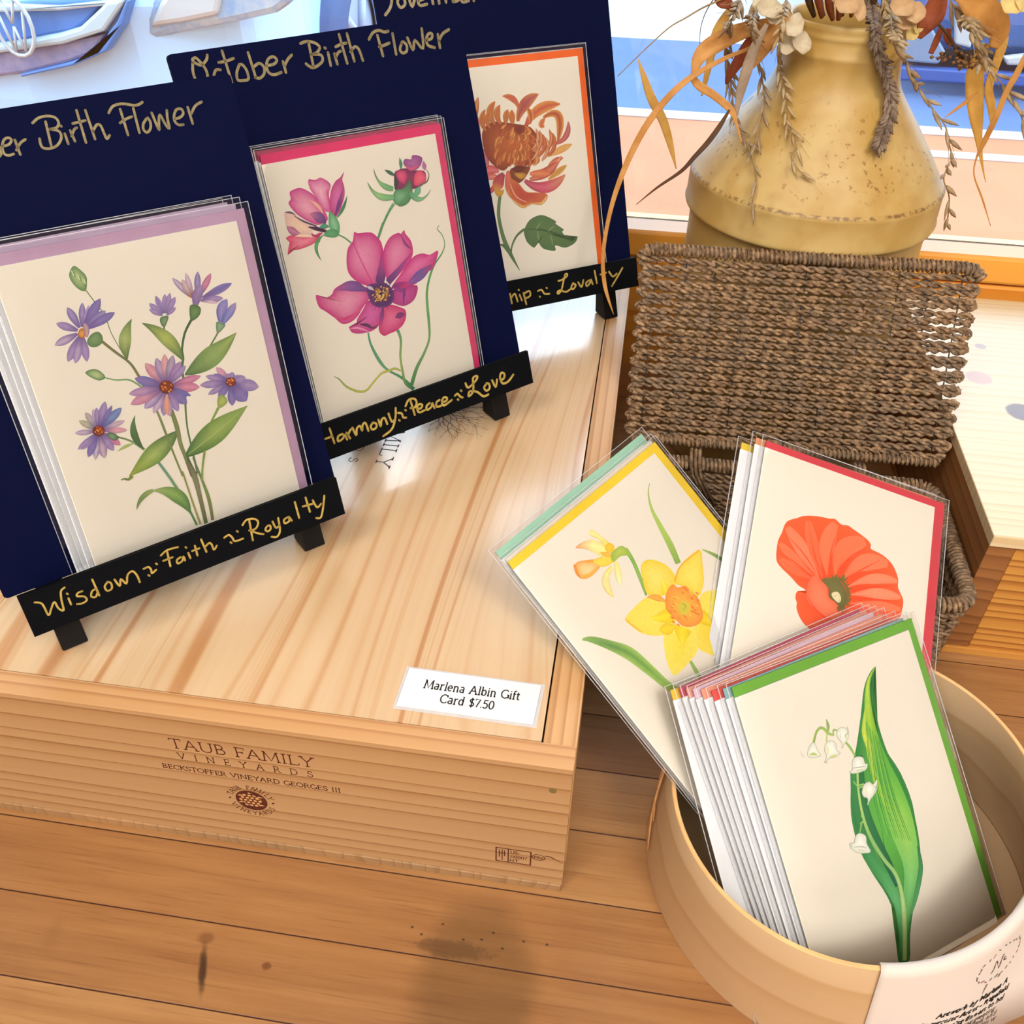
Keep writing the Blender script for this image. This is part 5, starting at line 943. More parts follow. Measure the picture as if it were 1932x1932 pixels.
  ('s','6a6638 7a6a30',[5159,8965,58,4978,9144,77]),
  ('s','6a6638 7a6a30',[5203,9009,58,5063,9176,78]),
  ('s','6a6638 7a6a30',[5250,9048,58,5152,9187,78]),
  ('s','6a6638 7a6a30',[5299,9083,58,5163,9380,78]),
  ('s','6a6638 7a6a30',[5349,9112,58,5280,9306,78]),
  ('s','6a6638 7a6a30',[5401,9136,58,5358,9327,78]),
  ('s','6a6638 7a6a30',[5454,9155,58,5417,9494,78]),
  ('s','6a6638 7a6a30',[5508,9168,58,5506,9478,78]),
  ('s','6a6638 7a6a30',[5562,9175,58,5584,9330,78]),
  ('s','6a6638 7a6a30',[5616,9176,58,5675,9490,78]),
  ('s','6a6638 7a6a30',[5670,9172,58,5732,9352,78]),
  ('s','6a6638 7a6a30',[5723,9161,58,5869,9587,78]),
  ('s','6a6638 7a6a30',[5774,9146,58,5967,9593,78]),
  ('s','6a6638 7a6a30',[5824,9124,58,5993,9423,78]),
  ('s','6a6638 7a6a30',[5871,9097,58,6135,9521,78]),
  ('s','6a6638 7a6a30',[5917,9065,58,6046,9197,78]),
  ('s','6a6638 7a6a30',[5959,9028,58,6204,9302,78]),
  ('s','6a6638 7a6a30',[5999,8986,58,6148,9104,78]),
  ('s','6a6638 7a6a30',[6036,8940,58,6298,9161,78]),
  ('s','6a6638 7a6a30',[6068,8890,58,6246,9004,78]),
  ('s','6a6638 7a6a30',[6097,8836,58,6293,8950,78]),
  ('s','6a6638 7a6a30',[6123,8778,58,6482,8985,78]),
  ('s','6a6638 7a6a30',[6143,8718,58,6386,8831,78]),
  ('s','6a6638 7a6a30',[6160,8655,58,6365,8735,78]),
  ('s','6a6638 7a6a30',[6172,8591,58,6421,8674,78]),
  ('s','6a6638 7a6a30',[6180,8525,58,6477,8604,78]),
  ('s','6a6638 7a6a30',[6183,8457,58,6523,8523,78]),
  ('s','6a6638 7a6a30',[6181,8390,58,6422,8425,77]),
  ('s','6a6638 7a6a30',[6175,8322,58,6570,8336,77]),
  ('s','6a6638 7a6a30',[6165,8255,58,6495,8245,77]),
  ('s','6a6638 7a6a30',[6150,8188,58,6478,8152,77]),
  ('s','6a6638 7a6a30',[6130,8123,58,6407,8074,77]),
  ('s','6a6638 7a6a30',[6107,8060,58,6499,7930,77]),
  ('s','6a6638 7a6a30',[6079,7999,58,6386,7874,77]),
  ('s','6a6638 7a6a30',[6048,7941,58,6217,7876,77]),
  ('s','6a6638 7a6a30',[6013,7886,58,6309,7681,77]),
  ('s','6a6638 7a6a30',[5975,7835,58,6306,7534,77]),
  ('s','6a6638 7a6a30',[5933,7787,58,6131,7589,77]),
  ('s','6a6638 7a6a30',[5889,7744,58,6135,7406,77]),
  ('s','6a6638 7a6a30',[5843,7705,57,5963,7523,77]),
  ('s','6a6638 7a6a30',[5795,7671,57,5922,7398,76]),
  ('s','6a6638 7a6a30',[5744,7642,57,5827,7406,76]),
  ('b','e8dcb0','ddd0a0',[5598,8176,5306,8298,5462,8442,5709,8472,5890,8244,5896,8009,5736,7889,5468,8018,5324,8161]),
  ('s','7a7048',[5495,8191,48,5611,8261,29]),
  ('s','b0a888',[5769,8017,38,5838,8062,29]),
 ],
 'lily': [
  ('b','62b248','2f8040',[6117,7295,8664,14745,8129,14512,7526,13905,6826,12659,6033,11352,5402,10455,4791,9122,4469,8027,4421,6616,4754,5278,5212,3884,5323,2520,5075,1528,4717,807,5378,577,5847,1640,6491,2699,7257,3500,7814,4512,8065,5881,8370,7579,8205,9231,7726,10650,7690,11686,7823,12781,7917,13778,8286,14347]),
  ('r','3f8a3c 8abc40 7ab83c 58a83c 66b848 7fc458 7ec868 6ab868 4a9a58 3f8a50','a8c848 c8d850 a0cc40 6ab444 a0d058 98d068 84cc78 6ab868 5aa868',[8604,14707,49,7905,14125,220,7394,12809,486,7080,10875,966,7192,8916,1567,7291,7301,1686,7340,5934,1443,7132,4669,958,6505,3470,712,5609,1960,399,5070,677,349]),
  ('s','a0c448 c8d850 b4d048 98c840',[7525,13335,73,6786,11994,289,6798,11086,409,6591,9807,359,6703,8419,287,6906,7446,72]),
  ('s','3a8848 2f7a44 4a9a58 62b070 3f8f55',[5389,10237,355,4927,8297,586,4927,6089,701,5474,4550,658,5673,3035,470,5112,1074,279]),
  ('s','1f6a38 2a7440 246a44 246850',[6071,10890,358,5489,8643,472,5513,6858,589,5863,5170,472,5962,4133,236]),
  ('s','2f7f38',[7943,13655,49,7704,11909,97,7739,10305,146,8099,8587,170,8198,6962,146,7933,5254,121,7438,3876,96]),
  ('s','2f7a48 58a868',[7908,5490,97,7710,4441,289,6988,3386,310,6288,2561,118]),
  ('s','3a8c3c',[7070,12350,24,6234,9263,60,6053,6762,24]),
  ('s','4a9c44',[7102,12261,24,6323,9179,60,6171,6691,24]),
  ('s','7ac04c',[7135,12171,24,6413,9094,60,6289,6621,24]),
  ('s','3a8c3c',[7168,12082,24,6503,9010,60,6407,6550,24]),
  ('s','4a9c44',[7200,11992,24,6593,8925,60,6525,6479,24]),
  ('s','7ac04c',[7233,11903,24,6683,8841,60,6643,6408,24]),
  ('s','3a8c3c',[7265,11813,24,6774,8756,60,6762,6336,24]),
  ('s','4a9c44',[7298,11723,24,6864,8671,60,6881,6265,24]),
  ('s','7ac04c',[7331,11634,24,6955,8586,60,6999,6194,24]),
  ('s','3a8c3c',[7363,11544,24,7045,8501,60,7119,6122,24]),
  ('s','4a9c44',[7396,11454,24,7136,8416,60,7238,6050,24]),
  ('s','7ac04c',[7429,11364,24,7227,8330,60,7358,5979,24]),
  ('s','3a8c3c',[7461,11275,24,7318,8245,60,7478,5907,24]),
  ('s','4a9c44',[7494,11185,24,7409,8159,60,7598,5834,24]),
  ('s','9ac868 a8c878 8ab868 98c478 b0d488 a8d080',[5641,10147,142,5364,9244,142,5201,8084,165,5263,6953,211,5637,5701,212,6064,4757,213,6100,3745,236,5772,2443,282,5105,695,256]),
  ('s','9ac868',[4890,7758,59,5188,7867,94,5076,8130,35]),
  ('s','8ab868',[4989,7721,70,4716,7383,70]),
  ('s','8ab868',[5439,9440,71,5239,9846,71]),
  ('s','8ab868',[5502,9417,95,5917,9378,119]),
  ('s','8fb858',[5794,10958,97,5672,11401,134,5489,11780,109]),
  ('s','a0c060 8aac50',[4941,12339,84,4652,12523,144,4475,12811,144,4241,12947,132,3936,12796,119,3623,12396,131]),
  ('s','6f9a50 a0bc68',[4760,13226,36,4744,12861,181,4598,12570,108]),
  ('s','b0c878',[4566,12581,60,4383,12190,84]),
  ('s','9ab860',[4897,12411,72,5005,12602,97,5178,12486,73]),
  ('s','8ab868',[4706,7381,48,4954,7738,72]),
  ('s','9ac868',[5433,9546,72,5815,9493,85]),
  ('b','f4f3ea','d8dcca',[3418,12073,3064,11972,3237,12248,3508,12407,3695,12343,3717,12025,3802,11685,3555,11687,3173,11794]),
  ('s','a8ac98',[3064,11972,24,3237,12248,24,3508,12407,24,3695,12343,24,3717,12025,24,3802,11685,24,3555,11687,24,3173,11794,24,3064,11972,24]),
  ('s','b4c46a',[3188,11928,35,3424,11902,130,3624,11776,36]),
  ('s','c8c4b0',[2737,12310,18,2756,12080,47,2864,11902,24]),
  ('s','c0c4b0',[3467,12393,18,3262,12127,30]),
  ('b','f4f3ea','d8dcca',[4503,11751,4106,11833,4282,12111,4592,12174,4871,11964,4833,11579,4986,11412,4624,11312,4289,11373,3899,11285,4119,11489]),
  ('s','a8ac98',[4106,11833,24,4282,12111,24,4592,12174,24,4871,11964,24,4833,11579,24,4986,11412,24,4624,11312,24,4289,11373,24,3899,11285,24,4119,11489,24,4106,11833,24]),
  ('s','e8e09a',[4307,11989,60,4326,11756,120,4188,11578,48]),
  ('s','c8d080',[4308,11423,60,4516,11407,120,4693,11401,48]),
  ('s','a8a898',[3908,11310,30,4056,11229,48]),
  ('b','f4f3ea','d8dcca',[5409,12236,5107,12396,5312,12554,5653,12496,5834,12205,5685,11912,5447,11765,5158,11580,5254,11832,5107,12111]),
  ('s','a8ac98',[5107,12396,24,5312,12554,24,5653,12496,24,5834,12205,24,5685,11912,24,5447,11765,24,5158,11580,24,5254,11832,24,5107,12111,24,5107,12396,24]),
  ('s','a8b098',[5834,12492,24,5801,12216,61,5531,12080,36]),
  ('s','c4c8b8',[5357,12482,18,5267,12056,36]),
  ('s','c0cc98',[5569,12181,49,5588,11945,85]),
  ('b','f4f3ea','d8dcca',[5832,10487,5440,10569,5607,10852,5913,10888,6218,10723,6240,10400,6383,10349,6207,10125,5761,10112,5356,10200,5161,10355,5363,10369]),
  ('s','a8ac98',[5440,10569,24,5607,10852,24,5913,10888,24,6218,10723,24,6240,10400,24,6383,10349,24,6207,10125,24,5761,10112,24,5356,10200,24,5161,10355,24,5363,10369,24,5440,10569,24]),
  ('s','b8bca8',[5452,10451,24,5923,10341,61,6233,10288,24]),
  ('s','ccd0a0',[5607,10282,48,5864,10190,97,6013,10194,37]),
  ('b','f4f3ea','d8dcca',[5957,9099,5542,9165,5806,9468,6177,9477,6323,9281,6639,9425,6603,9237,6212,8806,5940,8677,5631,8449,5779,8736,5561,8930]),
  ('s','a8ac98',[5542,9165,24,5806,9468,24,6177,9477,24,6323,9281,24,6639,9425,25,6603,9237,24,6212,8806,24,5940,8677,24,5631,8449,24,5779,8736,24,5561,8930,24,5542,9165,24]),
  ('s','eee8b8',[5876,9271,97,5779,9021,145]),
  ('s','c4ccc0',[6304,9230,61,6440,9009,110,6024,8703,49]),
  ('b','f4f3ea','d8dcca',[4599,6915,4222,7060,4479,7355,4760,7332,4998,7100,4928,6732,5017,6303,4672,6353,4241,6548,3940,6889,3952,7108]),
  ('s','a8ac98',[4222,7060,24,4479,7355,24,4760,7332,24,4998,7100,24,4928,6732,24,5017,6303,24,4672,6353,24,4241,6548,24,3940,6889,24,3952,7108,24,4222,7060,24]),
  ('s','b8bca8',[4146,6865,24,4596,6719,60,4884,6524,24]),
  ('s','dcdcc4',[4288,6670,59,4656,6499,95]),
  ('s','b0b4a4',[3984,7152,24,4012,6889,47]),
 ],
 'pen1': [
  ('s','g',[-1929,20103,103,-2024,19639,104,-2135,19174,104]),
  ('s','g',[-2116,19528,104,-1900,19567,104,-1907,19338,105,-2064,19187,105,-2219,19179,104]),
  ('s','g',[-1772,19570,104,-1506,19601,105,-1349,19753,105,-1438,19859,105,-1637,19802,104,-1804,19525,104,-1805,19269,105,-1659,19182,105,-1459,19208,106]),
  ('s','g',[-1219,19731,105,-1211,19139,106]),
  ('s','g',[-1296,19334,106,-1054,19575,106,-807,19687,106]),
  ('s','g',[-304,20268,106,1,20424,106,373,20441,107,653,20336,107,729,20129,108,595,19944,108,293,19916,107]),
  ('s','g',[222,20235,107,119,19270,108]),
  ('s','g',[293,19916,107,619,19785,108,634,19522,109,379,19252,109,30,19166,108,-234,19243,108,-278,19417,107,-243,19618,107]),
  ('s','g',[827,19646,109,827,19227,110]),
  ('s','g',[755,19990,108,785,19954,108]),
  ('s','g',[1084,19734,109,1133,19281,110]),
  ('s','g',[1068,19502,109,1246,19734,109,1389,19804,110]),
  ('s','g',[1611,20480,109,1565,19154,111]),
  ('s','g',[1280,19989,109,1613,20013,110,1836,20030,110]),
  ('s','g',[1971,20425,110,1988,19231,112]),
  ('s','g',[2004,19557,111,2245,19781,111,2394,19731,111,2443,19378,112,2481,19159,113,2645,19281,113]),
  ('s','g',[2905,20176,112,3148,20401,112,3474,20457,112,3742,20417,113,4050,20317,113,4276,20310,114,4484,20385,114]),
  ('s','g',[3435,20253,112,3432,19161,114]),
  ('s','g',[3251,19699,113,3543,19812,113,3836,19872,114]),
  ('s','g',[4009,20191,114,3952,19171,115]),
  ('s','g',[4451,19695,115,4248,19512,115,4173,19281,115,4286,19127,116,4485,19257,116,4568,19515,116,4515,19712,115]),
  ('s','g',[4747,19891,115,4801,19423,116,4858,19142,117,4924,19404,116,5084,19758,116,5193,19360,117,5325,19120,118,5371,19550,117,5449,19890,117]),
  ('s','g',[5674,19475,118,5955,19512,118,6147,19647,118,6118,19842,118,5882,19851,117,5698,19607,117,5670,19366,118,5800,19208,118,6004,19186,119]),
  ('s','g',[6428,19876,118,6449,19159,120]),
  ('s','g',[6521,19588,119,6791,19876,119,7133,19999,119]),
 ],
 'pen2': [
  ('s','g',[-6782,20724,139,-6897,20506,140,-7224,20316,139,-7495,20431,139,-7615,20602,138,-7416,20676,138,-7230,20434,139,-7073,20101,140,-7071,19747,140,-7241,19495,141,-7584,19482,140,-7747,19741,139,-7748,20115,139,-7626,20487,138]),
  ('s','g',[-6313,19957,142,-6528,19986,141,-6692,19812,141,-6747,19583,141,-6568,19438,142]),
  ('s','g',[-5950,20811,141,-5884,19300,144]),
  ('s','g',[-6291,20308,141,-5882,20316,142,-5448,20393,143]),
  ('s','g',[-5236,20047,144,-5476,19722,144,-5540,19371,144,-5286,19294,145,-4950,19327,145,-4920,19725,145,-5059,20023,144,-5228,20070,144]),
  ('s','g',[-4587,20557,144,-4523,19347,146]),
  ('s','g',[-4515,19829,145,-4140,19980,146,-3928,19749,147,-4023,19439,147,-4309,19276,147,-4546,19334,146]),
  ('s','g',[-3768,19808,147,-3333,19830,148,-3109,20003,148,-3273,20186,147,-3582,20106,147,-3768,19808,147,-3744,19481,147,-3486,19323,148,-3036,19382,149]),
  ('s','g',[-2790,19879,149,-2776,19346,150]),
  ('s','g',[-2756,19671,149,-2476,19960,149,-2203,20127,149]),
  ('s','g',[-1533,20611,150,-1143,20668,151,-689,20530,152,-483,20275,153,-785,20025,152,-1084,20023,152]),
  ('s','g',[-1062,20609,151,-1114,19407,153]),
  ('s','g',[-1084,20023,152,-518,19908,153,-502,19615,154,-861,19414,153,-1178,19357,153,-1390,19485,152,-1505,19600,152]),
  ('s','g',[-66,19973,154,-78,19324,155]),
  ('s','g',[-195,20230,153,-153,20200,153]),
  ('s','g',[308,19858,155,334,19336,156]),
  ('s','g',[326,19672,155,543,19895,155,709,19940,156]),
  ('s','g',[840,20771,154,942,19296,157]),
  ('s','g',[474,20195,155,804,20278,155,1150,20302,156]),
  ('s','g',[1327,20754,155,1403,19344,158]),
  ('s','g',[1300,19839,157,1618,20051,157,1837,19897,158,1938,19307,159]),
  ('s','g',[2601,20307,159,2925,20605,159,3318,20684,160,3659,20559,160,3910,20572,161]),
  ('s','g',[3180,20447,160,3258,19372,162]),
  ('s','g',[3150,19857,161,3484,19900,161,3826,19969,162]),
  ('s','g',[4160,20415,162,4120,19346,164]),
  ('s','g',[4612,19845,164,4430,19566,164,4541,19361,164,4831,19411,165,4911,19721,164,4740,19915,164,4619,19870,164]),
  ('s','g',[5061,20092,164,5276,19414,166,5513,19907,165,5950,19416,167,6118,20440,166]),
  ('s','g',[6243,19817,167,6627,19857,168,6739,20080,168,6525,20131,167,6297,19897,167,6322,19544,168,6732,19361,169]),
  ('s','g',[7122,20016,169,7099,19314,170]),
  ('s','g',[7094,19668,169,7467,20019,169,7934,20183,170]),
 ],
 'pen3': [
  ('s','g',[-7665,20728,186,-7619,20036,187,-7849,19532,187,-8227,19176,187]),
  ('s','g',[-7625,20725,186,-7464,20141,187,-7069,20804,187]),
  ('s','g',[-6962,20280,188,-7238,19895,188,-7072,19535,189,-6719,19743,189,-6770,20210,188]),
  ('s','g',[-6439,20304,188,-6250,19525,190,-5848,20381,189]),
  ('s','g',[-5736,19851,190,-5295,19996,190,-5381,20293,190,-5736,20084,190,-5715,19581,190,-5181,19615,191]),
  ('s','g',[-4771,20370,191,-4736,19608,192]),
  ('s','g',[-4683,20072,191,-4329,20341,191,-4288,19600,192]),
  ('s','g',[-4213,20041,192,-3838,20345,192,-3775,19636,193]),
  ('s','g',[-3269,20800,192,-3253,19624,194]),
  ('s','g',[-3264,19979,193,-2852,20070,194,-2853,19716,194,-3210,19621,194]),
  ('s','g',[-2599,19876,194,-2192,20003,195,-2296,20246,194,-2612,20054,194,-2590,19579,195,-2111,19618,195]),
  ('s','g',[-1796,20237,195,-1726,19592,196]),
  ('s','g',[-1757,19939,196,-1401,20188,196]),
 ],
 'led1': [
  ('s','g',[-7667,123,92,-7403,-93,92,-7351,-756,93,-7139,-502,93,-6890,-215,93,-6841,-594,94,-6667,-810,94,-6576,-262,94,-6446,182,93,-6243,289,93]),
  ('s','g',[-6267,-307,94,-6265,-665,95]),
  ('s','g',[-6250,-41,94,-6226,-92,94]),
  ('s','g',[-5582,-220,95,-5794,-223,95,-5884,-364,95,-5599,-518,96,-5550,-747,96,-5787,-820,96,-6018,-752,95]),
  ('s','g',[-4949,-360,96,-5179,-407,96,-5306,-656,96,-5127,-761,97,-4942,-517,96]),
  ('s','g',[-4984,166,95,-4958,-768,97]),
  ('s','g',[-4397,-255,97,-4584,-426,97,-4540,-684,97,-4313,-654,98,-4262,-369,97,-4391,-237,97]),
  ('s','g',[-4051,-259,97,-3933,-695,98,-3776,-353,98,-3609,-699,99,-3421,-288,98,-3148,-183,99,-3019,-469,99,-3005,-893,100]),
  ('s','g',[-2620,-285,99,-2379,-289,100,-2304,-479,100,-2324,-679,100,-2083,-578,101]),
  ('s','g',[-2511,-699,100,-2475,-757,100]),
  ('s','g',[-1988,-255,100,-1952,-312,100]),
  ('s','g',[-1635,57,100,-1268,208,101,-734,154,102]),
  ('s','g',[-1297,117,101,-1383,-680,102]),
  ('s','g',[-1618,-262,101,-1372,-266,101,-1141,-263,102]),
  ('s','g',[-775,-423,102,-982,-490,102,-999,-693,102,-751,-644,103,-638,-431,103,-622,-680,103]),
  ('s','g',[-350,-346,103,-337,-668,103]),
  ('s','g',[-382,3,102,-361,-48,102]),
  ('s','g',[70,-108,103,38,-673,104]),
  ('s','g',[-140,-332,103,236,-336,104]),
  ('s','g',[461,92,103,515,-669,105]),
  ('s','g',[502,-398,104,783,-255,104,882,-403,105,905,-710,105,1106,-552,105]),
  ('s','g',[1593,-281,106,1851,-231,106,1982,-446,106,2057,-691,107,2494,-716,108]),
  ('s','g',[1823,-656,106,1864,-716,107]),
  ('s','g',[2303,-187,106,2345,-246,107]),
  ('s','g',[2675,10,107,2961,210,107,3374,95,108,3498,-170,108,3268,-450,108,2928,-415,108]),
  ('s','g',[3080,109,107,2954,-1019,109]),
  ('s','g',[3017,-452,108,3289,-727,109,3590,-908,109]),
  ('s','g',[3895,-548,109,3749,-704,109,3858,-857,110,4036,-769,110,4039,-575,110,3895,-548,109]),
  ('s','g',[4236,-419,110,4324,-834,110,4549,-764,111]),
  ('s','g',[4583,-345,110,4486,-1065,111,4234,-1342,111,3958,-1226,110]),
  ('s','g',[5087,-496,111,4861,-567,111,4854,-781,111,5127,-730,111,5142,-486,111,5248,-780,112]),
  ('s','g',[5687,181,111,5684,-794,112]),
  ('s','g',[6319,202,112,6347,-679,113]),
  ('s','g',[6045,-231,112,6609,-292,113]),
  ('s','g',[6662,-95,113,6798,-586,114,7063,-472,114]),
  ('s','g',[7355,-95,114,7163,-622,114,6866,-1220,115,6592,-1164,114]),
 ],
 'led2': [
  ('s','g',[-6868,-242,130,-6398,-252,130]),
  ('s','g',[-6436,273,130,-6384,-693,131]),
  ('s','g',[-5744,-325,132,-6048,-376,131,-6129,-665,131,-5778,-591,132,-5642,-401,132,-5549,-753,133]),
  ('s','g',[-5483,-338,132,-5346,-745,133]),
  ('s','g',[-5425,-517,132,-5215,-273,132,-5073,-243,133]),
  ('s','g',[-5038,-176,133,-4918,-713,134,-4791,-342,133,-4549,-227,133,-4475,-573,134,-4369,-249,134,-4152,-165,134,-4087,-709,135]),
  ('s','g',[-3685,-326,135,-3877,-500,135,-3794,-731,135,-3519,-666,136,-3499,-431,135,-3681,-311,135]),
  ('s','g',[-3282,-264,136,-3233,-725,136,-3095,-369,136,-2857,-289,136,-2780,-720,137]),
  ('s','g',[-2534,-117,137,-2441,-691,138,-2197,-596,138]),
  ('s','g',[-1982,59,137,-2153,-530,138,-2555,-1124,138,-3229,-1361,137]),
  ('s','g',[-1898,-292,138,-1665,-412,138,-1642,-664,139,-1443,-757,139]),
  ('s','g',[-1954,-745,138,-1913,-791,139]),
  ('s','g',[-1389,-270,139,-1348,-316,139]),
  ('s','g',[-1304,-46,138,-1004,259,139,-616,212,139,-508,-68,140,-708,-327,140,-1006,-268,139]),
  ('s','g',[-891,181,139,-823,-780,140]),
  ('s','g',[-571,-496,140,-303,-504,141,-172,-343,141,-370,-236,140,-569,-415,140,-495,-727,141,-87,-725,142]),
  ('s','g',[360,-397,142,102,-517,142,87,-759,142,429,-667,142,528,-453,142,622,-815,143]),
  ('s','g',[1085,-431,143,835,-513,143,811,-795,143,1129,-818,144]),
  ('s','g',[1262,-655,144,1548,-625,144,1632,-471,144,1422,-377,144,1237,-564,144,1301,-876,144,1946,-716,145]),
  ('s','g',[2229,-517,145,2431,-458,145,2569,-670,146,2744,-812,146]),
  ('s','g',[2365,-812,146,2411,-861,146]),
  ('s','g',[2717,-327,146,2763,-375,146]),
  ('s','g',[3158,14,146,3271,-314,147,3681,-195,147,4075,55,147,4067,224,147,3763,154,147,3681,-404,147,3500,-765,148,3188,-873,147,3350,-590,147,3877,-803,148,4265,-1226,150,4657,-1227,150]),
  ('s','g',[4672,-512,149,4437,-689,149,4574,-945,150,4838,-861,150,4854,-570,150,4681,-473,149]),
  ('s','g',[5136,-407,150,5315,-929,151,5513,-484,151]),
  ('s','g',[5782,-611,151,6040,-566,152,6148,-303,151,5933,-151,151,5771,-438,151,5877,-854,152,6324,-869,153,6815,-554,153]),
 ],
 'led3': [
  ('s','g',[-2701,-265,133,-2649,-988,134]),
  ('s','g',[-2675,-626,134,-2316,-332,134,-2165,-931,134]),
  ('s','g',[-1940,-470,134,-1814,-922,135]),
  ('s','g',[-1981,-92,134,-1939,-128,134]),
  ('s','g',[-1610,-385,134,-1495,-1267,135]),
  ('s','g',[-1589,-460,134,-1123,-327,135,-1094,-691,135,-1514,-832,135]),
  ('s','g',[-418,-450,135,-94,-435,136,105,-758,136,502,-827,137]),
  ('s','g',[-332,-883,136,-289,-919,136]),
  ('s','g',[306,-346,136,350,-382,136]),
  ('s','g',[1375,-11,137,1640,16,137,2069,174,137,2175,358,137,1994,360,137,1762,-178,137,1546,-720,138,1252,-959,138,1189,-817,137,1446,-732,138,1881,-924,138,2276,-804,138]),
  ('s','g',[2518,-453,138,2370,-718,138,2555,-823,139,2785,-571,139,2576,-390,138]),
  ('s','g',[3023,-394,139,3257,-798,139,3483,-297,139]),
  ('s','g',[3939,-404,140,3667,-577,139,3724,-806,140,3996,-633,140,4111,-360,140,4234,-747,140]),
  ('s','g',[4515,228,139,4606,-738,141]),
  ('s','g',[5167,338,140,5287,-707,141]),
  ('s','g',[4978,-141,140,5492,-81,141]),
  ('s','g',[5750,-51,141,6045,-468,142,6404,-307,142]),
  ('s','g',[6955,42,142,6465,-539,142,5882,-1179,142]),
 ],
}
# ------------------------------------------------------------------ room and window
WALLM = plain('cream_wall', 'e9dcc6', 0.8, 0.2)
def struct(name, mb, mats, **k):
    o = mb.build(name, mats, **k); o['kind'] = 'structure'; return o
struct('floor', MB().box(-3, 3, -4, 0.55, -0.86, -0.8), plain('shop_floor', '8a6a4c', 0.5))
struct('ceiling', MB().box(-3, 3, -4, 0.7, 1.7, 1.76), WALLM)
struct('wall_back', MB().box(-3, 3, -4.06, -4, -0.8, 1.7), WALLM)
struct('wall_left', MB().box(-3.06, -3, -4, 0.7, -0.8, 1.7), WALLM)
struct('wall_right', MB().box(3, 3.06, -4, 0.7, -0.8, 1.7), WALLM)
RAILM = wood('orange_fir_rail', [(0, 'f6b04c'), (0.6, 'f2a640'), (0.9, 'e08c2c'), (1, 'f6b04c')], 2, 'X', 0.03, 0.02, 9, 0.35, 0.06)
win = empty('window_1', loc=(0, 0.56, 0)); win['kind'] = 'structure'
MB().box(-2.2, 2.2, 0, 0.045, 0.108, 0.133).build('sill_rail', RAILM, win, 0.003)
MB().box(-2.2, 2.2, 0.0, 0.04, -0.8, 0.106).build('apron_board', RAILM, win, 0.002)
MB().box(-2.2, 2.2, 0, 0.05, 1.55, 1.7).build('head_rail', RAILM, win, 0.003)
for x in (-2.2, 2.14): MB().box(x, x + 0.06, 0, 0.05, 0.133, 1.55).build('jamb', RAILM, win, 0.003)
m = NT('window_glass'); fr = m.n('Fresnel', {'IOR': 1.45}); tr = m.n('BsdfTransparent', {'Color': (0.97, 0.99, 1, 1)}); gl = m.n('BsdfGlossy', {'Color': (1, 1, 1, 1), 'Roughness': 0.02})
m.t.links.new(m.n('MixShader', {0: fr, 1: tr, 2: gl}), m.o.inputs[0]); GLASS = m.m
MB().box(-2.14, 2.14, 0.028, 0.032, 0.133, 1.55).build('glass', GLASS, win)
# outside
PAVE = plain('salmon_reflection_paving', 'a4694c', 0.8, 0.2, 0.06, 3)  # counter's reflection in the glass, put into the ground's colour
struct('ground', MB().box(-9, 9, 0.64, 4.07, -0.9, -0.8), PAVE)
struct('trim_1', MB().box(-9, 9, 3.98, 4.09, -0.8, -0.796), plain('pale_kerb', '9a8a84', 0.7))
struct('trim_2', MB().box(0.9, 9, 3.70, 3.78, -0.8, -0.796), plain('pale_kerb_band', '9a8a84', 0.7))
struct('ground_road', MB().box(-9, 9, 4.09, 5.35, -0.9, -0.801), plain('shade_blue_asphalt', '4a5f84', 0.8, 0.2, 0.1, 2))  # shade put into the colour: bluer than the pale road beyond
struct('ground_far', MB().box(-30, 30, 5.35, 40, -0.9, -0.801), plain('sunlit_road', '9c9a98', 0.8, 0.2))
# the white car left
CARW = plain('pale_car_paint', 'a6d2fa', 0.25, 0.5, coat=0.5); CARB = plain('blue_grille_void', '4a78c0', 0.4, 0.4, 0.15, 3)
CHR = plain('pale_chrome', 'a8b4bc', 0.15, 0.6); MESHM = plain('lavender_grille_mesh', '73779c', 0.6, 0.3, dark='8a86a4', vscale=26)
LENS = plain('headlamp_lens', '7c9cc4', 0.15, 0.6, dark='a8b8c4', vscale=18); TYRE = plain('tyre_rubber', '44567e', 0.8, 0.2); RIM = plain('pale_wheel_rim', '8c9cb8', 0.3, 0.5)
car = tag(empty('parked_car', loc=(-2.05, 2.75, -0.8)), 'pale blue-white car parked nose-in outside the window, seen at upper left', 'car')
def loc_(p, o): return Vector(p) - Vector(o.location)
prof = [(0.02, -0.62), (0.0, -0.5), (-0.02, -0.2), (0.05, 0.02), (0.5, 0.16), (1.4, 0.26), (1.9, 0.68), (3.6, 0.72), (4.3, 0.3), (4.4, -0.5), (4.3, -0.62)]
sh = MB(); xs = [(-0.92, 0.35), (-0.8, 0.12), (-0.45, 0.02), (0, 0), (0.4, 0.03), (0.72, 0.13), (0.86, 0.35)]; vs = []
for x, dy in xs:
    for y, z in prof: vs.append((x, y + dy * (1 if y < 1 else 0.3), z + 0.8))
n = len(prof); fs = [(i * n + j, (i + 1) * n + j, (i + 1) * n + (j + 1) % n, i * n + (j + 1) % n) for i in range(len(xs) - 1) for j in range(n)]
fs += [tuple(range(n)), tuple(range((len(xs) - 1) * n + n - 1, (len(xs) - 1) * n - 1, -1))]
sh.add(vs, fs, 0, False); o = sh.build('body', CARW, car, 0.05)
def panel(pts, Y, th, name, mat, parent, root, bev=0.01):
    q = [at(x, y, Y) - Vector(root.location) for x, y in pts]; mb = MB()
    mb.add([p + Vector((0, d, 0)) for d in (0, th) for p in q], [tuple(range(len(q))), tuple(range(2 * len(q) - 1, len(q) - 1, -1))] + [(i, len(q) + i, len(q) + (i + 1) % len(q), (i + 1) % len(q)) for i in range(len(q))])
    return mb.build(name, mat, parent, bev)
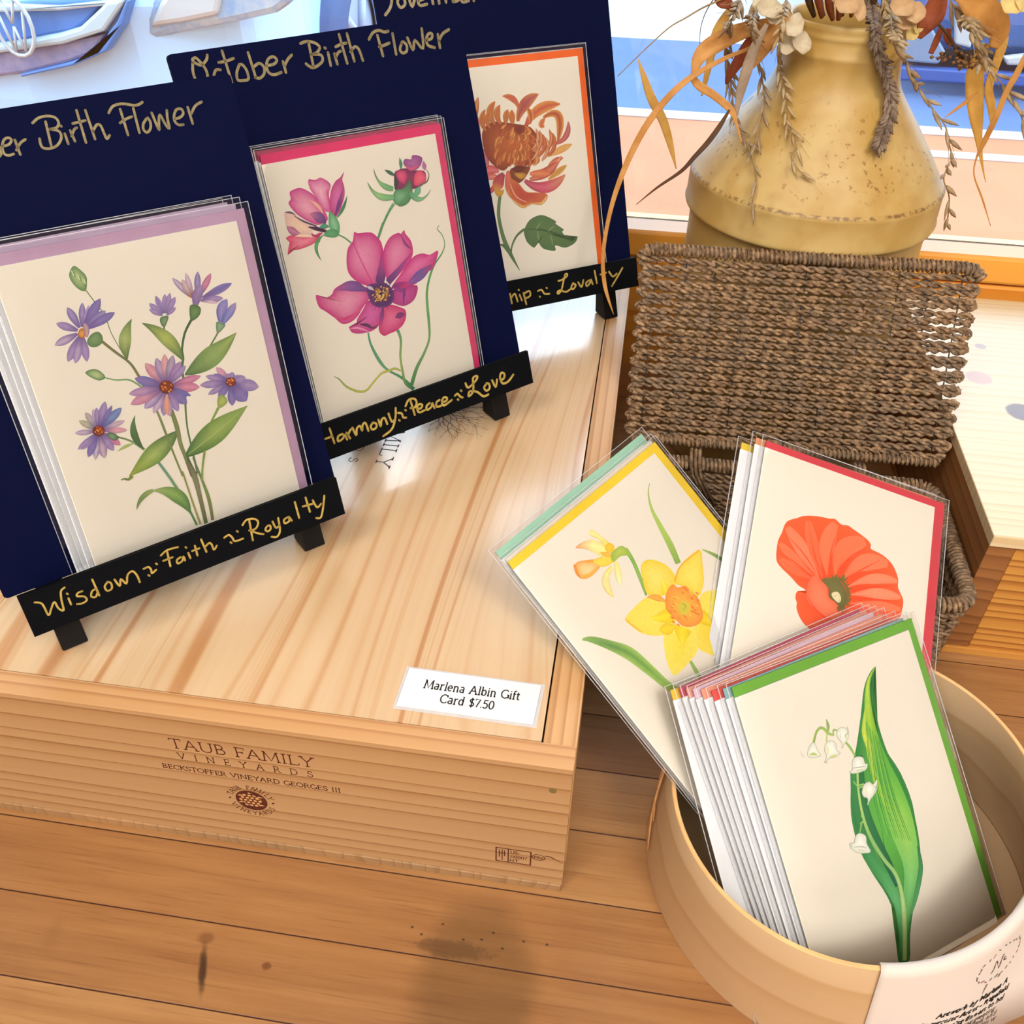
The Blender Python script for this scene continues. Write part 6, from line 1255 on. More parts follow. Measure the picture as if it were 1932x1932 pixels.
panel([(-60, 10), (60, 2), (200, -6), (245, -8), (190, 10), (160, 45), (140, 58), (40, 76), (-60, 88)], 2.72, 0.06, 'grille', CARB, car, car)
panel([(-60, 12), (0, 8), (110, 12), (232, -2), (232, 8), (110, 21), (0, 24), (-60, 26)], 2.70, 0.04, 'grille_bar', CHR, car, car)
panel([(-60, 90), (40, 78), (110, 64), (150, 52), (190, 15), (200, 4), (240, -4), (228, 14), (196, 60), (120, 84), (-60, 110)], 2.69, 0.05, 'grille_surround', plain('pale_surround', 'a4bcc8', 0.3), car, car)
panel([(-50, 104), (26, 96), (120, 80), (198, 64), (180, 100), (130, 118), (40, 140), (-50, 150)], 2.71, 0.05, 'lower_grille', MESHM, car, car)
panel([(38, 140), (130, 118), (182, 100), (205, 62), (222, 40), (238, 0), (246, 0), (232, 48), (200, 98), (140, 124), (40, 146)], 2.695, 0.05, 'lower_grille_lip', CARB, car, car)
panel([(248, 76), (262, 46), (288, 0), (310, -30), (560, -40), (552, 4), (520, 26), (440, 44), (340, 62), (290, 76)], 2.78, 0.10, 'headlamp', LENS, car, car, 0.02)
panel([(282, 52), (300, 6), (320, -20), (420, -26), (410, 30), (340, 44)], 2.765, 0.04, 'headlamp_projector', plain('lamp_pale', 'b4bec4', 0.15), car, car, 0.015)
em = MB(); ec_ = at(27, 50, 2.66) - car.location; er = 0.085
em.tube([ec_ + Vector((math.cos(a * 0.3491) * er * 0.72, 0, math.sin(a * 0.3491) * er)) for a in range(18)], 0.0065, 6, 0, closed=True)
for a, b in (((-0.3, 0.85), (0, 0.1)), ((0.3, 0.85), (0, 0.1)), ((-0.62, 0.5), (-0.25, -0.85)), ((0.62, 0.5), (0.25, -0.85)), ((-0.25, -0.85), (0, 0)), ((0.25, -0.85), (0, 0))):
    em.tube([ec_ + Vector((a[0] * er * 0.8, 0, a[1] * er)), ec_ + Vector((b[0] * er * 0.8, 0, b[1] * er))], 0.0045, 5)
em.build('emblem', CHR, car)
def wheel(c, parent, root):
    t = MB(); ax = [(0.2, -0.1), (0.3, -0.11), (0.335, -0.07), (0.34, 0), (0.335, 0.07), (0.3, 0.11), (0.2, 0.1)]; vs = []; fs = []
    for r, x in ax:
        for k in range(40): a = k * math.pi / 20; vs.append(Vector((x, r * math.cos(a), r * math.sin(a))) + c)
    for i in range(6):
        for k in range(40): fs.append((i * 40 + k, i * 40 + (k + 1) % 40, (i + 1) * 40 + (k + 1) % 40, (i + 1) * 40 + k))
    t.add(vs, fs, 0, True); o = t.build('wheel', TYRE, parent)
    r = MB(); r.add([Vector((0.085, 0.215 * math.cos(k * math.pi / 20), 0.215 * math.sin(k * math.pi / 20))) + c for k in range(40)], [tuple(range(40))])
    for k in range(5): a = k * 1.2566; r.tube([Vector((0.1, 0, 0)) + c, Vector((0.09, 0.2 * math.cos(a), 0.2 * math.sin(a))) + c], 0.02, 6)
    r.build('rim', RIM, o)
for y in (0.78, 3.5):
    for x in (-0.84, 0.82): wheel(Vector((x, y, 0.34)), car, car)
# the blue car right
car2 = tag(empty('parked_car', loc=(1.9, 4.6, -0.8)), 'blue parked car across the pavement, seen behind the dried flowers at upper right', 'car')
BLU = plain('blue_car_paint', '425c90', 0.3, 0.5, 0.12, 2, coat=0.4); DBL = plain('deep_blue_bumper', '2c4a88', 0.4, 0.4)
sh = MB(); prof = [(0.03, 0.16), (0, 0.3), (0.0, 0.55), (0.1, 0.75), (1.1, 0.95), (1.7, 1.4), (3.2, 1.42), (4.0, 0.95), (4.1, 0.3), (4.0, 0.16)]; xs = [(-0.9, 0.3), (-0.75, 0.08), (0, 0), (0.75, 0.08), (0.9, 0.3)]; vs = []
for x, dy in xs:
    for y, z in prof: vs.append((x, y + dy * (1 if y < 1 else 0.3), z))
n = len(prof); fs = [(i * n + j, (i + 1) * n + j, (i + 1) * n + (j + 1) % n, i * n + (j + 1) % n) for i in range(len(xs) - 1) for j in range(n)] + [tuple(range(n)), tuple(range(5 * n - 1, 4 * n - 1, -1))]
sh.add(vs, fs, 0, False); sh.build('body', BLU, car2, 0.05)
panel([(1690, 125), (1800, 132), (1932, 140), (2100, 150), (2100, 178), (1932, 165), (1800, 158), (1690, 152)], 4.57, 0.05, 'bumper', DBL, car2, car2)
panel([(1802, 25), (1838, 28), (1832, 92), (1802, 84)], 4.57, 0.04, 'reflector', plain('white_panel', 'a0a0a0', 0.4), car2, car2)
panel([(1893, 108), (1960, 100), (1990, 20), (2040, 20), (2020, 124), (1900, 124)], 4.57, 0.04, 'bumper_guard', plain('white_guard', 'a0a0a0', 0.4), car2, car2)
panel([(1700, 60), (1760, 55), (1785, 100), (1770, 122), (1700, 116)], 4.57, 0.04, 'fog_lamp', plain('pale_lamp', '667890', 0.2), car2, car2)
for y in (0.8, 3.2):
    for x in (-0.82, 0.8): wheel(Vector((x, y, 0.34)), car2, car2)
# ------------------------------------------------------------------ counter
m = NT('butcher_block'); c = m.n('TexCoord', out=3); xyz = m.n('SeparateXYZ', {0: c}, None); X, Y = xyz.outputs[0], xyz.outputs[1]
t = m.ma('DIVIDE', m.ma('ADD', Y, 0.0045), 0.0413); pid = m.ma('FLOOR', t); fr = m.ma('FRACT', t)
rnd = m.n('TexWhiteNoise', {'W': pid}, 0, noise_dimensions='1D')
xo = m.ma('ADD', m.ma('DIVIDE', X, 3.2), m.ma('ADD', 0.25, m.ma('MULTIPLY', rnd, 0.5))); bid = m.ma('FLOOR', xo)
rnd2 = m.n('TexWhiteNoise', {'Vector': m.n('CombineXYZ', {0: pid, 1: bid})}, 0, noise_dimensions='2D')
gc = m.n('CombineXYZ', {0: m.ma('ADD', m.ma('MULTIPLY', X, 7.0), m.ma('MULTIPLY', rnd2, 50)), 1: m.ma('MULTIPLY', Y, 130), 2: 0.0})
g1 = m.noise(gc, 1.0, 4, 0.6); g2 = m.noise(m.n('Mapping', {'Vector': gc, 'Scale': (2.5, 5, 1)}), 1.0, 3, 0.6)
bl = m.noise(c, 14, 3, 0.6)
col = m.ramp(m.ma('ADD', m.ma('MULTIPLY', g1, 0.75), m.ma('MULTIPLY', rnd2, 0.3)), [(0.15, '6e4826'), (0.34, '8e6138'), (0.6, 'a07346'), (0.85, 'b28656')])
col = m.mix(m.ma('MULTIPLY', m.sstep(g2, 0.52, 0.75), 0.42), col, '62391f'); col = m.mix(m.ma('MULTIPLY', m.sstep(bl, 0.5, 0.75), 0.3), col, '855330')
cs_ = m.n('CombineXYZ', {0: m.ma('ADD', X, m.ma('MULTIPLY', Y, 0.33)), 1: Y, 2: 0.0})
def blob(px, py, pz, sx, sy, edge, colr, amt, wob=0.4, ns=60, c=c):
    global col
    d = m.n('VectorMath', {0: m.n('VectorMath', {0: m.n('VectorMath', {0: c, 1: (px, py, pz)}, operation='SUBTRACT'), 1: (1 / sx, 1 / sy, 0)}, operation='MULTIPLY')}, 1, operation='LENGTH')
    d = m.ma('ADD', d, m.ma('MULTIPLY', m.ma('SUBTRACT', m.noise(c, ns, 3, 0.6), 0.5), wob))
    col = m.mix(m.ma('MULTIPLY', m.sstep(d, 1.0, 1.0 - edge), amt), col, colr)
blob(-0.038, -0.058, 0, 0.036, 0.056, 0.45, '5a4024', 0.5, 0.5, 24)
blob(-0.052, -0.040, 0, 0.024, 0.006, 0.5, '4a3420', 0.55, 1.2, 260)
blob(-0.1963, -0.069, 0, 0.0030, 0.016, 0.7, '2a1a10', 0.85, 0.6, 160, cs_)
blob(-0.178, -0.054, 0, 0.006, 0.004, 0.6, '6a4020', 0.6, 0.6, 200)
blob(-0.256, -0.064, 0, 0.006, 0.012, 0.8, '8a6038', 0.5, 0.5, 120)
blob(-0.1426, -0.0628, 0, 0.0032, 0.0026, 0.5, '5a3418', 0.7, 0.6, 300)
for k in range(9): blob(-0.075 + 0.0085 * k + 0.003 * math.sin(k * 5), -0.032 - 0.004 * math.sin(k * 2.3), 0, 0.0011, 0.0008, 0.5, '2c1c10', 0.8, 0.4, 900)
seam = m.ma('MINIMUM', fr, m.ma('SUBTRACT', 1.0, fr)); sm = m.ma('SUBTRACT', 1.0, m.sstep(seam, 0.004, 0.014))
xf = m.ma('FRACT', xo); xs_ = m.ma('SUBTRACT', 1.0, m.sstep(m.ma('MINIMUM', xf, m.ma('SUBTRACT', 1.0, xf)), 0.0001, 0.0003))
sm = m.ma('MAXIMUM', sm, xs_); col = m.mix(sm, col, '3c1c0c')
h = m.ma('SUBTRACT', m.ma('MULTIPLY', g2, 0.3), sm)
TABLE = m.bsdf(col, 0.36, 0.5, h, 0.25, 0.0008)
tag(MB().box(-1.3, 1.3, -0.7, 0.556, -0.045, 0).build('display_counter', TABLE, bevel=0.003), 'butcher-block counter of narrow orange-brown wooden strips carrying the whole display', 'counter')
# ------------------------------------------------------------------ wine crate with easels
m = NT('pine_lid'); c = m.n('TexCoord', out=3); mp = m.n('Mapping', {'Vector': c, 'Scale': (1, 0.11, 1), 'Location': (3.1, 1.7, 0)}); u = m.n('SeparateXYZ', {0: mp}, 0)
u = m.ma('ADD', u, m.ma('MULTIPLY', m.noise(mp, 8.0, 2, 0.45), 0.16)); rv_ = m.n('CombineXYZ', {0: m.ma('MULTIPLY', u, 95.0)})
bands = m.noise(rv_, 1.0, 2.5, 0.55); col = m.ramp(bands, [(0.30, 'b47e4e'), (0.40, 'c28f5e'), (0.455, 'cea579'), (0.50, 'd5b48a'), (0.60, 'd9ba92'), (0.66, 'ca9f70'), (0.70, 'd5b388')])
fbn = m.noise(m.n('Mapping', {'Vector': c, 'Scale': (420, 14, 400)}), 1.0, 3, 0.6); col = m.mix(m.ma('MULTIPLY', m.ma('SUBTRACT', fbn, 0.5, clamp=True), 0.5), col, 'c08850')
PINE_LID = m.bsdf(col, 0.3, 0.7, fbn, 0.06, 0.0003, coat=0.9)
PINE_FR = wood('pine_front', [(0, 'bc966a'), (0.62, 'b68f64'), (0.86, 'ac8256'), (0.95, '8e643c'), (1, 'bc966a')], 2, 'X', 0.0105, 0.02, 7, 0.42, 0.07, 0.1, knots=((-0.0092, 0, 0.0913, 0.0022, '7a6a3c'),))
PINE_ST = wood('pine_strip', [(0, 'd0a470'), (0.6, 'ca9c68'), (0.9, 'b07e4c'), (1, 'd0a470')], 0, 'Y', 0.006, 0.01, 9, 0.42, 0.08)
PINE_SX = wood('pine_strip_front', [(0, 'cc9e6c'), (0.6, 'c69662'), (0.9, 'ae7a4a'), (1, 'cc9e6c')], 1, 'X', 0.007, 0.012, 9, 0.42, 0.08)
PINE_END = wood('pine_base', [(0, 'a4825c'), (0.7, '9e7c56'), (0.95, '8a6a48'), (1, 'a4825c')], 0, 'Z', 0.008, 0.05, 16, 0.5, 0.5)
HB = 0.1096
crate = tag(empty('wine_crate', loc=(0, 0, 0)), 'flat pale pine wine crate with branded front, carrying the three black easels', 'crate')
Wc, Dc, T = 0.335, 0.50, 0.0128
f = MB().box(-Wc, -0.0006, 0, T, 0.006, HB)
fr_ = lambda x, z: (x, -0.00006, z)
serif(f, 'TAUB FAMILY', fr_, -0.2022, 0.0830, 0.0076, 0.0752, 0.095, 2)
serif(f, 'VINEYARDS', fr_, -0.2000, 0.0742, 0.0048, 0.0712, 0.11, 2, track=0.95)
serif(f, 'BECKSTOFFER VINEYARD GEORGES III', fr_, -0.2107, 0.0640, 0.0036, 0.0950, 0.15, 2)
sx0, sz0, sr = -0.1663, 0.0447, 0.0086
f.add([fr_(sx0 + sr * math.cos(k * 0.1745), sz0 + sr * 1.03 * math.sin(k * 0.1745)) for k in range(36)], [tuple(range(36))], 2)
fr2 = lambda x, z: (x, -0.00012, z)
for i in range(5):
    for j in range(5):
        x, z = (i - 2) * 0.0026 + (j % 2) * 0.0013 - 0.0006, (j - 2) * 0.0022
        if abs(x) + abs(z) * 0.8 < 0.0068: f.add([fr2(sx0 + x + 0.0010 * math.cos(k * 0.7854), sz0 + z + 0.0009 * math.sin(k * 0.7854)) for k in range(8)], [tuple(range(8))], 3)
for a, s_ in ((35, 1), (145, 1), (205, 1), (325, 1), (90, 0.6)):
    cx, cz = sx0 + 0.0062 * math.cos(rad(a)), sz0 + 0.0064 * math.sin(rad(a))
    strip(f, [(cx - 0.0018 * s_, cz - 0.0004, 0.0002), (cx - 0.0005, cz + 0.0003, 0.0013), (cx + 0.0016 * s_, cz, 0.0002)], fr2, 3, False)
for sgn in (1, -1): strip(f, smooth_path([(sx0 + sgn * 0.001, sz0 + sgn * 0.005, 0.0004), (sx0 + sgn * 0.0035, sz0 + sgn * 0.0035, 0.0004), (sx0 + sgn * 0.006, sz0 + sgn * 0.0005, 0.0003)], 3), fr2, 3, False)
def ringtext(text, a0, a1, r, h, flip):
    n_ = len(text)
    for i, ch in enumerate(text):
        a = rad(a0 + (a1 - a0) * (i + 0.5) / n_); ca, sa = math.cos(a), math.sin(a)
        fn = (lambda x, y, ca=ca, sa=sa: fr_(sx0 + ca * (r + y) + sa * x, sz0 + sa * (r + y) - ca * x)) if not flip else (lambda x, y, ca=ca, sa=sa: fr_(sx0 + ca * (r + h - y) - sa * x, sz0 + sa * (r + h - y) + ca * x))
        serif(f, ch, fn, -GL[ch][0] * h / 2, 0, h, None, 0.14, 2)
ringtext('TAUB FAMILY', 165, 15, 0.0102, 0.0031, False); ringtext('VINEYARDS', 200, 340, 0.0102, 0.0031, True)
for a in (180, 0): strip(f, [(sx0 + 0.0118 * math.cos(rad(a)) - 0.0004, sz0 - 0.0004, 0.0009), (sx0 + 0.0118 * math.cos(rad(a)) + 0.0004, sz0 + 0.0004, 0.0009)], fr_, 2)
bx = [(-0.0362, 0.0338), (-0.0180, 0.0338), (-0.0180, 0.0210), (-0.0362, 0.0210)]
for i in range(4): a, b = bx[i], bx[(i + 1) % 4]; strip(f, [(*a, 0.0007), (*b, 0.0007)], fr_, 2, True)
strip(f, [(-0.0298, 0.0338, 0.0006), (-0.0298, 0.0210, 0.0006)], fr_, 2)
for q in (((-0.0345, 0.0320), (-0.0345, 0.0252)), ((-0.0330, 0.0325), (-0.0330, 0.0224)), ((-0.0318, 0.0318), (-0.0318, 0.0264)), ((-0.0348, 0.0290), (-0.0312, 0.0290))): strip(f, [(*q[0], 0.0005), (*q[1], 0.0005)], fr_, 2)
for tx, z_ in (('US-', 0.0298), ('110007', 0.0258), ('HT', 0.0220)):
    if tx == 'US-': serif(f, 'US-', fr_, -0.0288, z_, 0.0026, 0.0050, 0.17, 2)
    elif tx == 'HT': strip(f, [(-0.0287, 0.0220, 0.0004), (-0.0287, 0.0244, 0.0004)], fr_, 2); strip(f, [(-0.0270, 0.0220, 0.0004), (-0.0270, 0.0244, 0.0004)], fr_, 2); strip(f, [(-0.0287, 0.0232, 0.0004), (-0.0270, 0.0232, 0.0004)], fr_, 2); serif(f, 'T', fr_, -0.0264, z_, 0.0025, None, 0.17, 2)
    else: serif(f, '110007', fr_, -0.0288, z_, 0.0024, 0.0090, 0.17, 2)
el = [(-0.0140 + 0.0034 * math.cos(k * 0.31416), 0.0298 + 0.0026 * math.sin(k * 0.31416), 0.0005) for k in range(21)]; strip(f, el, fr_, 2, False)
serif(f, 'PRI', fr_, -0.0164, 0.0287, 0.0020, 0.0048, 0.18, 2)
strip(f, [(-0.0108, 0.0322, 0.0005), (-0.0075, 0.0318, 0.0010), (-0.0045, 0.0296, 0.0004), (-0.0012, 0.0272, 0.0003)], fr_, 2, False)
# the strip of upper face keeps the same board
f.build('front_panel', [PINE_FR, PINE_SX, BROWNINK, plain('pale_in_seal', 'd6a26a', 0.6)], crate)
MB().box(-Wc, -0.0004, -0.0002, 0.0130, HB, HB + 0.0003).build('front_top_edge', PINE_SX, crate)
MB().box(-0.0162, 0, 0.0131, Dc, 0.006, HB).build('side_panel', PINE_ST, crate, 0.0006)
MB().box(-Wc, -Wc + 0.0162, 0.0131, Dc, 0.006, HB).build('side_panel', PINE_ST, crate, 0.0006)
MB().box(-Wc + 0.0163, -0.0163, Dc - T, Dc, 0.006, HB).build('back_panel', PINE_FR, crate, 0.0006)
MB().box(-Wc - 0.001, -0.001, -0.001, Dc, 0.0, 0.0058).build('base_board', PINE_END, crate, 0.0004)
lid = MB().box(-Wc + 0.0168, -0.0170, 0.0136, Dc - T - 0.0005, HB - 0.012, HB + 0.0002)
lf = lambda x, y: (x, y, HB + 0.00028)
# family name reading from the far side, tops of the letters to the right
tf = lambda u, v: lf(-0.1508 + v, 0.3300 - u)
serif(lid, 'TAUB FAMILY', tf, 0.0, 0.0, 0.0100, 0.1215, 0.085, 1)
tf2 = lambda u, v: lf(-0.1690 + v, 0.3300 - u)
serif(lid, 'VINEYARDS', tf2, 0.006, 0.0, 0.0060, 0.1130, 0.09, 1, track=0.95)
random.seed(7)
def branch(x, y, a, l, w_, d):
    x2, y2 = x + math.cos(a) * l, y + math.sin(a) * l; mx, my = (x + x2) / 2 + random.uniform(-1, 1) * l * 0.12, (y + y2) / 2 + random.uniform(-1, 1) * l * 0.12
    strip(lid, smooth_path([(x, y, w_), (mx, my, w_ * 0.8), (x2, y2, w_ * 0.5)], 3), lf, 1, False)
    if d:
        for s_ in ((-1, 1) if d > 1 else (random.choice((-1, 1)), random.choice((-0.4, 0.5)))): branch(x2, y2, a + s_ * random.uniform(0.25, 0.55), l * random.uniform(0.6, 0.85), w_ * 0.62, d - 1)
for k in range(9): branch(-0.1195, 0.2800, rad(-95 + k * 15), 0.011 + 0.002 * (k % 3), 0.0009, 3)
lid.build('lid', [PINE_LID, GREYINK], crate)
# price label
pl = tag(empty('price_label', Matrix.Translation((-0.0896, 0.0218, HB + 0.0009))), 'white laminated price label lying on the front right corner of the pine crate', 'label')
pc = lambda x, y: (x + 0.0008 * y / 0.024, y, 0.0009)
mb = MB().prism([(0.0, 0.0008), (0.0674, 0.0002), (0.0684, 0.0242), (0.0008, 0.0246)], 0, 0.0008)
serif(mb, 'Marlena Albin Gift', pc, 0.0100, 0.0132, 0.0051, 0.0485, 0.135, 1); serif(mb, 'Card $7.50', pc, 0.0200, 0.0055, 0.0051, 0.0272, 0.135, 1)
mb.build('paper', [PAPERW, BLACKINK], pl)
MB().prism([(-0.0016, -0.0008), (0.0692, -0.0014), (0.0702, 0.0256), (-0.0008, 0.0262)], -0.0004, -0.0001).build('laminate', SEAM, pl)
# ------------------------------------------------------------------ easels
NAVY = plain('navy_chalkboard', '050b2e', 0.7, 0.06, bump=0.04, bscale=900); JET = plain('black_ledge', '04060b', 0.7, 0.10, bump=0.06, bscale=700); JETL = plain('black_leg', '06070b', 0.5, 0.3)
def frame(psi, th):
    a = Vector((math.cos(psi), math.sin(psi), 0)); h = Vector((-math.sin(psi), math.cos(psi), 0))
    b = Vector((0, 0, 1)) * math.cos(th) + h * math.sin(th); return a, b, a.cross(b)
def mat4(a, b, n, o): return Matrix(((a.x, b.x, n.x, o.x), (a.y, b.y, n.y, o.y), (a.z, b.z, n.z, o.z), (0, 0, 0, 1)))
ZB = HB + 0.0402; WB, HBD, WL, HL, B0, DL = 0.1765, 0.21, 0.1653, 0.0222, -0.0157, 0.0192
EAS = [(0.756, 0.2933, -0.2184, 0.0857), (0.7737, 0.3321, -0.1320, 0.2365), (0.5711, 0.3681, -0.0752, 0.4072)]
ELAB = ['nearest black tabletop easel lettered in gold, holding purple aster cards', 'middle black tabletop easel lettered October Birth Flower, holding pink cosmos cards', 'farthest black tabletop easel, holding orange chrysanthemum cards']
def rrect(x0, x1, y0, y1, r, n=4):
    p = []
    for cx, cy, a0 in ((x1 - r, y1 - r, 0), (x0 + r, y1 - r, 90), (x0 + r, y0 + r, 180), (x1 - r, y0 + r, 270)): p += arc(cx, cy, r, r, a0, a0 + 90, n)
    return p
EM = []
for i, (psi, th, ex, ey) in enumerate(EAS):
    a, b, n = frame(psi, th); M = mat4(a, b, n, Vector((ex, ey, ZB))); EM.append(M)
    ez = tag(empty('tabletop_easel', M), ELAB[i], 'easel', 'black easels on the wine crate')
    mb = MB().prism(rrect(-WB / 2, WB / 2, 0, HBD, 0.002), -0.0030, 0)
    for sh in ART['pen%d' % (i + 1)]:
        r = sh[-1]; p = smooth_path([(r[k] * 1e-5, r[k + 1] * 1e-5, r[k + 2] * 1e-5) for k in range(0, len(r), 3)], 4); strip(mb, p, lambda x, y: (x, y, 0.0001), 1)
    mb.build('board', [NAVY, GOLD], ez)
    mb = MB().prism([(-WL / 2, B0), (WL / 2, B0), (WL / 2, B0 + HL), (-WL / 2, B0 + HL)], DL - 0.0028, DL); mb.box(-WL / 2, WL / 2, B0, B0 + 0.0085, 0.0002, DL - 0.0029)
    for sh in ART['led%d' % (i + 1)]:
        r = sh[-1]; p = smooth_path([(r[k] * 1e-5, r[k + 1] * 1e-5, r[k + 2] * 1e-5) for k in range(0, len(r), 3)], 4); strip(mb, p, lambda x, y: (x, y, DL + 0.0001), 1)
    mb.build('ledge', [JET, GOLDB], ez)
    zb = lambda nn: (HB + 0.0008 - ZB - nn * n.z) / b.z        # where the legs meet the lid
    for sx in (-0.0677, 0.0677):
        lg = [(-0.0037, zb(-0.0037)), (-0.0035, 0.17), (-0.012, 0.17), (-0.0125, 0.02), (-0.0145, -0.02), (-0.0185, zb(-0.0185))]
        MB().prism(lg, sx - 0.00645, sx + 0.00645, 0, lambda u, v, w_: (w_, v, u)).build('front_leg', JETL, ez, 0.0007)
    rear = Vector((0, 0.16, -0.014)); inv = M.inverted(); ft = M @ Vector((0, 0, -0.075)); ft.z = HB + 0.0045; ft = inv @ ft
    d = (ft - rear); q = d.normalized().cross(Vector((1, 0, 0))).normalized() * 0.004
    mb = MB(); c8 = [p + Vector((sx, 0, 0)) for p in (rear - q, rear + q, ft + q, ft - q) for sx in (-0.011, 0.011)]
    mb.add(c8, [(0, 1, 3, 2), (2, 3, 5, 4), (4, 5, 7, 6), (6, 7, 1, 0), (0, 2, 4, 6), (1, 7, 5, 3)]); mb.build('rear_strut', JETL, ez, 0.0006)
# ------------------------------------------------------------------ sleeved greeting cards
ENV = {}
def env(c):
    if c not in ENV: ENV[c] = plain('envelope_' + c, c, 0.5, 0.4, 0.06, 60)
    return ENV[c]
def sleeved(label, M, W_, H_, ec, art=None, ex=0.0052, ey=0.0050, group=None):
    root = tag(empty('greeting_card', M), label, 'greeting card', group)
    mb = MB().box(0, W_, 0, H_, -0.00035, 0, 0 if art else 1); mb.box(0.0002, W_, 0, H_, -0.0009, -0.0006, 1)  # artless cards get bluish-white paper, with sleeve reflections put into its colour
    if art: draw(mb, ART[art], 2)
    mb.build('folded_card', [PAPER, PAPERW, INK], root)
    mb = MB().box(0.0008, W_ + ex, 0.0005, H_ + ey, -0.0017, -0.0011); mb.build('envelope', env(ec), root)
    x0, x1, y0, y1, z0, z1 = -0.0022, W_ + ex + 0.0025, -0.0008, H_ + ey + 0.0028, -0.0019, 0.0010
    sl = MB(); n_ = 14; random.seed(len(label) * 7 + int(W_ * 1e6) % 13)
    fr_p = [(x0 + (x1 - x0) * i / n_, y0 + (y1 - y0) * j / n_) for j in range(n_ + 1) for i in range(n_ + 1)]
    ed = lambda i, j: min(i, j, n_ - i, n_ - j)
    vs = [(x, y, z1 if ed(k % (n_ + 1), k // (n_ + 1)) > 0 else (z0 + z1) / 2) for k, (x, y) in enumerate(fr_p)]
    quads = [(j * (n_ + 1) + i, j * (n_ + 1) + i + 1, (j + 1) * (n_ + 1) + i + 1, (j + 1) * (n_ + 1) + i) for j in range(n_) for i in range(n_)]
    sl.add(vs, quads, 0, True)
    sl.add([(x0, y0, z0), (x1, y0, z0), (x1, y1, z0), (x0, y1, z0)], [(0, 3, 2, 1)], 0)
    zm = (z0 + z1) / 2
    sl.tube([(x0, y0, zm), (x1, y0, zm), (x1, y1, zm), (x0, y1, zm)], 0.00028, 5, 1, closed=True)
    sl.build('clear_sleeve', [SLEEVE, SEAM], root)
    return root
def rotv(v):
    v = Vector(v); return Matrix.Rotation(v.length, 4, v.normalized())
def pose(p): return Matrix.Translation(Vector(p[3:6])) @ rotv(p[:3])
def off(da, db, dn, rz=0.0): return Matrix.Translation((da, db, dn)) @ Matrix.Rotation(rad(rz), 4, 'Z')
PA, PCO, PM = [(1.22287, 0.50421, 0.61465, -0.24604, 0.04821, 0.14992), (1.17964, 0.51004, 0.65203, -0.17126, 0.18612, 0.15116), (1.1756, 0.34458, 0.5015, -0.11808, 0.37108, 0.15346)]
PL, PP, PD = [(0.74558, 0.27221, 0.55833, 0.1335, -0.0482, 0.00705), (0.50653, 0.33467, -0.02284, 0.07181, 0.06106, 0.08882), (0.62934, 0.20623, 0.959, 0.07074, 0.01432, 0.06155)]
SW, SH = 0.110, 0.1525
sleeved('aster card in lilac envelope, front of the stack on the nearest easel', pose(PA), SW, SH, 'b795b2', 'aster', group='cards on the nearest easel')
for k, (da, db, l) in enumerate([(-0.0030, 0.0024, 'sleeved card directly behind the aster card, edges showing at its left and top'), (-0.0052, 0.0030, 'third card from the front of the aster stack, lilac top edge showing'), (-0.0085, 0.0016, 'rearmost card of the aster stack, against the black board')]):
    sleeved(l, pose(PA) @ off(da, db, -0.0021 * (k + 1), 0.3 * k), SW, SH, 'c9b2d0', group='cards on the nearest easel')
sleeved('pink cosmos card in hot-pink envelope, front of the stack on the middle easel', pose(PCO), SW, SH, 'd9386c', 'cosmos', group='cards on the middle easel')
for k, (da, db, l) in enumerate([(-0.0004, 0.0012, 'sleeved card directly behind the pink cosmos card'), (-0.0016, 0.0020, 'rearmost card of the cosmos stack, against the black board')]):
    sleeved(l, pose(PCO) @ off(da, db, -0.0021 * (k + 1), 0), SW, SH, 'b8486c', group='cards on the middle easel')
sleeved('orange chrysanthemum card in orange envelope on the farthest easel', pose(PM), SW, SH, 'ea6420', 'mum', group='cards on the farthest easel')
sleeved('sleeved card hidden behind the orange chrysanthemum card', pose(PM) @ off(0.0012, 0.0008, -0.0021, 0), SW, SH, 'd8d4d0', group='cards on the farthest easel')
RW, RH = 0.1143, 0.1588
sleeved('lily of the valley card in green envelope, front of the fanned stack', pose(PL), RW, RH, '6aa83a', 'lily', group='cards in the round box')
ST = [(-0.0025, 0.0004, 0.4, '8fb8bc', 'card with blue-green envelope, right behind the lily of the valley card'), (-0.0060, 0.0009, 1.0, 'e0504c', 'card with red envelope corner, second behind the lily of the valley card'), (-0.0085, 0.0030, 1.6, 'f09a80', 'card with coral envelope, third behind the lily of the valley card'), (-0.0105, 0.0042, 2.0, 'e8c4d6', 'card with pale pink envelope, fourth behind the lily of the valley card'), (-0.0120, 0.0052, 2.3, 'e8a090', 'card with salmon envelope, fifth behind the lily of the valley card'), (-0.0136, 0.0064, 2.6, 'c8506c', 'card with crimson envelope, its edge topmost behind the lily of the valley card'), (-0.0290, 0.0062, -1.5, 'ecc23c', 'card with yellow envelope, rearmost of the stack behind the lily of the valley card')]
for k, (da, db, rz, ec, l) in enumerate(ST): sleeved(l, pose(PL) @ off(da, db, -0.0021 * (k + 1), rz), RW, RH, ec, group='cards in the round box')
s_ = 0.985
sleeved('red poppy card in crimson envelope, standing between the basket and the round box', pose(PP), RW * s_, RH * s_, 'd2404c', 'poppy', 0.0070, 0.0050, group='poppy card stack')
for k, (da, db, ec, l) in enumerate([(-0.0042, 0.0010, 'd8946a', 'card behind the red poppy card, tan-orange envelope corner at upper left'), (-0.0115, -0.0040, 'dcc040', 'rearmost card of the poppy stack, yellow envelope corner at upper left')]):
    sleeved(l, pose(PP) @ off(da, db, -0.0022 * (k + 1), 0.5), RW * s_, RH * s_, ec, group='poppy card stack')
s_ = 1.01
MD = pose(PD)
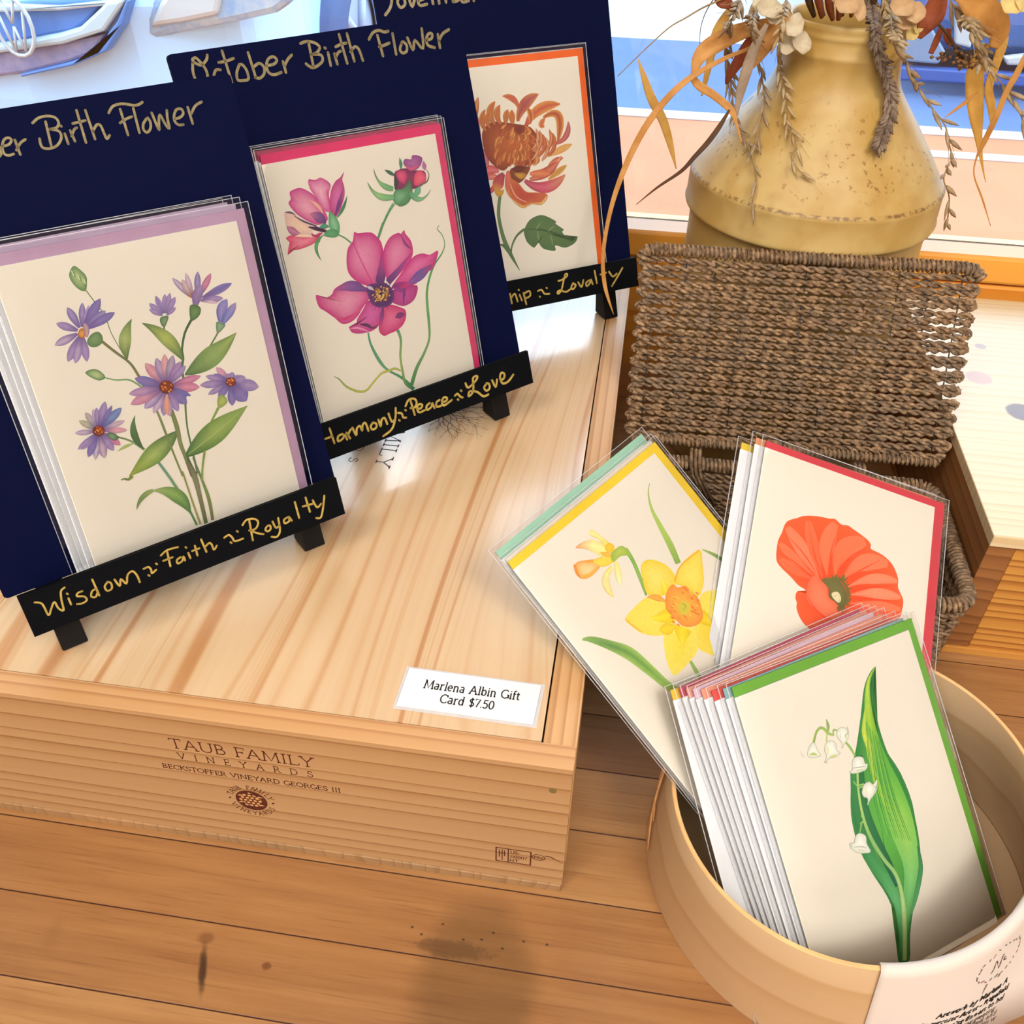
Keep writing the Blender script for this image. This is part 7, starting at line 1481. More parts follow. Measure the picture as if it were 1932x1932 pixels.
sleeved('yellow daffodil card in yellow envelope, tilted sideways across the crate corner', MD, RW * s_, RH * s_, 'eecb34', 'daffodil', 0.0060, 0.0046, group='daffodil card stack')
for k, (da, db, ec, l) in enumerate([(0.0016, 0.0014, 'f2ead8', 'card with pale envelope sandwiched behind the yellow daffodil card'), (0.0010, 0.0075, '9ccdb4', 'card with mint-green envelope, rearmost behind the yellow daffodil card')]):
    sleeved(l, MD @ off(da, db, -0.0022 * (k + 1), 0.2), RW * s_, RH * s_, ec, group='daffodil card stack')
# ------------------------------------------------------------------ round bentwood box and its paper sign
BENT = wood('bentwood', [(0, 'c2a682'), (0.7, 'bc9e78'), (0.93, 'b2926a'), (1, 'c2a682')], 2, 'X', 0.03, 0.05, 8, 0.4, 0.15, 0.05)
BENTE = plain('bentwood_rim', 'e6b67a', 0.5, 0.3, 0.15, 60)
ZR = 0.07
def ringpt(th, z, o=0.0):
    t = z / ZR; cx = 0.1458 * (1 - t) + 0.1424 * t; cy = 0.0392 * (1 - t) + 0.0437 * t
    r = 0.1025 * (1 - t) + (0.0939 - 0.0012 * math.cos(2 * th) + 0.0056 * math.sin(2 * th)) * t + o
    return Vector((cx + r * math.cos(th), cy + r * math.sin(th), z))
rb = tag(empty('round_box', loc=(0.1458, 0.0392, 0)), 'round open bentwood box holding the fanned cards, front right on the counter', 'box')
RO = Vector((0.1458, 0.0392, 0)); N_ = 128; mb = MB(); vs = []; fs = []
lev = [(0.0002, 0), (0.02, 0.0006), (0.045, 0.0006), (0.0696, 0), (0.0700, -0.0004), (0.0700, -0.0018), (0.0696, -0.0022), (0.04, -0.0018), (0.0030, -0.0022)]
for z, o in lev:
    for k in range(N_): vs.append(ringpt(2 * math.pi * k / N_, z, o) - RO)
for i in range(len(lev) - 1):
    for k in range(N_): mb.f.append((i * N_ + k, i * N_ + (k + 1) % N_, (i + 1) * N_ + (k + 1) % N_, (i + 1) * N_ + k)); mb.m.append(1 if 3 <= i <= 5 else 0); mb.s.append(i not in (3, 4, 5))
mb.v += vs; mb.build('band', [BENT, BENTE], rb)
mb = MB(); mb.add([ringpt(2 * math.pi * k / N_, z, -0.0024) - RO for z in (0.0002, 0.0028) for k in range(N_)], [tuple(range(N_ - 1, -1, -1)), tuple(range(N_, 2 * N_))] + [(k, (k + 1) % N_, N_ + (k + 1) % N_, N_ + k) for k in range(N_)]); mb.build('bottom', BENT, rb)
TW = plain('lacing_strip', 'c9935e', 0.6, 0.3, 0.2, 200)
mb = MB()
for a0, z0, a1, z1, w_ in ((176, 0.066, 189, 0.012, 0.0006), (179, 0.066, 187, 0.014, 0.0007), (173, 0.062, 186, 0.030, 0.0005)):
    mb.tube([ringpt(rad(a0 + (a1 - a0) * t / 8), z0 + (z1 - z0) * t / 8, 0.0012 + w_ + 0.0010 * math.sin(t * 0.39)) - RO for t in range(9)], w_, 6)
mb.build('lacing', TW, rb)
def spt(a, z, o=0.0):
    th = rad(-91.5); L = 0.0; st = rad(0.5); p = ringpt(th, min(z, ZR), 0.0013 + o); lim = rad(-68 + 30 * min(z, ZR) / 0.07)
    while L < a and th < lim:
        q = ringpt(th + st, min(z, ZR), 0.0013 + o); L += (q - p).length; p = q; th += st
    if L < a:
        t = (ringpt(th + st, min(z, ZR), 0.0013) - ringpt(th - st, min(z, ZR), 0.0013)).normalized(); p = p + t * (a - L)
    return p
sg = tag(empty('paper_sign', loc=spt(0, 0.011)), 'white printed paper sign folded over the rim of the round box, lower right', 'sign')
so_ = sg.location.copy(); mb = MB(); cols_ = 48; AL = 0.150; zs = [0.011, 0.03, 0.05, 0.066, 0.0705]; vs = []
for i in range(cols_ + 1):
    a = AL * i / cols_
    for z in zs: vs.append(spt(a, z) - so_)
    pt_ = spt(a, 0.07); th_ = math.atan2(pt_.y - 0.0437, pt_.x - 0.1424); inn = Vector((-math.cos(th_), -math.sin(th_), 0))
    vs.append(pt_ + inn * 0.0022 + Vector((0, 0, 0.0014)) - so_); vs.append(pt_ + inn * 0.0044 + Vector((0, 0, 0.0004)) - so_); vs.append(pt_ + inn * 0.0046 + Vector((0, 0, -0.012)) - so_)
k_ = len(zs) + 3
mb.add(vs, [(i * k_ + j, (i + 1) * k_ + j, (i + 1) * k_ + j + 1, i * k_ + j + 1) for i in range(cols_) for j in range(k_ - 1)], 0, True)
lines = [('Artwork by Marlena A', 0.0318, 0.0352, 0.0044, 0.00004, 1), ('Watercolor Artist - Ridgefield', 0.0230, 0.0305, 0.0041, 0.00003, 1), ('watercoloring flowers to hel', 0.0235, 0.0260, 0.0041, 0.00003, 1), ('watercoloring greeting', 0.0300, 0.0222, 0.0040, 0.0, 2), ('stay connected, and', 0.0360, 0.0190, 0.0040, 0.0, 2), ('now share them w', 0.0380, 0.0160, 0.0040, 0.0, 2), ('journey on', 0.0420, 0.0143, 0.0036, 0.00006, 2)]
for tx, a0, z0, sz, bd, mi in lines:
    v, f_ = sans(tx, sz, 0.35, bd); mb.add([spt(a0 + x * 1.06, z0 + y, 0.00025) - so_ for x, y, _ in v], f_, mi)
fn = lambda x, y: spt(x, y, 0.00025) - so_
random.seed(4); wc = (0.0645, 0.0545)
for k in range(26):
    t = k / 26 * 6.283; x, y = wc[0] + 0.0150 * math.cos(t), wc[1] + 0.0085 * math.sin(t); aa = t + 1.57 + random.uniform(-0.9, 0.9); l = random.uniform(0.0012, 0.0022)
    strip(mb, [(x, y, 0.0003), (x + l * math.cos(aa) * 0.5, y + l * math.sin(aa) * 0.5, 0.0008), (x + l * math.cos(aa), y + l * math.sin(aa), 0.0002)], fn, 3 if k % 4 else 4, False)
for q in ([(0.0590, 0.0510), (0.0602, 0.0525), (0.0612, 0.0570), (0.0640, 0.0512), (0.0652, 0.0568), (0.0664, 0.0580)], [(0.0676, 0.0555), (0.0668, 0.0540), (0.0690, 0.0532)]): strip(mb, smooth_path([(*p, 0.00035) for p in q], 4), fn, 2, False)
strip(mb, [(0.0655, 0.0446, 0.0004), (0.0662, 0.0455, 0.0016), (0.0668, 0.0462, 0.0005)], fn, 3, False); strip(mb, [(0.0560, 0.0400, 0.0003), (0.0570, 0.0430, 0.0008), (0.0578, 0.0450, 0.0003)], fn, 3, False)
mb.build('sheet', [plain('sign_paper', 'd8ccc2', 0.7, 0.2), BLACKINK, plain('grey_brown_print', '5a4a44', 0.7), plain('olive_print', '7a6e68', 0.7), plain('rose_print', 'a86878', 0.7)], sg, solid=0.0002)
# ------------------------------------------------------------------ seagrass basket
m = NT('seagrass'); c = m.co(); f1 = m.noise(c, 260, 3, 0.6); f2 = m.noise(c, 45, 2, 0.5)
SEA = m.bsdf(m.mix(m.ma('MULTIPLY', m.sstep(f2, 0.35, 0.7), 0.45), m.ramp(f1, [(0.25, '3e2f20'), (0.46, '7a6046'), (0.60, '9f8060'), (0.78, 'c8a87c')]), '6e6254'), 0.65, 0.25, f1, 0.3, 0.0008)
STK = plain('basket_wire', '40372e', 0.5, 0.4)
def cord(mb, path, r=0.00135, pitch=0.0135, ph=0.0, mat=0, n=5):
    "two twisted strands along a path of Vectors"
    P = [Vector(p) for p in path]; L = [0.0]
    for i in range(1, len(P)): L.append(L[-1] + (P[i] - P[i - 1]).length)
    for s_ in (0, math.pi):
        q = []; k = max(8, int(L[-1] / (pitch / 7))); j = 0
        for i in range(k + 1):
            d = L[-1] * i / k
            while j < len(L) - 2 and L[j + 1] < d: j += 1
            t = (d - L[j]) / max(1e-9, L[j + 1] - L[j]); p = P[j].lerp(P[j + 1], min(1, t)); tg = (P[j + 1] - P[j]).normalized()
            u = tg.cross(Vector((0, 0.001, 1)) if abs(tg.z) < 0.9 else Vector((0, 1, 0))).normalized(); v = tg.cross(u); an = 2 * math.pi * d / pitch + s_ + ph
            q.append(p + (u * math.cos(an) + v * math.sin(an)) * r * 0.92)
        mb.tube(q, [r * (0.95 + 0.22 * math.sin(i * 0.9 + ph * 3)) for i in range(len(q))], n, mat)
def coil(mb, path, R, r=0.0013, pitch=0.0030, mat=0):
    "a rim wrapped with grass: core plus one helix"
    P = [Vector(p) for p in path]; mb.tube(P, R * 0.72, 8, mat); L = [0.0]
    for i in range(1, len(P)): L.append(L[-1] + (P[i] - P[i - 1]).length)
    k = int(L[-1] / (pitch / 9)); q = []; j = 0; up = Vector((0.13, 0.3, 1)).normalized()
    for i in range(k + 1):
        d = L[-1] * i / k
        while j < len(L) - 2 and L[j + 1] < d: j += 1
        t = (d - L[j]) / max(1e-9, L[j + 1] - L[j]); p = P[j].lerp(P[j + 1], min(1, t)); tg = (P[j + 1] - P[j]).normalized()
        u = (up - tg * up.dot(tg)).normalized(); v = tg.cross(u); an = 2 * math.pi * d / pitch; q.append(p + (u * math.cos(an) + v * math.sin(an)) * R * 0.85)
    mb.tube(q, [r * (1 + 0.25 * math.sin(i * 0.37)) for i in range(len(q))], 5, mat)
bk = tag(empty('seagrass_basket', loc=(0.118, 0.243, 0)), 'brown woven seagrass basket with its lid standing open, behind the poppy cards', 'basket')
BO = Vector((0.118, 0.243, 0)); random.seed(12)
def rpath(hx, hy, r, z, k=40):
    p = rrect(-hx, hx, -hy, hy, r, 4); q = []
    for i in range(len(p)):
        a, b = Vector((*p[i], z)), Vector((*p[(i + 1) % len(p)], z)); s_ = max(1, int((b - a).length / 0.008))
        for j in range(s_): q.append(a.lerp(b, j / s_))
    q.append(q[0].copy()); return q
mb = MB(); rows = 13
for i in range(rows):
    z = 0.0035 + i * 0.0048; t = z / 0.066; hx, hy = 0.1070 + 0.0045 * t, 0.0560 + 0.0040 * t
    q = rpath(hx, hy, 0.012, z)
    for j, p in enumerate(q): d = Vector((p.x / hx, p.y / hy, 0)); q[j] = p + d * 0.0011 * math.cos(j * math.pi / 3 + i * math.pi) + Vector((0, 0, random.uniform(-0.0004, 0.0004)))
    cord(mb, q, 0.00142, 0.0135, i * 1.3)
for i in range(18): y = -0.052 + i * 0.0061; cord(mb, [(-0.104 + 0.208 * k / 14, y, 0.0035 + 0.0008 * math.cos(k + i * math.pi)) for k in range(15)], 0.0014, 0.0105, i)
mb.build('woven_body', SEA, bk)
mb = MB(); coil(mb, rpath(0.1115, 0.0600, 0.014, 0.0690), 0.0052); mb.build('rim', SEA, bk)
for s_ in (-0.06, 0.055):
    mb = MB()
    for k in range(3): mb.tube([(s_ + k * 0.003, 0.0585, 0.060), (s_ + k * 0.003 + 0.001, 0.067, 0.070), (s_ + k * 0.003, 0.066, 0.079), (s_ + k * 0.003 - 0.001, 0.0575, 0.082), (s_ + k * 0.003, 0.054, 0.073), (s_ + k * 0.003 + 0.002, 0.055, 0.063), (s_ + 0.010 + k * 0.006, 0.052, 0.050 - 0.006 * k)], 0.0013, 5)
    mb.build('hinge_tie', SEA, bk)
# lid in its own tilted frame
la, lb, ln = frame(-0.0091, 0.4382); cr, sr_ = math.cos(0.0189), math.sin(0.0189); la, lb = la * cr + lb * sr_, lb * cr - la * sr_
LM = mat4(la, lb, ln, Vector((0.0073, 0.3065, 0.0824)) - BO); LW, LH = 0.2265, 0.1335
mb = MB(); nr = 26; X = lambda a, b, n: LM @ Vector((a, b, n))
stakes = [0.012 + i * (LW - 0.024) / 10 for i in range(11)]
for i in range(nr):
    b = 0.0065 + i * (LH - 0.013) / (nr - 1); q = []
    x0 = 0.0030 - 0.0012 * math.sin(i * 0.9); x1 = LW - 0.0030 + 0.0012 * math.sin(i * 1.7); bow = random.uniform(-0.0009, 0.0009)
    for k in range(41):
        t = k / 40; a = x0 + (x1 - x0) * t; ed = min(a, LW - a)
        n_ = 0.0014 * math.cos((a - 0.012) / (LW - 0.024) * 10 * math.pi + i * math.pi)
        gap = 0.0009 * (1 if i % 2 else -1) * max(0, 1 - abs(ed - 0.016) / 0.012)
        q.append(X(a, b + bow * math.sin(t * 6.3 + i) + gap, n_))
    cord(mb, q, 0.00146, 0.0145, i * 2.1)
    if i < nr - 1:
        e = LW - 0.002 if i % 2 else 0.002; b2 = b + (LH - 0.013) / (nr - 1); s_ = 1 if i % 2 else -1
        cord(mb, [X(e - s_ * 0.004, b, 0), X(e + s_ * 0.0008, b + 0.0008, 0), X(e + s_ * 0.0008, b2 - 0.0008, 0), X(e - s_ * 0.004, b2, 0)], 0.0012, 0.009, i)
lo = mb.build('lid', SEA, bk)
mb = MB()
for a in stakes: mb.tube([X(a, 0.004, 0), X(a, LH - 0.004, 0)], 0.0005, 5)
mb.tube([X(0.004, LH * 0.46, 0), X(LW - 0.004, LH * 0.46, 0)], 0.0007, 5); mb.build('lid_stakes', STK, lo)
mb = MB(); coil(mb, [X(0.001, LH - 0.006, 0), X(0.004, LH - 0.001, 0), *[X(0.010 + (LW - 0.020) * k / 20, LH + 0.0005, 0.0005 * math.sin(k)) for k in range(21)], X(LW - 0.004, LH - 0.001, 0), X(LW - 0.001, LH - 0.006, 0)], 0.0042, 0.0012, 0.0031)
coil(mb, [X(0.006 + (LW - 0.012) * k / 20, 0.0022, 0) for k in range(21)], 0.0036, 0.0012, 0.0031); mb.build('lid_rim', SEA, lo)
# ------------------------------------------------------------------ crate on the right
KN = '6f5a5a'
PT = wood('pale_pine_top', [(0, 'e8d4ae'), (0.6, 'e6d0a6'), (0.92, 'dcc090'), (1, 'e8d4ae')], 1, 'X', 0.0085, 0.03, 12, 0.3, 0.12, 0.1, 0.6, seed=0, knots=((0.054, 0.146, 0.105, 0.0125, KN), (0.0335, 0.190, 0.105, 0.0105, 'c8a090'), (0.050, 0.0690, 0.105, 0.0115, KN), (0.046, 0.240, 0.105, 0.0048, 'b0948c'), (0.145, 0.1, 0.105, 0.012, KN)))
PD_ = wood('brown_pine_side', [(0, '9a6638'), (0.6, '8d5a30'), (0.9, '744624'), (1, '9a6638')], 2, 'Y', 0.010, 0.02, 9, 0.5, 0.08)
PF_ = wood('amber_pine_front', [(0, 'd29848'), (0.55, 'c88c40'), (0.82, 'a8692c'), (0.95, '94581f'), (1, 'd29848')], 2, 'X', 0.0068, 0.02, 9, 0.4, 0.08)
c2 = tag(empty('wine_crate', loc=(0.2368, 0.2105, 0)), 'knotty pine crate at the right edge, its top bright by the window', 'crate')
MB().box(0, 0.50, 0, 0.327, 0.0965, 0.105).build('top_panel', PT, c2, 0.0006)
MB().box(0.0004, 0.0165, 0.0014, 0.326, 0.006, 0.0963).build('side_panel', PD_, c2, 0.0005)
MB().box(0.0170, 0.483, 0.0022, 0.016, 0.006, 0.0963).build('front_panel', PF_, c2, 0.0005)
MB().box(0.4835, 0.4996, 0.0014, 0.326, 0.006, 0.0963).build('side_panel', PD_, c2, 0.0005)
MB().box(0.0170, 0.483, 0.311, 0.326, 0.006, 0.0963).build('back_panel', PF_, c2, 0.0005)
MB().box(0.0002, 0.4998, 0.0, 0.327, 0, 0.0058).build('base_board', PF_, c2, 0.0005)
# ------------------------------------------------------------------ milk can
CX, CY = 0.1262, 0.457
CANP = [(0.0, 0.0005), (0.084, 0.0005), (0.0866, 0.004), (0.0866, 0.190), (0.0866, 0.2030), (0.0885, 0.2052), (0.0912, 0.2066), (0.0918, 0.2085), (0.0910, 0.2105), (0.0906, 0.2290), (0.0910, 0.2310), (0.0896, 0.2330), (0.0880, 0.2345), (0.0760, 0.2515), (0.0620, 0.2700), (0.0500, 0.2848), (0.0445, 0.2925), (0.0415, 0.2995), (0.0402, 0.3065), (0.0400, 0.3150), (0.0408, 0.3162), (0.0400, 0.3176), (0.0392, 0.3240), (0.0392, 0.3268), (0.0402, 0.3280), (0.0392, 0.3294), (0.0396, 0.3320), (0.0402, 0.3345), (0.0390, 0.3362), (0.0374, 0.3350), (0.0366, 0.3300), (0.0364, 0.30), (0.040, 0.28), (0.070, 0.20)]
m = NT('chipped_cream_paint'); c = m.n('TexCoord', out=3); xyz = m.n('SeparateXYZ', {0: c}, None); Z = xyz.outputs[2]
v1 = m.noise(c, 240, 3, 0.6); v2 = m.noise(c, 60, 2, 0.5); v3 = m.noise(c, 18, 3, 0.6); big = m.noise(c, 26, 2, 0.5)
col = m.mix(m.sstep(v3, 0.35, 0.68), 'c0a468', 'b08c46'); col = m.mix(m.ma('MULTIPLY', m.sstep(v2, 0.5, 0.75), 0.35), col, 'a07c3c')
onc = m.ma('MULTIPLY', m.sstep(Z, 0.236, 0.246), m.ma('SUBTRACT', 1.0, m.sstep(Z, 0.278, 0.300)))
sp = m.ma('MULTIPLY', m.sstep(v1, 0.60, 0.66), m.ma('MULTIPLY', m.sstep(big, 0.40, 0.58), m.ma('ADD', 0.10, onc)))
col = m.mix(m.ma('MULTIPLY', sp, 0.8), col, '8a6428'); chip = m.ma('MULTIPLY', m.sstep(m.noise(c, 95, 1, 0.4), 0.765, 0.785), m.ma('ADD', 0.15, onc)); col = m.mix(chip, col, '2c2012')
rust = m.ma('MULTIPLY', m.ma('SUBTRACT', 1.0, m.sstep(m.ma('ABSOLUTE', m.ma('SUBTRACT', Z, 0.2325)), 0.0004, 0.0016)), m.sstep(v1, 0.40, 0.6)); col = m.mix(m.ma('MULTIPLY', rust, 0.85), col, '6a4a20')
rust2 = m.ma('MULTIPLY', m.ma('SUBTRACT', 1.0, m.sstep(m.ma('ABSOLUTE', m.ma('SUBTRACT', Z, 0.2052)), 0.0003, 0.0010)), m.sstep(v2, 0.4, 0.6)); col = m.mix(m.ma('MULTIPLY', rust2, 0.9), col, '5a4424')
CREAM = m.bsdf(col, 0.45, 0.5, m.ma('SUBTRACT', v2, sp), 0.15, 0.001)
can = tag(empty('milk_can', loc=(CX, CY, 0)), 'old cream-yellow metal milk can with chipped paint, used as vase behind the basket', 'milk can')
MB().lathe(CANP, 96).build('can_body', CREAM, can)
# ------------------------------------------------------------------ dried flowers in the can
def canr(z):
    for (r0, z0), (r1, z1) in zip(CANP[1:27], CANP[2:28]):
        if z0 <= z <= z1: return r0 + (r1 - r0) * (z - z0) / max(1e-9, z1 - z0)
    return 0.0 if z > 0.336 else 0.0866
def hang(px, py, gap=0.007, Y=0.452):
    "point seen at this pixel that lies just in front of the can, or level with it"
    d = (RX * ((px - 966) / F) + RY * ((py - 966) / F) + RZ).normalized(); t = 0.42
    while t < 0.95:
        p = CAM + d * t
        if math.hypot(p.x - CX, p.y - CY) < canr(p.z) + gap: return p
        if p.y > Y: return p
        t += 0.0012
    return at(px, py, Y)
Z3 = lambda x, y: (1132 + x / 2.415, y / 2.415)
HUSK = plain('straw_husk', 'bda684', 0.6, 0.3, dark='977c5c', vscale=120, transl=0.2); HUSKL = plain('pale_straw_husk', 'd0bb94', 0.6, 0.3, dark='b09468', vscale=120, transl=0.2)
HUSKG = plain('grey_seed_spike', '8f7c6a', 0.7, 0.2, dark='5e4c40', vscale=160); STEM = plain('dry_stem', '9a7c50', 0.6, 0.3, 0.2, 80)
LEAFO = plain('orange_dry_leaf', 'e4b068', 0.55, 0.3, dark='cc9048', vscale=50, transl=0.35); LEAFY = plain('yellow_dry_leaf', 'eec878', 0.55, 0.3, dark='dcae5c', vscale=50, transl=0.45)
LEAFB = plain('brown_dry_leaf', '5a3c22', 0.6, 0.3, 0.25, 60, transl=0.15); LEAFR = plain('red_dry_leaf', 'a85836', 0.6, 0.3, dark='7a3820', vscale=60, transl=0.3); LEAFG = plain('grey_dry_leaf', 'b8a088', 0.6, 0.3, dark='94806a', vscale=60, transl=0.3)
PETC = plain('cream_petal', 'eadfc6', 0.6, 0.3, dark='d8c8a8', vscale=90, transl=0.4); PETT = plain('tan_petal', 'e0bf94', 0.6, 0.3, dark='cda878', vscale=90, transl=0.35); PETY = plain('yellow_petal', 'f0dc98', 0.6, 0.3, 0.1, 90, transl=0.4)
def dense(pts, k=5): return smooth_path([tuple(p) for p in pts], k)
def spike(label, pts, ln, r, gaps, mat, side=0.45, seed=1, group='hanging grass spikes', start=0.0, gap=0.0075):
    "thin stem with pointed husks leaving it downwards on both sides; gaps = spacing list along the stem"
    random.seed(seed); P = [Vector(p) for p in dense([hang(*Z3(x, y), gap) for x, y in pts])]
    o = P[0].copy(); root = tag(empty('dried_grass_spike', loc=o), label, 'dried grass', group)
    MB().tube([p - o for p in P], 0.0005, 5).build('stem', STEM, root)
    mb = MB(); L = 0; nx = 0.002 + start; tot = sum((P[i + 1] - P[i]).length for i in range(len(P) - 1)); s_ = 1
    for i in range(len(P) - 1):
        d = P[i + 1] - P[i]; l = d.length; d.normalize()
        while L + l > nx:
            p = P[i] + d * (nx - L); sd = d.cross(RZ).normalized()
            if random.random() < 0.35: e = p - o + (d + sd * random.uniform(-0.5, 0.5) - RZ * 0.1).normalized() * ln * 1.7; mb.tube([p - o, (p - o).lerp(e, 0.5) + sd * 0.0006, e], [0.00025, 0.0002, 0.0001], 4)
            for q in range(2 if gaps[0] < 0.002 else 1):
                v = (d + sd * s_ * side * random.uniform(0.5, 1.5) - RZ * random.uniform(-0.1, 0.45)).normalized()
                mb.spindle(p - o, v, ln * random.uniform(0.75, 1.2), r * random.uniform(0.8, 1.15), 0, 5, 0.75); s_ = -s_
            t = nx / tot; nx += gaps[min(len(gaps) - 1, int(t * len(gaps)))] * random.uniform(0.7, 1.3)
        L += l
    mb.build('seed_husks', mat, root); return root
spike('long beige grass spike, leftmost hanging in front of the milk can', [(650, -40), (640, 0), (600, 90), (575, 210), (590, 330), (605, 450), (620, 560), (680, 680), (712, 830), (692, 918)], 0.0150, 0.0015, [0.0022, 0.0024, 0.0030, 0.006, 0.009, 0.012], HUSK, 0.3, 1)
spike('beige grass spike hanging second from left on the milk can', [(705, -40), (695, 60), (690, 130), (712, 220), (740, 370), (745, 480), (715, 620), (705, 690)], 0.0150, 0.0015, [0.0026, 0.0040, 0.006, 0.008], HUSK, 0.3, 2)
spike('pale straw grass spike hanging down the left front of the milk can', [(855, -40), (850, 0), (820, 130), (815, 300), (840, 420), (850, 560), (895, 660), (870, 720), (925, 800)], 0.0135, 0.0014, [0.0045, 0.0032, 0.0030, 0.005, 0.010], HUSKL, 0.3, 3)
spike('thick grey-brown seed spike hanging at the neck of the milk can', [(1225, -60), (1235, 30), (1245, 130), (1270, 250), (1310, 380), (1320, 500), (1290, 600), (1268, 668)], 0.0088, 0.0017, [0.00085, 0.0009, 0.0010, 0.0014], HUSKG, 0.62, 4)
spike('oat spike hanging along the right shoulder of the milk can', [(1330, -20), (1330, 180), (1385, 260), (1410, 330), (1450, 400), (1510, 490), (1570, 570), (1590, 660), (1600, 720), (1565, 810), (1590, 900), (1580, 1020)], 0.0150, 0.0017, [0.008, 0.0065, 0.0070, 0.0085, 0.0085, 0.008], HUSK, 0.35, 5, start=0.03)
spike('oat spike hanging at the far right edge, right of the milk can', [(1580, -40), (1620, 50), (1690, 130), (1740, 230), (1790, 330), (1850, 410), (1900, 490), (1935, 580), (1950, 640)], 0.0175, 0.0018, [0.0030, 0.0030, 0.0065, 0.007], HUSK, 0.35, 6)
spike('short pale oat spike tucked at the mouth of the milk can, right', [(1290, -40), (1300, 60), (1330, 130), (1355, 200)], 0.0130, 0.0016, [0.0022, 0.0030], HUSKL, 0.5, 7)
spike('pale oat tuft hanging beside the berry sprig', [(1650, 60), (1690, 150), (1720, 230), (1730, 300)], 0.0140, 0.0018, [0.0030, 0.0040], HUSKL, 0.4, 8)
def blade(label, pts, mat, name='dried_leaf_blade', cat='dried leaf', Y=None, group='dried leaf blades', fold=0.18):
    "long dried leaf: (x, y, width) in the close-up's pixels"
    P = dense([(*(hang(*Z3(x, y)) if Y is None else at(*Z3(x, y), Y[0] + (Y[1] - Y[0]) * i / (len(pts) - 1))), wd / 2.415) for i, (x, y, wd) in enumerate(pts)], 5)
    o = Vector(P[0][:3]); mb = MB(); vs = []; n_ = len(P)
    for i, q in enumerate(P):
        p = Vector(q[:3]); t = Vector(P[min(n_ - 1, i + 1)][:3]) - Vector(P[max(0, i - 1)][:3]); vw = (p - CAM).normalized(); sd = t.cross(vw).normalized()
        hw = max(0.0002, q[3] * (p - CAM).dot(RZ) / F / 2)
        for s_ in (-1, -0.5, 0, 0.5, 1): vs.append(p - o + sd * hw * s_ + vw * hw * fold * (1 - abs(s_)) * (1 + 0.5 * math.sin(i * 0.5)))
    mb.add(vs, [(i * 5 + j, i * 5 + j + 1, (i + 1) * 5 + j + 1, (i + 1) * 5 + j) for i in range(n_ - 1) for j in range(4)], 0, True)
    return tag(mb.build(name, mat, None, M=Matrix.Translation(o), solid=0.0003), label, cat, group)
blade('long curved orange leaf blade arching down past the farthest easel', [(800, 150, 6), (690, 215, 14), (560, 270, 20), (410, 355, 26), (300, 455, 30), (200, 590, 30), (115, 760, 26), (50, 950, 20), (15, 1150, 17), (22, 1300, 18), (62, 1432, 3)], LEAFO, Y=(0.44, 0.375))
blade('broad tan leaf blade folded over left of the milk can mouth', [(790, 95, 30), (700, 125, 60), (600, 160, 78), (500, 215, 80), (450, 265, 60), (425, 340, 22)], LEAFO, Y=(0.44, 0.43))
blade('twisted tan leaf blade hanging from the fold left of the milk can', [(415, 335, 20), (445, 385, 36), (520, 435, 34), (595, 500, 30), (620, 560, 14), (645, 650, 8)], LEAFO, Y=(0.43, 0.40))
blade('bright orange leaf strip hanging behind the tan fold', [(590, 50, 34), (535, 140, 44), (505, 260, 34), (480, 370, 22), (463, 438, 6)], LEAFY, Y=(0.46, 0.46))
blade('pale yellow leaf blade standing in for a reflection in the window, left', [(173, 268, 3), (200, 350, 26), (235, 450, 40), (285, 545, 40), (318, 650, 30), (347, 770, 4)], LEAFY, Y=(0.50, 0.50))  # solid leaf added where the window glass reflects a blade
blade('dark brown narrow leaf blade pointing down left of the milk can', [(590, 500, 10), (545, 575, 22), (490, 650, 24), (430, 715, 20), (370, 780, 16), (260, 855, 10), (165, 932, 2)], LEAFB, Y=(0.40, 0.385))
blade('orange-brown leaf blade crossing behind the grass spikes', [(880, 70, 60), (810, 135, 78), (745, 215, 70), (690, 290, 46), (640, 330, 10)], LEAFO, Y=(0.44, 0.425))
blade('grey-mauve leaf blade hanging between the left grass spikes', [(760, 110, 20), (705, 215, 44), (665, 330, 50), (635, 440, 36), (622, 530, 6)], LEAFG, Y=(0.42, 0.41))
blade('curled red-brown leaf behind the left grass spikes', [(740, 120, 20), (690, 185, 50), (640, 265, 54), (590, 345, 34), (576, 385, 10)], LEAFR, Y=(0.44, 0.44))
blade('big golden leaf arching at the upper right', [(1640, -30, 60), (1720, 30, 120), (1790, 90, 120), (1815, 150, 90), (1790, 220, 40)], LEAFO, Y=(0.44, 0.45))
blade('wide golden leaf strip hanging right of the milk can', [(1760, 200, 30), (1715, 300, 70), (1705, 400, 76), (1712, 520, 62), (1722, 620, 34), (1738, 740, 12), (1755, 830, 2)], LEAFY, Y=(0.46, 0.47))
blade('narrow golden leaf strip hanging at the far right', [(1815, 60, 40), (1835, 180, 44), (1800, 300, 36), (1770, 400, 36), (1782, 490, 34), (1780, 570, 4)], LEAFY, Y=(0.47, 0.48))
blade('long orange curling leaf at the far right, ending in a thread', [(1960, 210, 20), (1900, 330, 28), (1850, 420, 26), (1800, 540, 26), (1745, 655, 22), (1712, 725, 8), (1703, 800, 6), (1740, 905, 8), (1778, 1030, 2)], LEAFO, Y=(0.44, 0.46))
blade('small orange leaf tip pointing left, right of the milk can', [(1570, 535, 3), (1620, 498, 12), (1670, 462, 16), (1722, 420, 3)], LEAFO, Y=(0.45, 0.46))
blade('red-brown broad leaf at the upper right of the can mouth', [(1545, -20, 70), (1520, 60, 100), (1480, 120, 76), (1450, 175, 24)], LEAFR, Y=(0.43, 0.43))
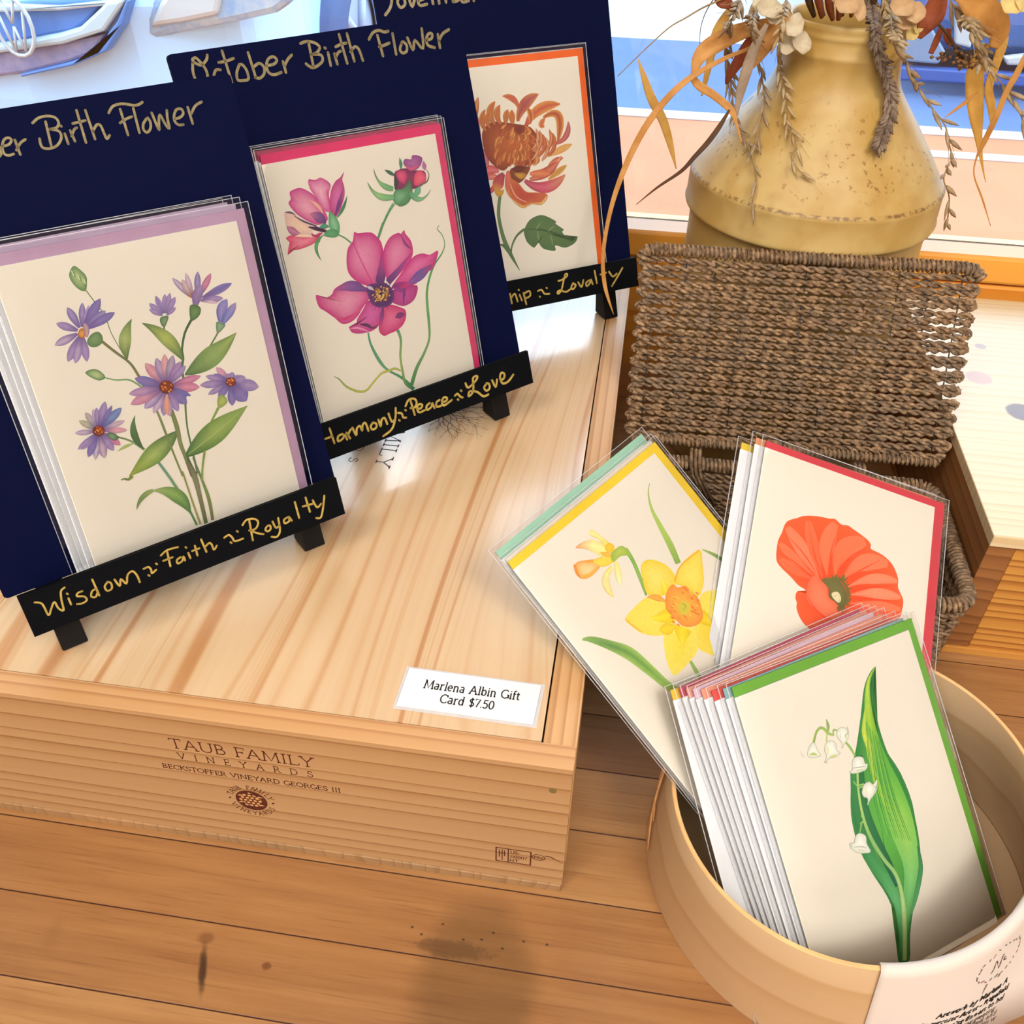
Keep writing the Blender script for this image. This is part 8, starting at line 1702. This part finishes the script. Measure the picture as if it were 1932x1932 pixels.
blade('coral leaf at the top left of the bouquet', [(520, -30, 20), (555, 0, 60), (590, 25, 40), (605, 60, 6)], LEAFR, Y=(0.45, 0.45))
blade('narrow brown leaf hanging under the red-brown leaf', [(1555, 130, 26), (1530, 190, 30), (1505, 245, 22)], LEAFR, Y=(0.44, 0.44))
blade('curled brown leaf beside the berry sprig', [(1590, 130, 20), (1580, 165, 34), (1605, 205, 24)], LEAFR, Y=(0.445, 0.445))
def stemline(label, pts, r, mat, Y):
    P = [Vector(p) for p in dense([at(*Z3(x, y), Y[0] + (Y[1] - Y[0]) * i / (len(pts) - 1)) for i, (x, y) in enumerate(pts)])]; o = P[0].copy()
    return tag(MB().tube([p - o for p in P], [r * (1 - 0.6 * i / len(P)) for i in range(len(P))], 5).build('dried_twig', mat, M=Matrix.Translation(o)), label, 'dried twig', 'bare dried twigs')
stemline('straight thin stem reaching left from the bouquet to the easel', [(620, -30), (480, 30), (390, 82), (310, 130), (190, 240), (80, 348)], 0.0007, STEM, (0.45, 0.44))
stemline('thin dark curved stem above the tan fold', [(520, -10), (480, 60), (458, 130), (455, 200)], 0.0004, LEAFB, (0.45, 0.45))
for k in range(9): stemline(['hidden thick stem leaning at the left of the can mouth', 'thick stem next to the leftmost one in the can mouth', 'stem rising in the can mouth just left of the middle', 'stem in the middle of the can mouth', 'stem just right of the middle of the can mouth', 'stem below the tan floret in the can mouth', 'stem behind the thick grey seed spike in the can mouth', 'stem below the beige floret in the can mouth', 'rightmost stem in the can mouth'][k], [(940 + 52 * k, -50), (955 + 48 * k, 20 + 10 * (k % 2)), (975 + 42 * k, 75)], 0.0034 - 0.0004 * (k % 3), [LEAFB, LEAFR, STEM][k % 3], (0.452 + 0.006 * (k % 2), 0.458))
for k, (pts, l) in enumerate([([(985, -40), (1000, 30), (1010, 80)], 'brown stem standing in the can mouth, left'), ([(1040, -40), (1045, 40), (1060, 90)], 'brown stem standing in the can mouth, middle'), ([(1080, -40), (1090, 30), (1085, 90)], 'brown stem standing in the can mouth, right')]): stemline(l, pts, 0.0034, LEAFR, (0.45, 0.455))
def petals(label, spots, mat, Y, group='dried hydrangea florets'):
    c = Vector(at(*Z3(*spots[0][:2]), Y)); root = tag(empty('dried_hydrangea_floret', loc=c), label, 'dried flower', group)
    for k, (x, y, rx, ry, an) in enumerate(spots):
        p0 = at(*Z3(x, y), Y + 0.002 * (k % 3)); sc = (p0 - CAM).dot(RZ) / F / 2.415; mb = MB(); vs = [Vector(p0) - c]; ca, sa = math.cos(rad(an)), math.sin(rad(an)); n_ = 28; random.seed(k + int(x))
        for t in (0.5, 1.0):
            for i in range(n_):
                a = 2 * math.pi * i / n_; wob = 1 + 0.05 * math.sin(3 * a + k) + 0.03 * math.sin(7 * a); u, v = rx * math.cos(a) * t * wob, ry * math.sin(a) * t * wob
                vs.append(p0 - c + RX * ((u * ca - v * sa) * sc) + RY * ((u * sa + v * ca) * sc) + RZ * sc * (-10 * t * t + 5 * t * math.sin(4 * a + k)))
        fs = [(0, 1 + i, 1 + (i + 1) % n_) for i in range(n_)] + [(1 + i, 1 + n_ + i, 1 + n_ + (i + 1) % n_, 1 + (i + 1) % n_) for i in range(n_)]
        mb.add(vs, fs, 0, True); mb.build('petal', mat, root, solid=0.0002)
petals('white veined hydrangea floret hanging on the can neck, left', [(885, 120, 40, 56, 20), (915, 195, 42, 56, -25), (862, 195, 42, 62, 25)], PETC, 0.416)
petals('cream hydrangea floret above the left grass spikes', [(770, 40, 60, 48, 20), (795, 75, 44, 40, 0), (730, 20, 40, 40, 0)], PETC, 0.425)
petals('tan hydrangea floret over the can rim, centre', [(1125, 5, 60, 66, 10), (1175, 40, 32, 62, -12), (1090, -20, 50, 50, 0)], PETT, 0.412)
petals('beige hydrangea floret over the can rim, right', [(1375, 30, 58, 52, 10), (1430, 60, 50, 50, -30), (1385, 95, 56, 44, 20)], PETT, 0.418)
petals('yellow hydrangea floret below the right rim', [(1420, 150, 30, 42, 20), (1445, 120, 26, 36, 0)], PETY, 0.43)
petals('cream hydrangea floret at the top right corner', [(1875, 10, 56, 62, 10), (1930, 0, 46, 60, 0)], PETY, 0.43)
BERRY = plain('brown_berry', '8a6038', 0.6, 0.3, dark='5e3c22', vscale=200)
bs = tag(empty('berry_sprig', loc=at(*Z3(1530, 100), 0.435)), 'sprig of tiny brown berries hanging right of the can mouth', 'berry sprig'); bo = bs.location.copy(); mb = MB(); st = MB(); random.seed(9)
q = lambda x, y, d=0: at(*Z3(x, y), 0.435 + d) - bo
st.tube([q(1480, 40), q(1540, 110), q(1580, 150), q(1620, 225), q(1655, 290)], 0.0009, 5)
for bx_, by_, n_ in ((1560, 262, 12), (1660, 285, 22), (1625, 235, 9), (1700, 262, 10), (1690, 310, 6)):
    st.tube([q(1600, 195), q((1600 + bx_) / 2, (195 + by_) / 2 - 4), q(bx_, by_)], 0.0005, 4)
    for k in range(n_):
        x, y, d = bx_ + random.gauss(0, 22), by_ + random.gauss(0, 18), random.uniform(-0.004, 0.004); st.tube([q(bx_, by_), q(x, y, d)], 0.0002, 4)
        mb.spindle(q(x, y, d) - Vector((0, 0, -0.0012)), Vector((0, 0, -1)), 0.0026, 0.0013, 0, 6)
st.build('stem', LEAFB, bs); mb.build('berries', BERRY, bs)
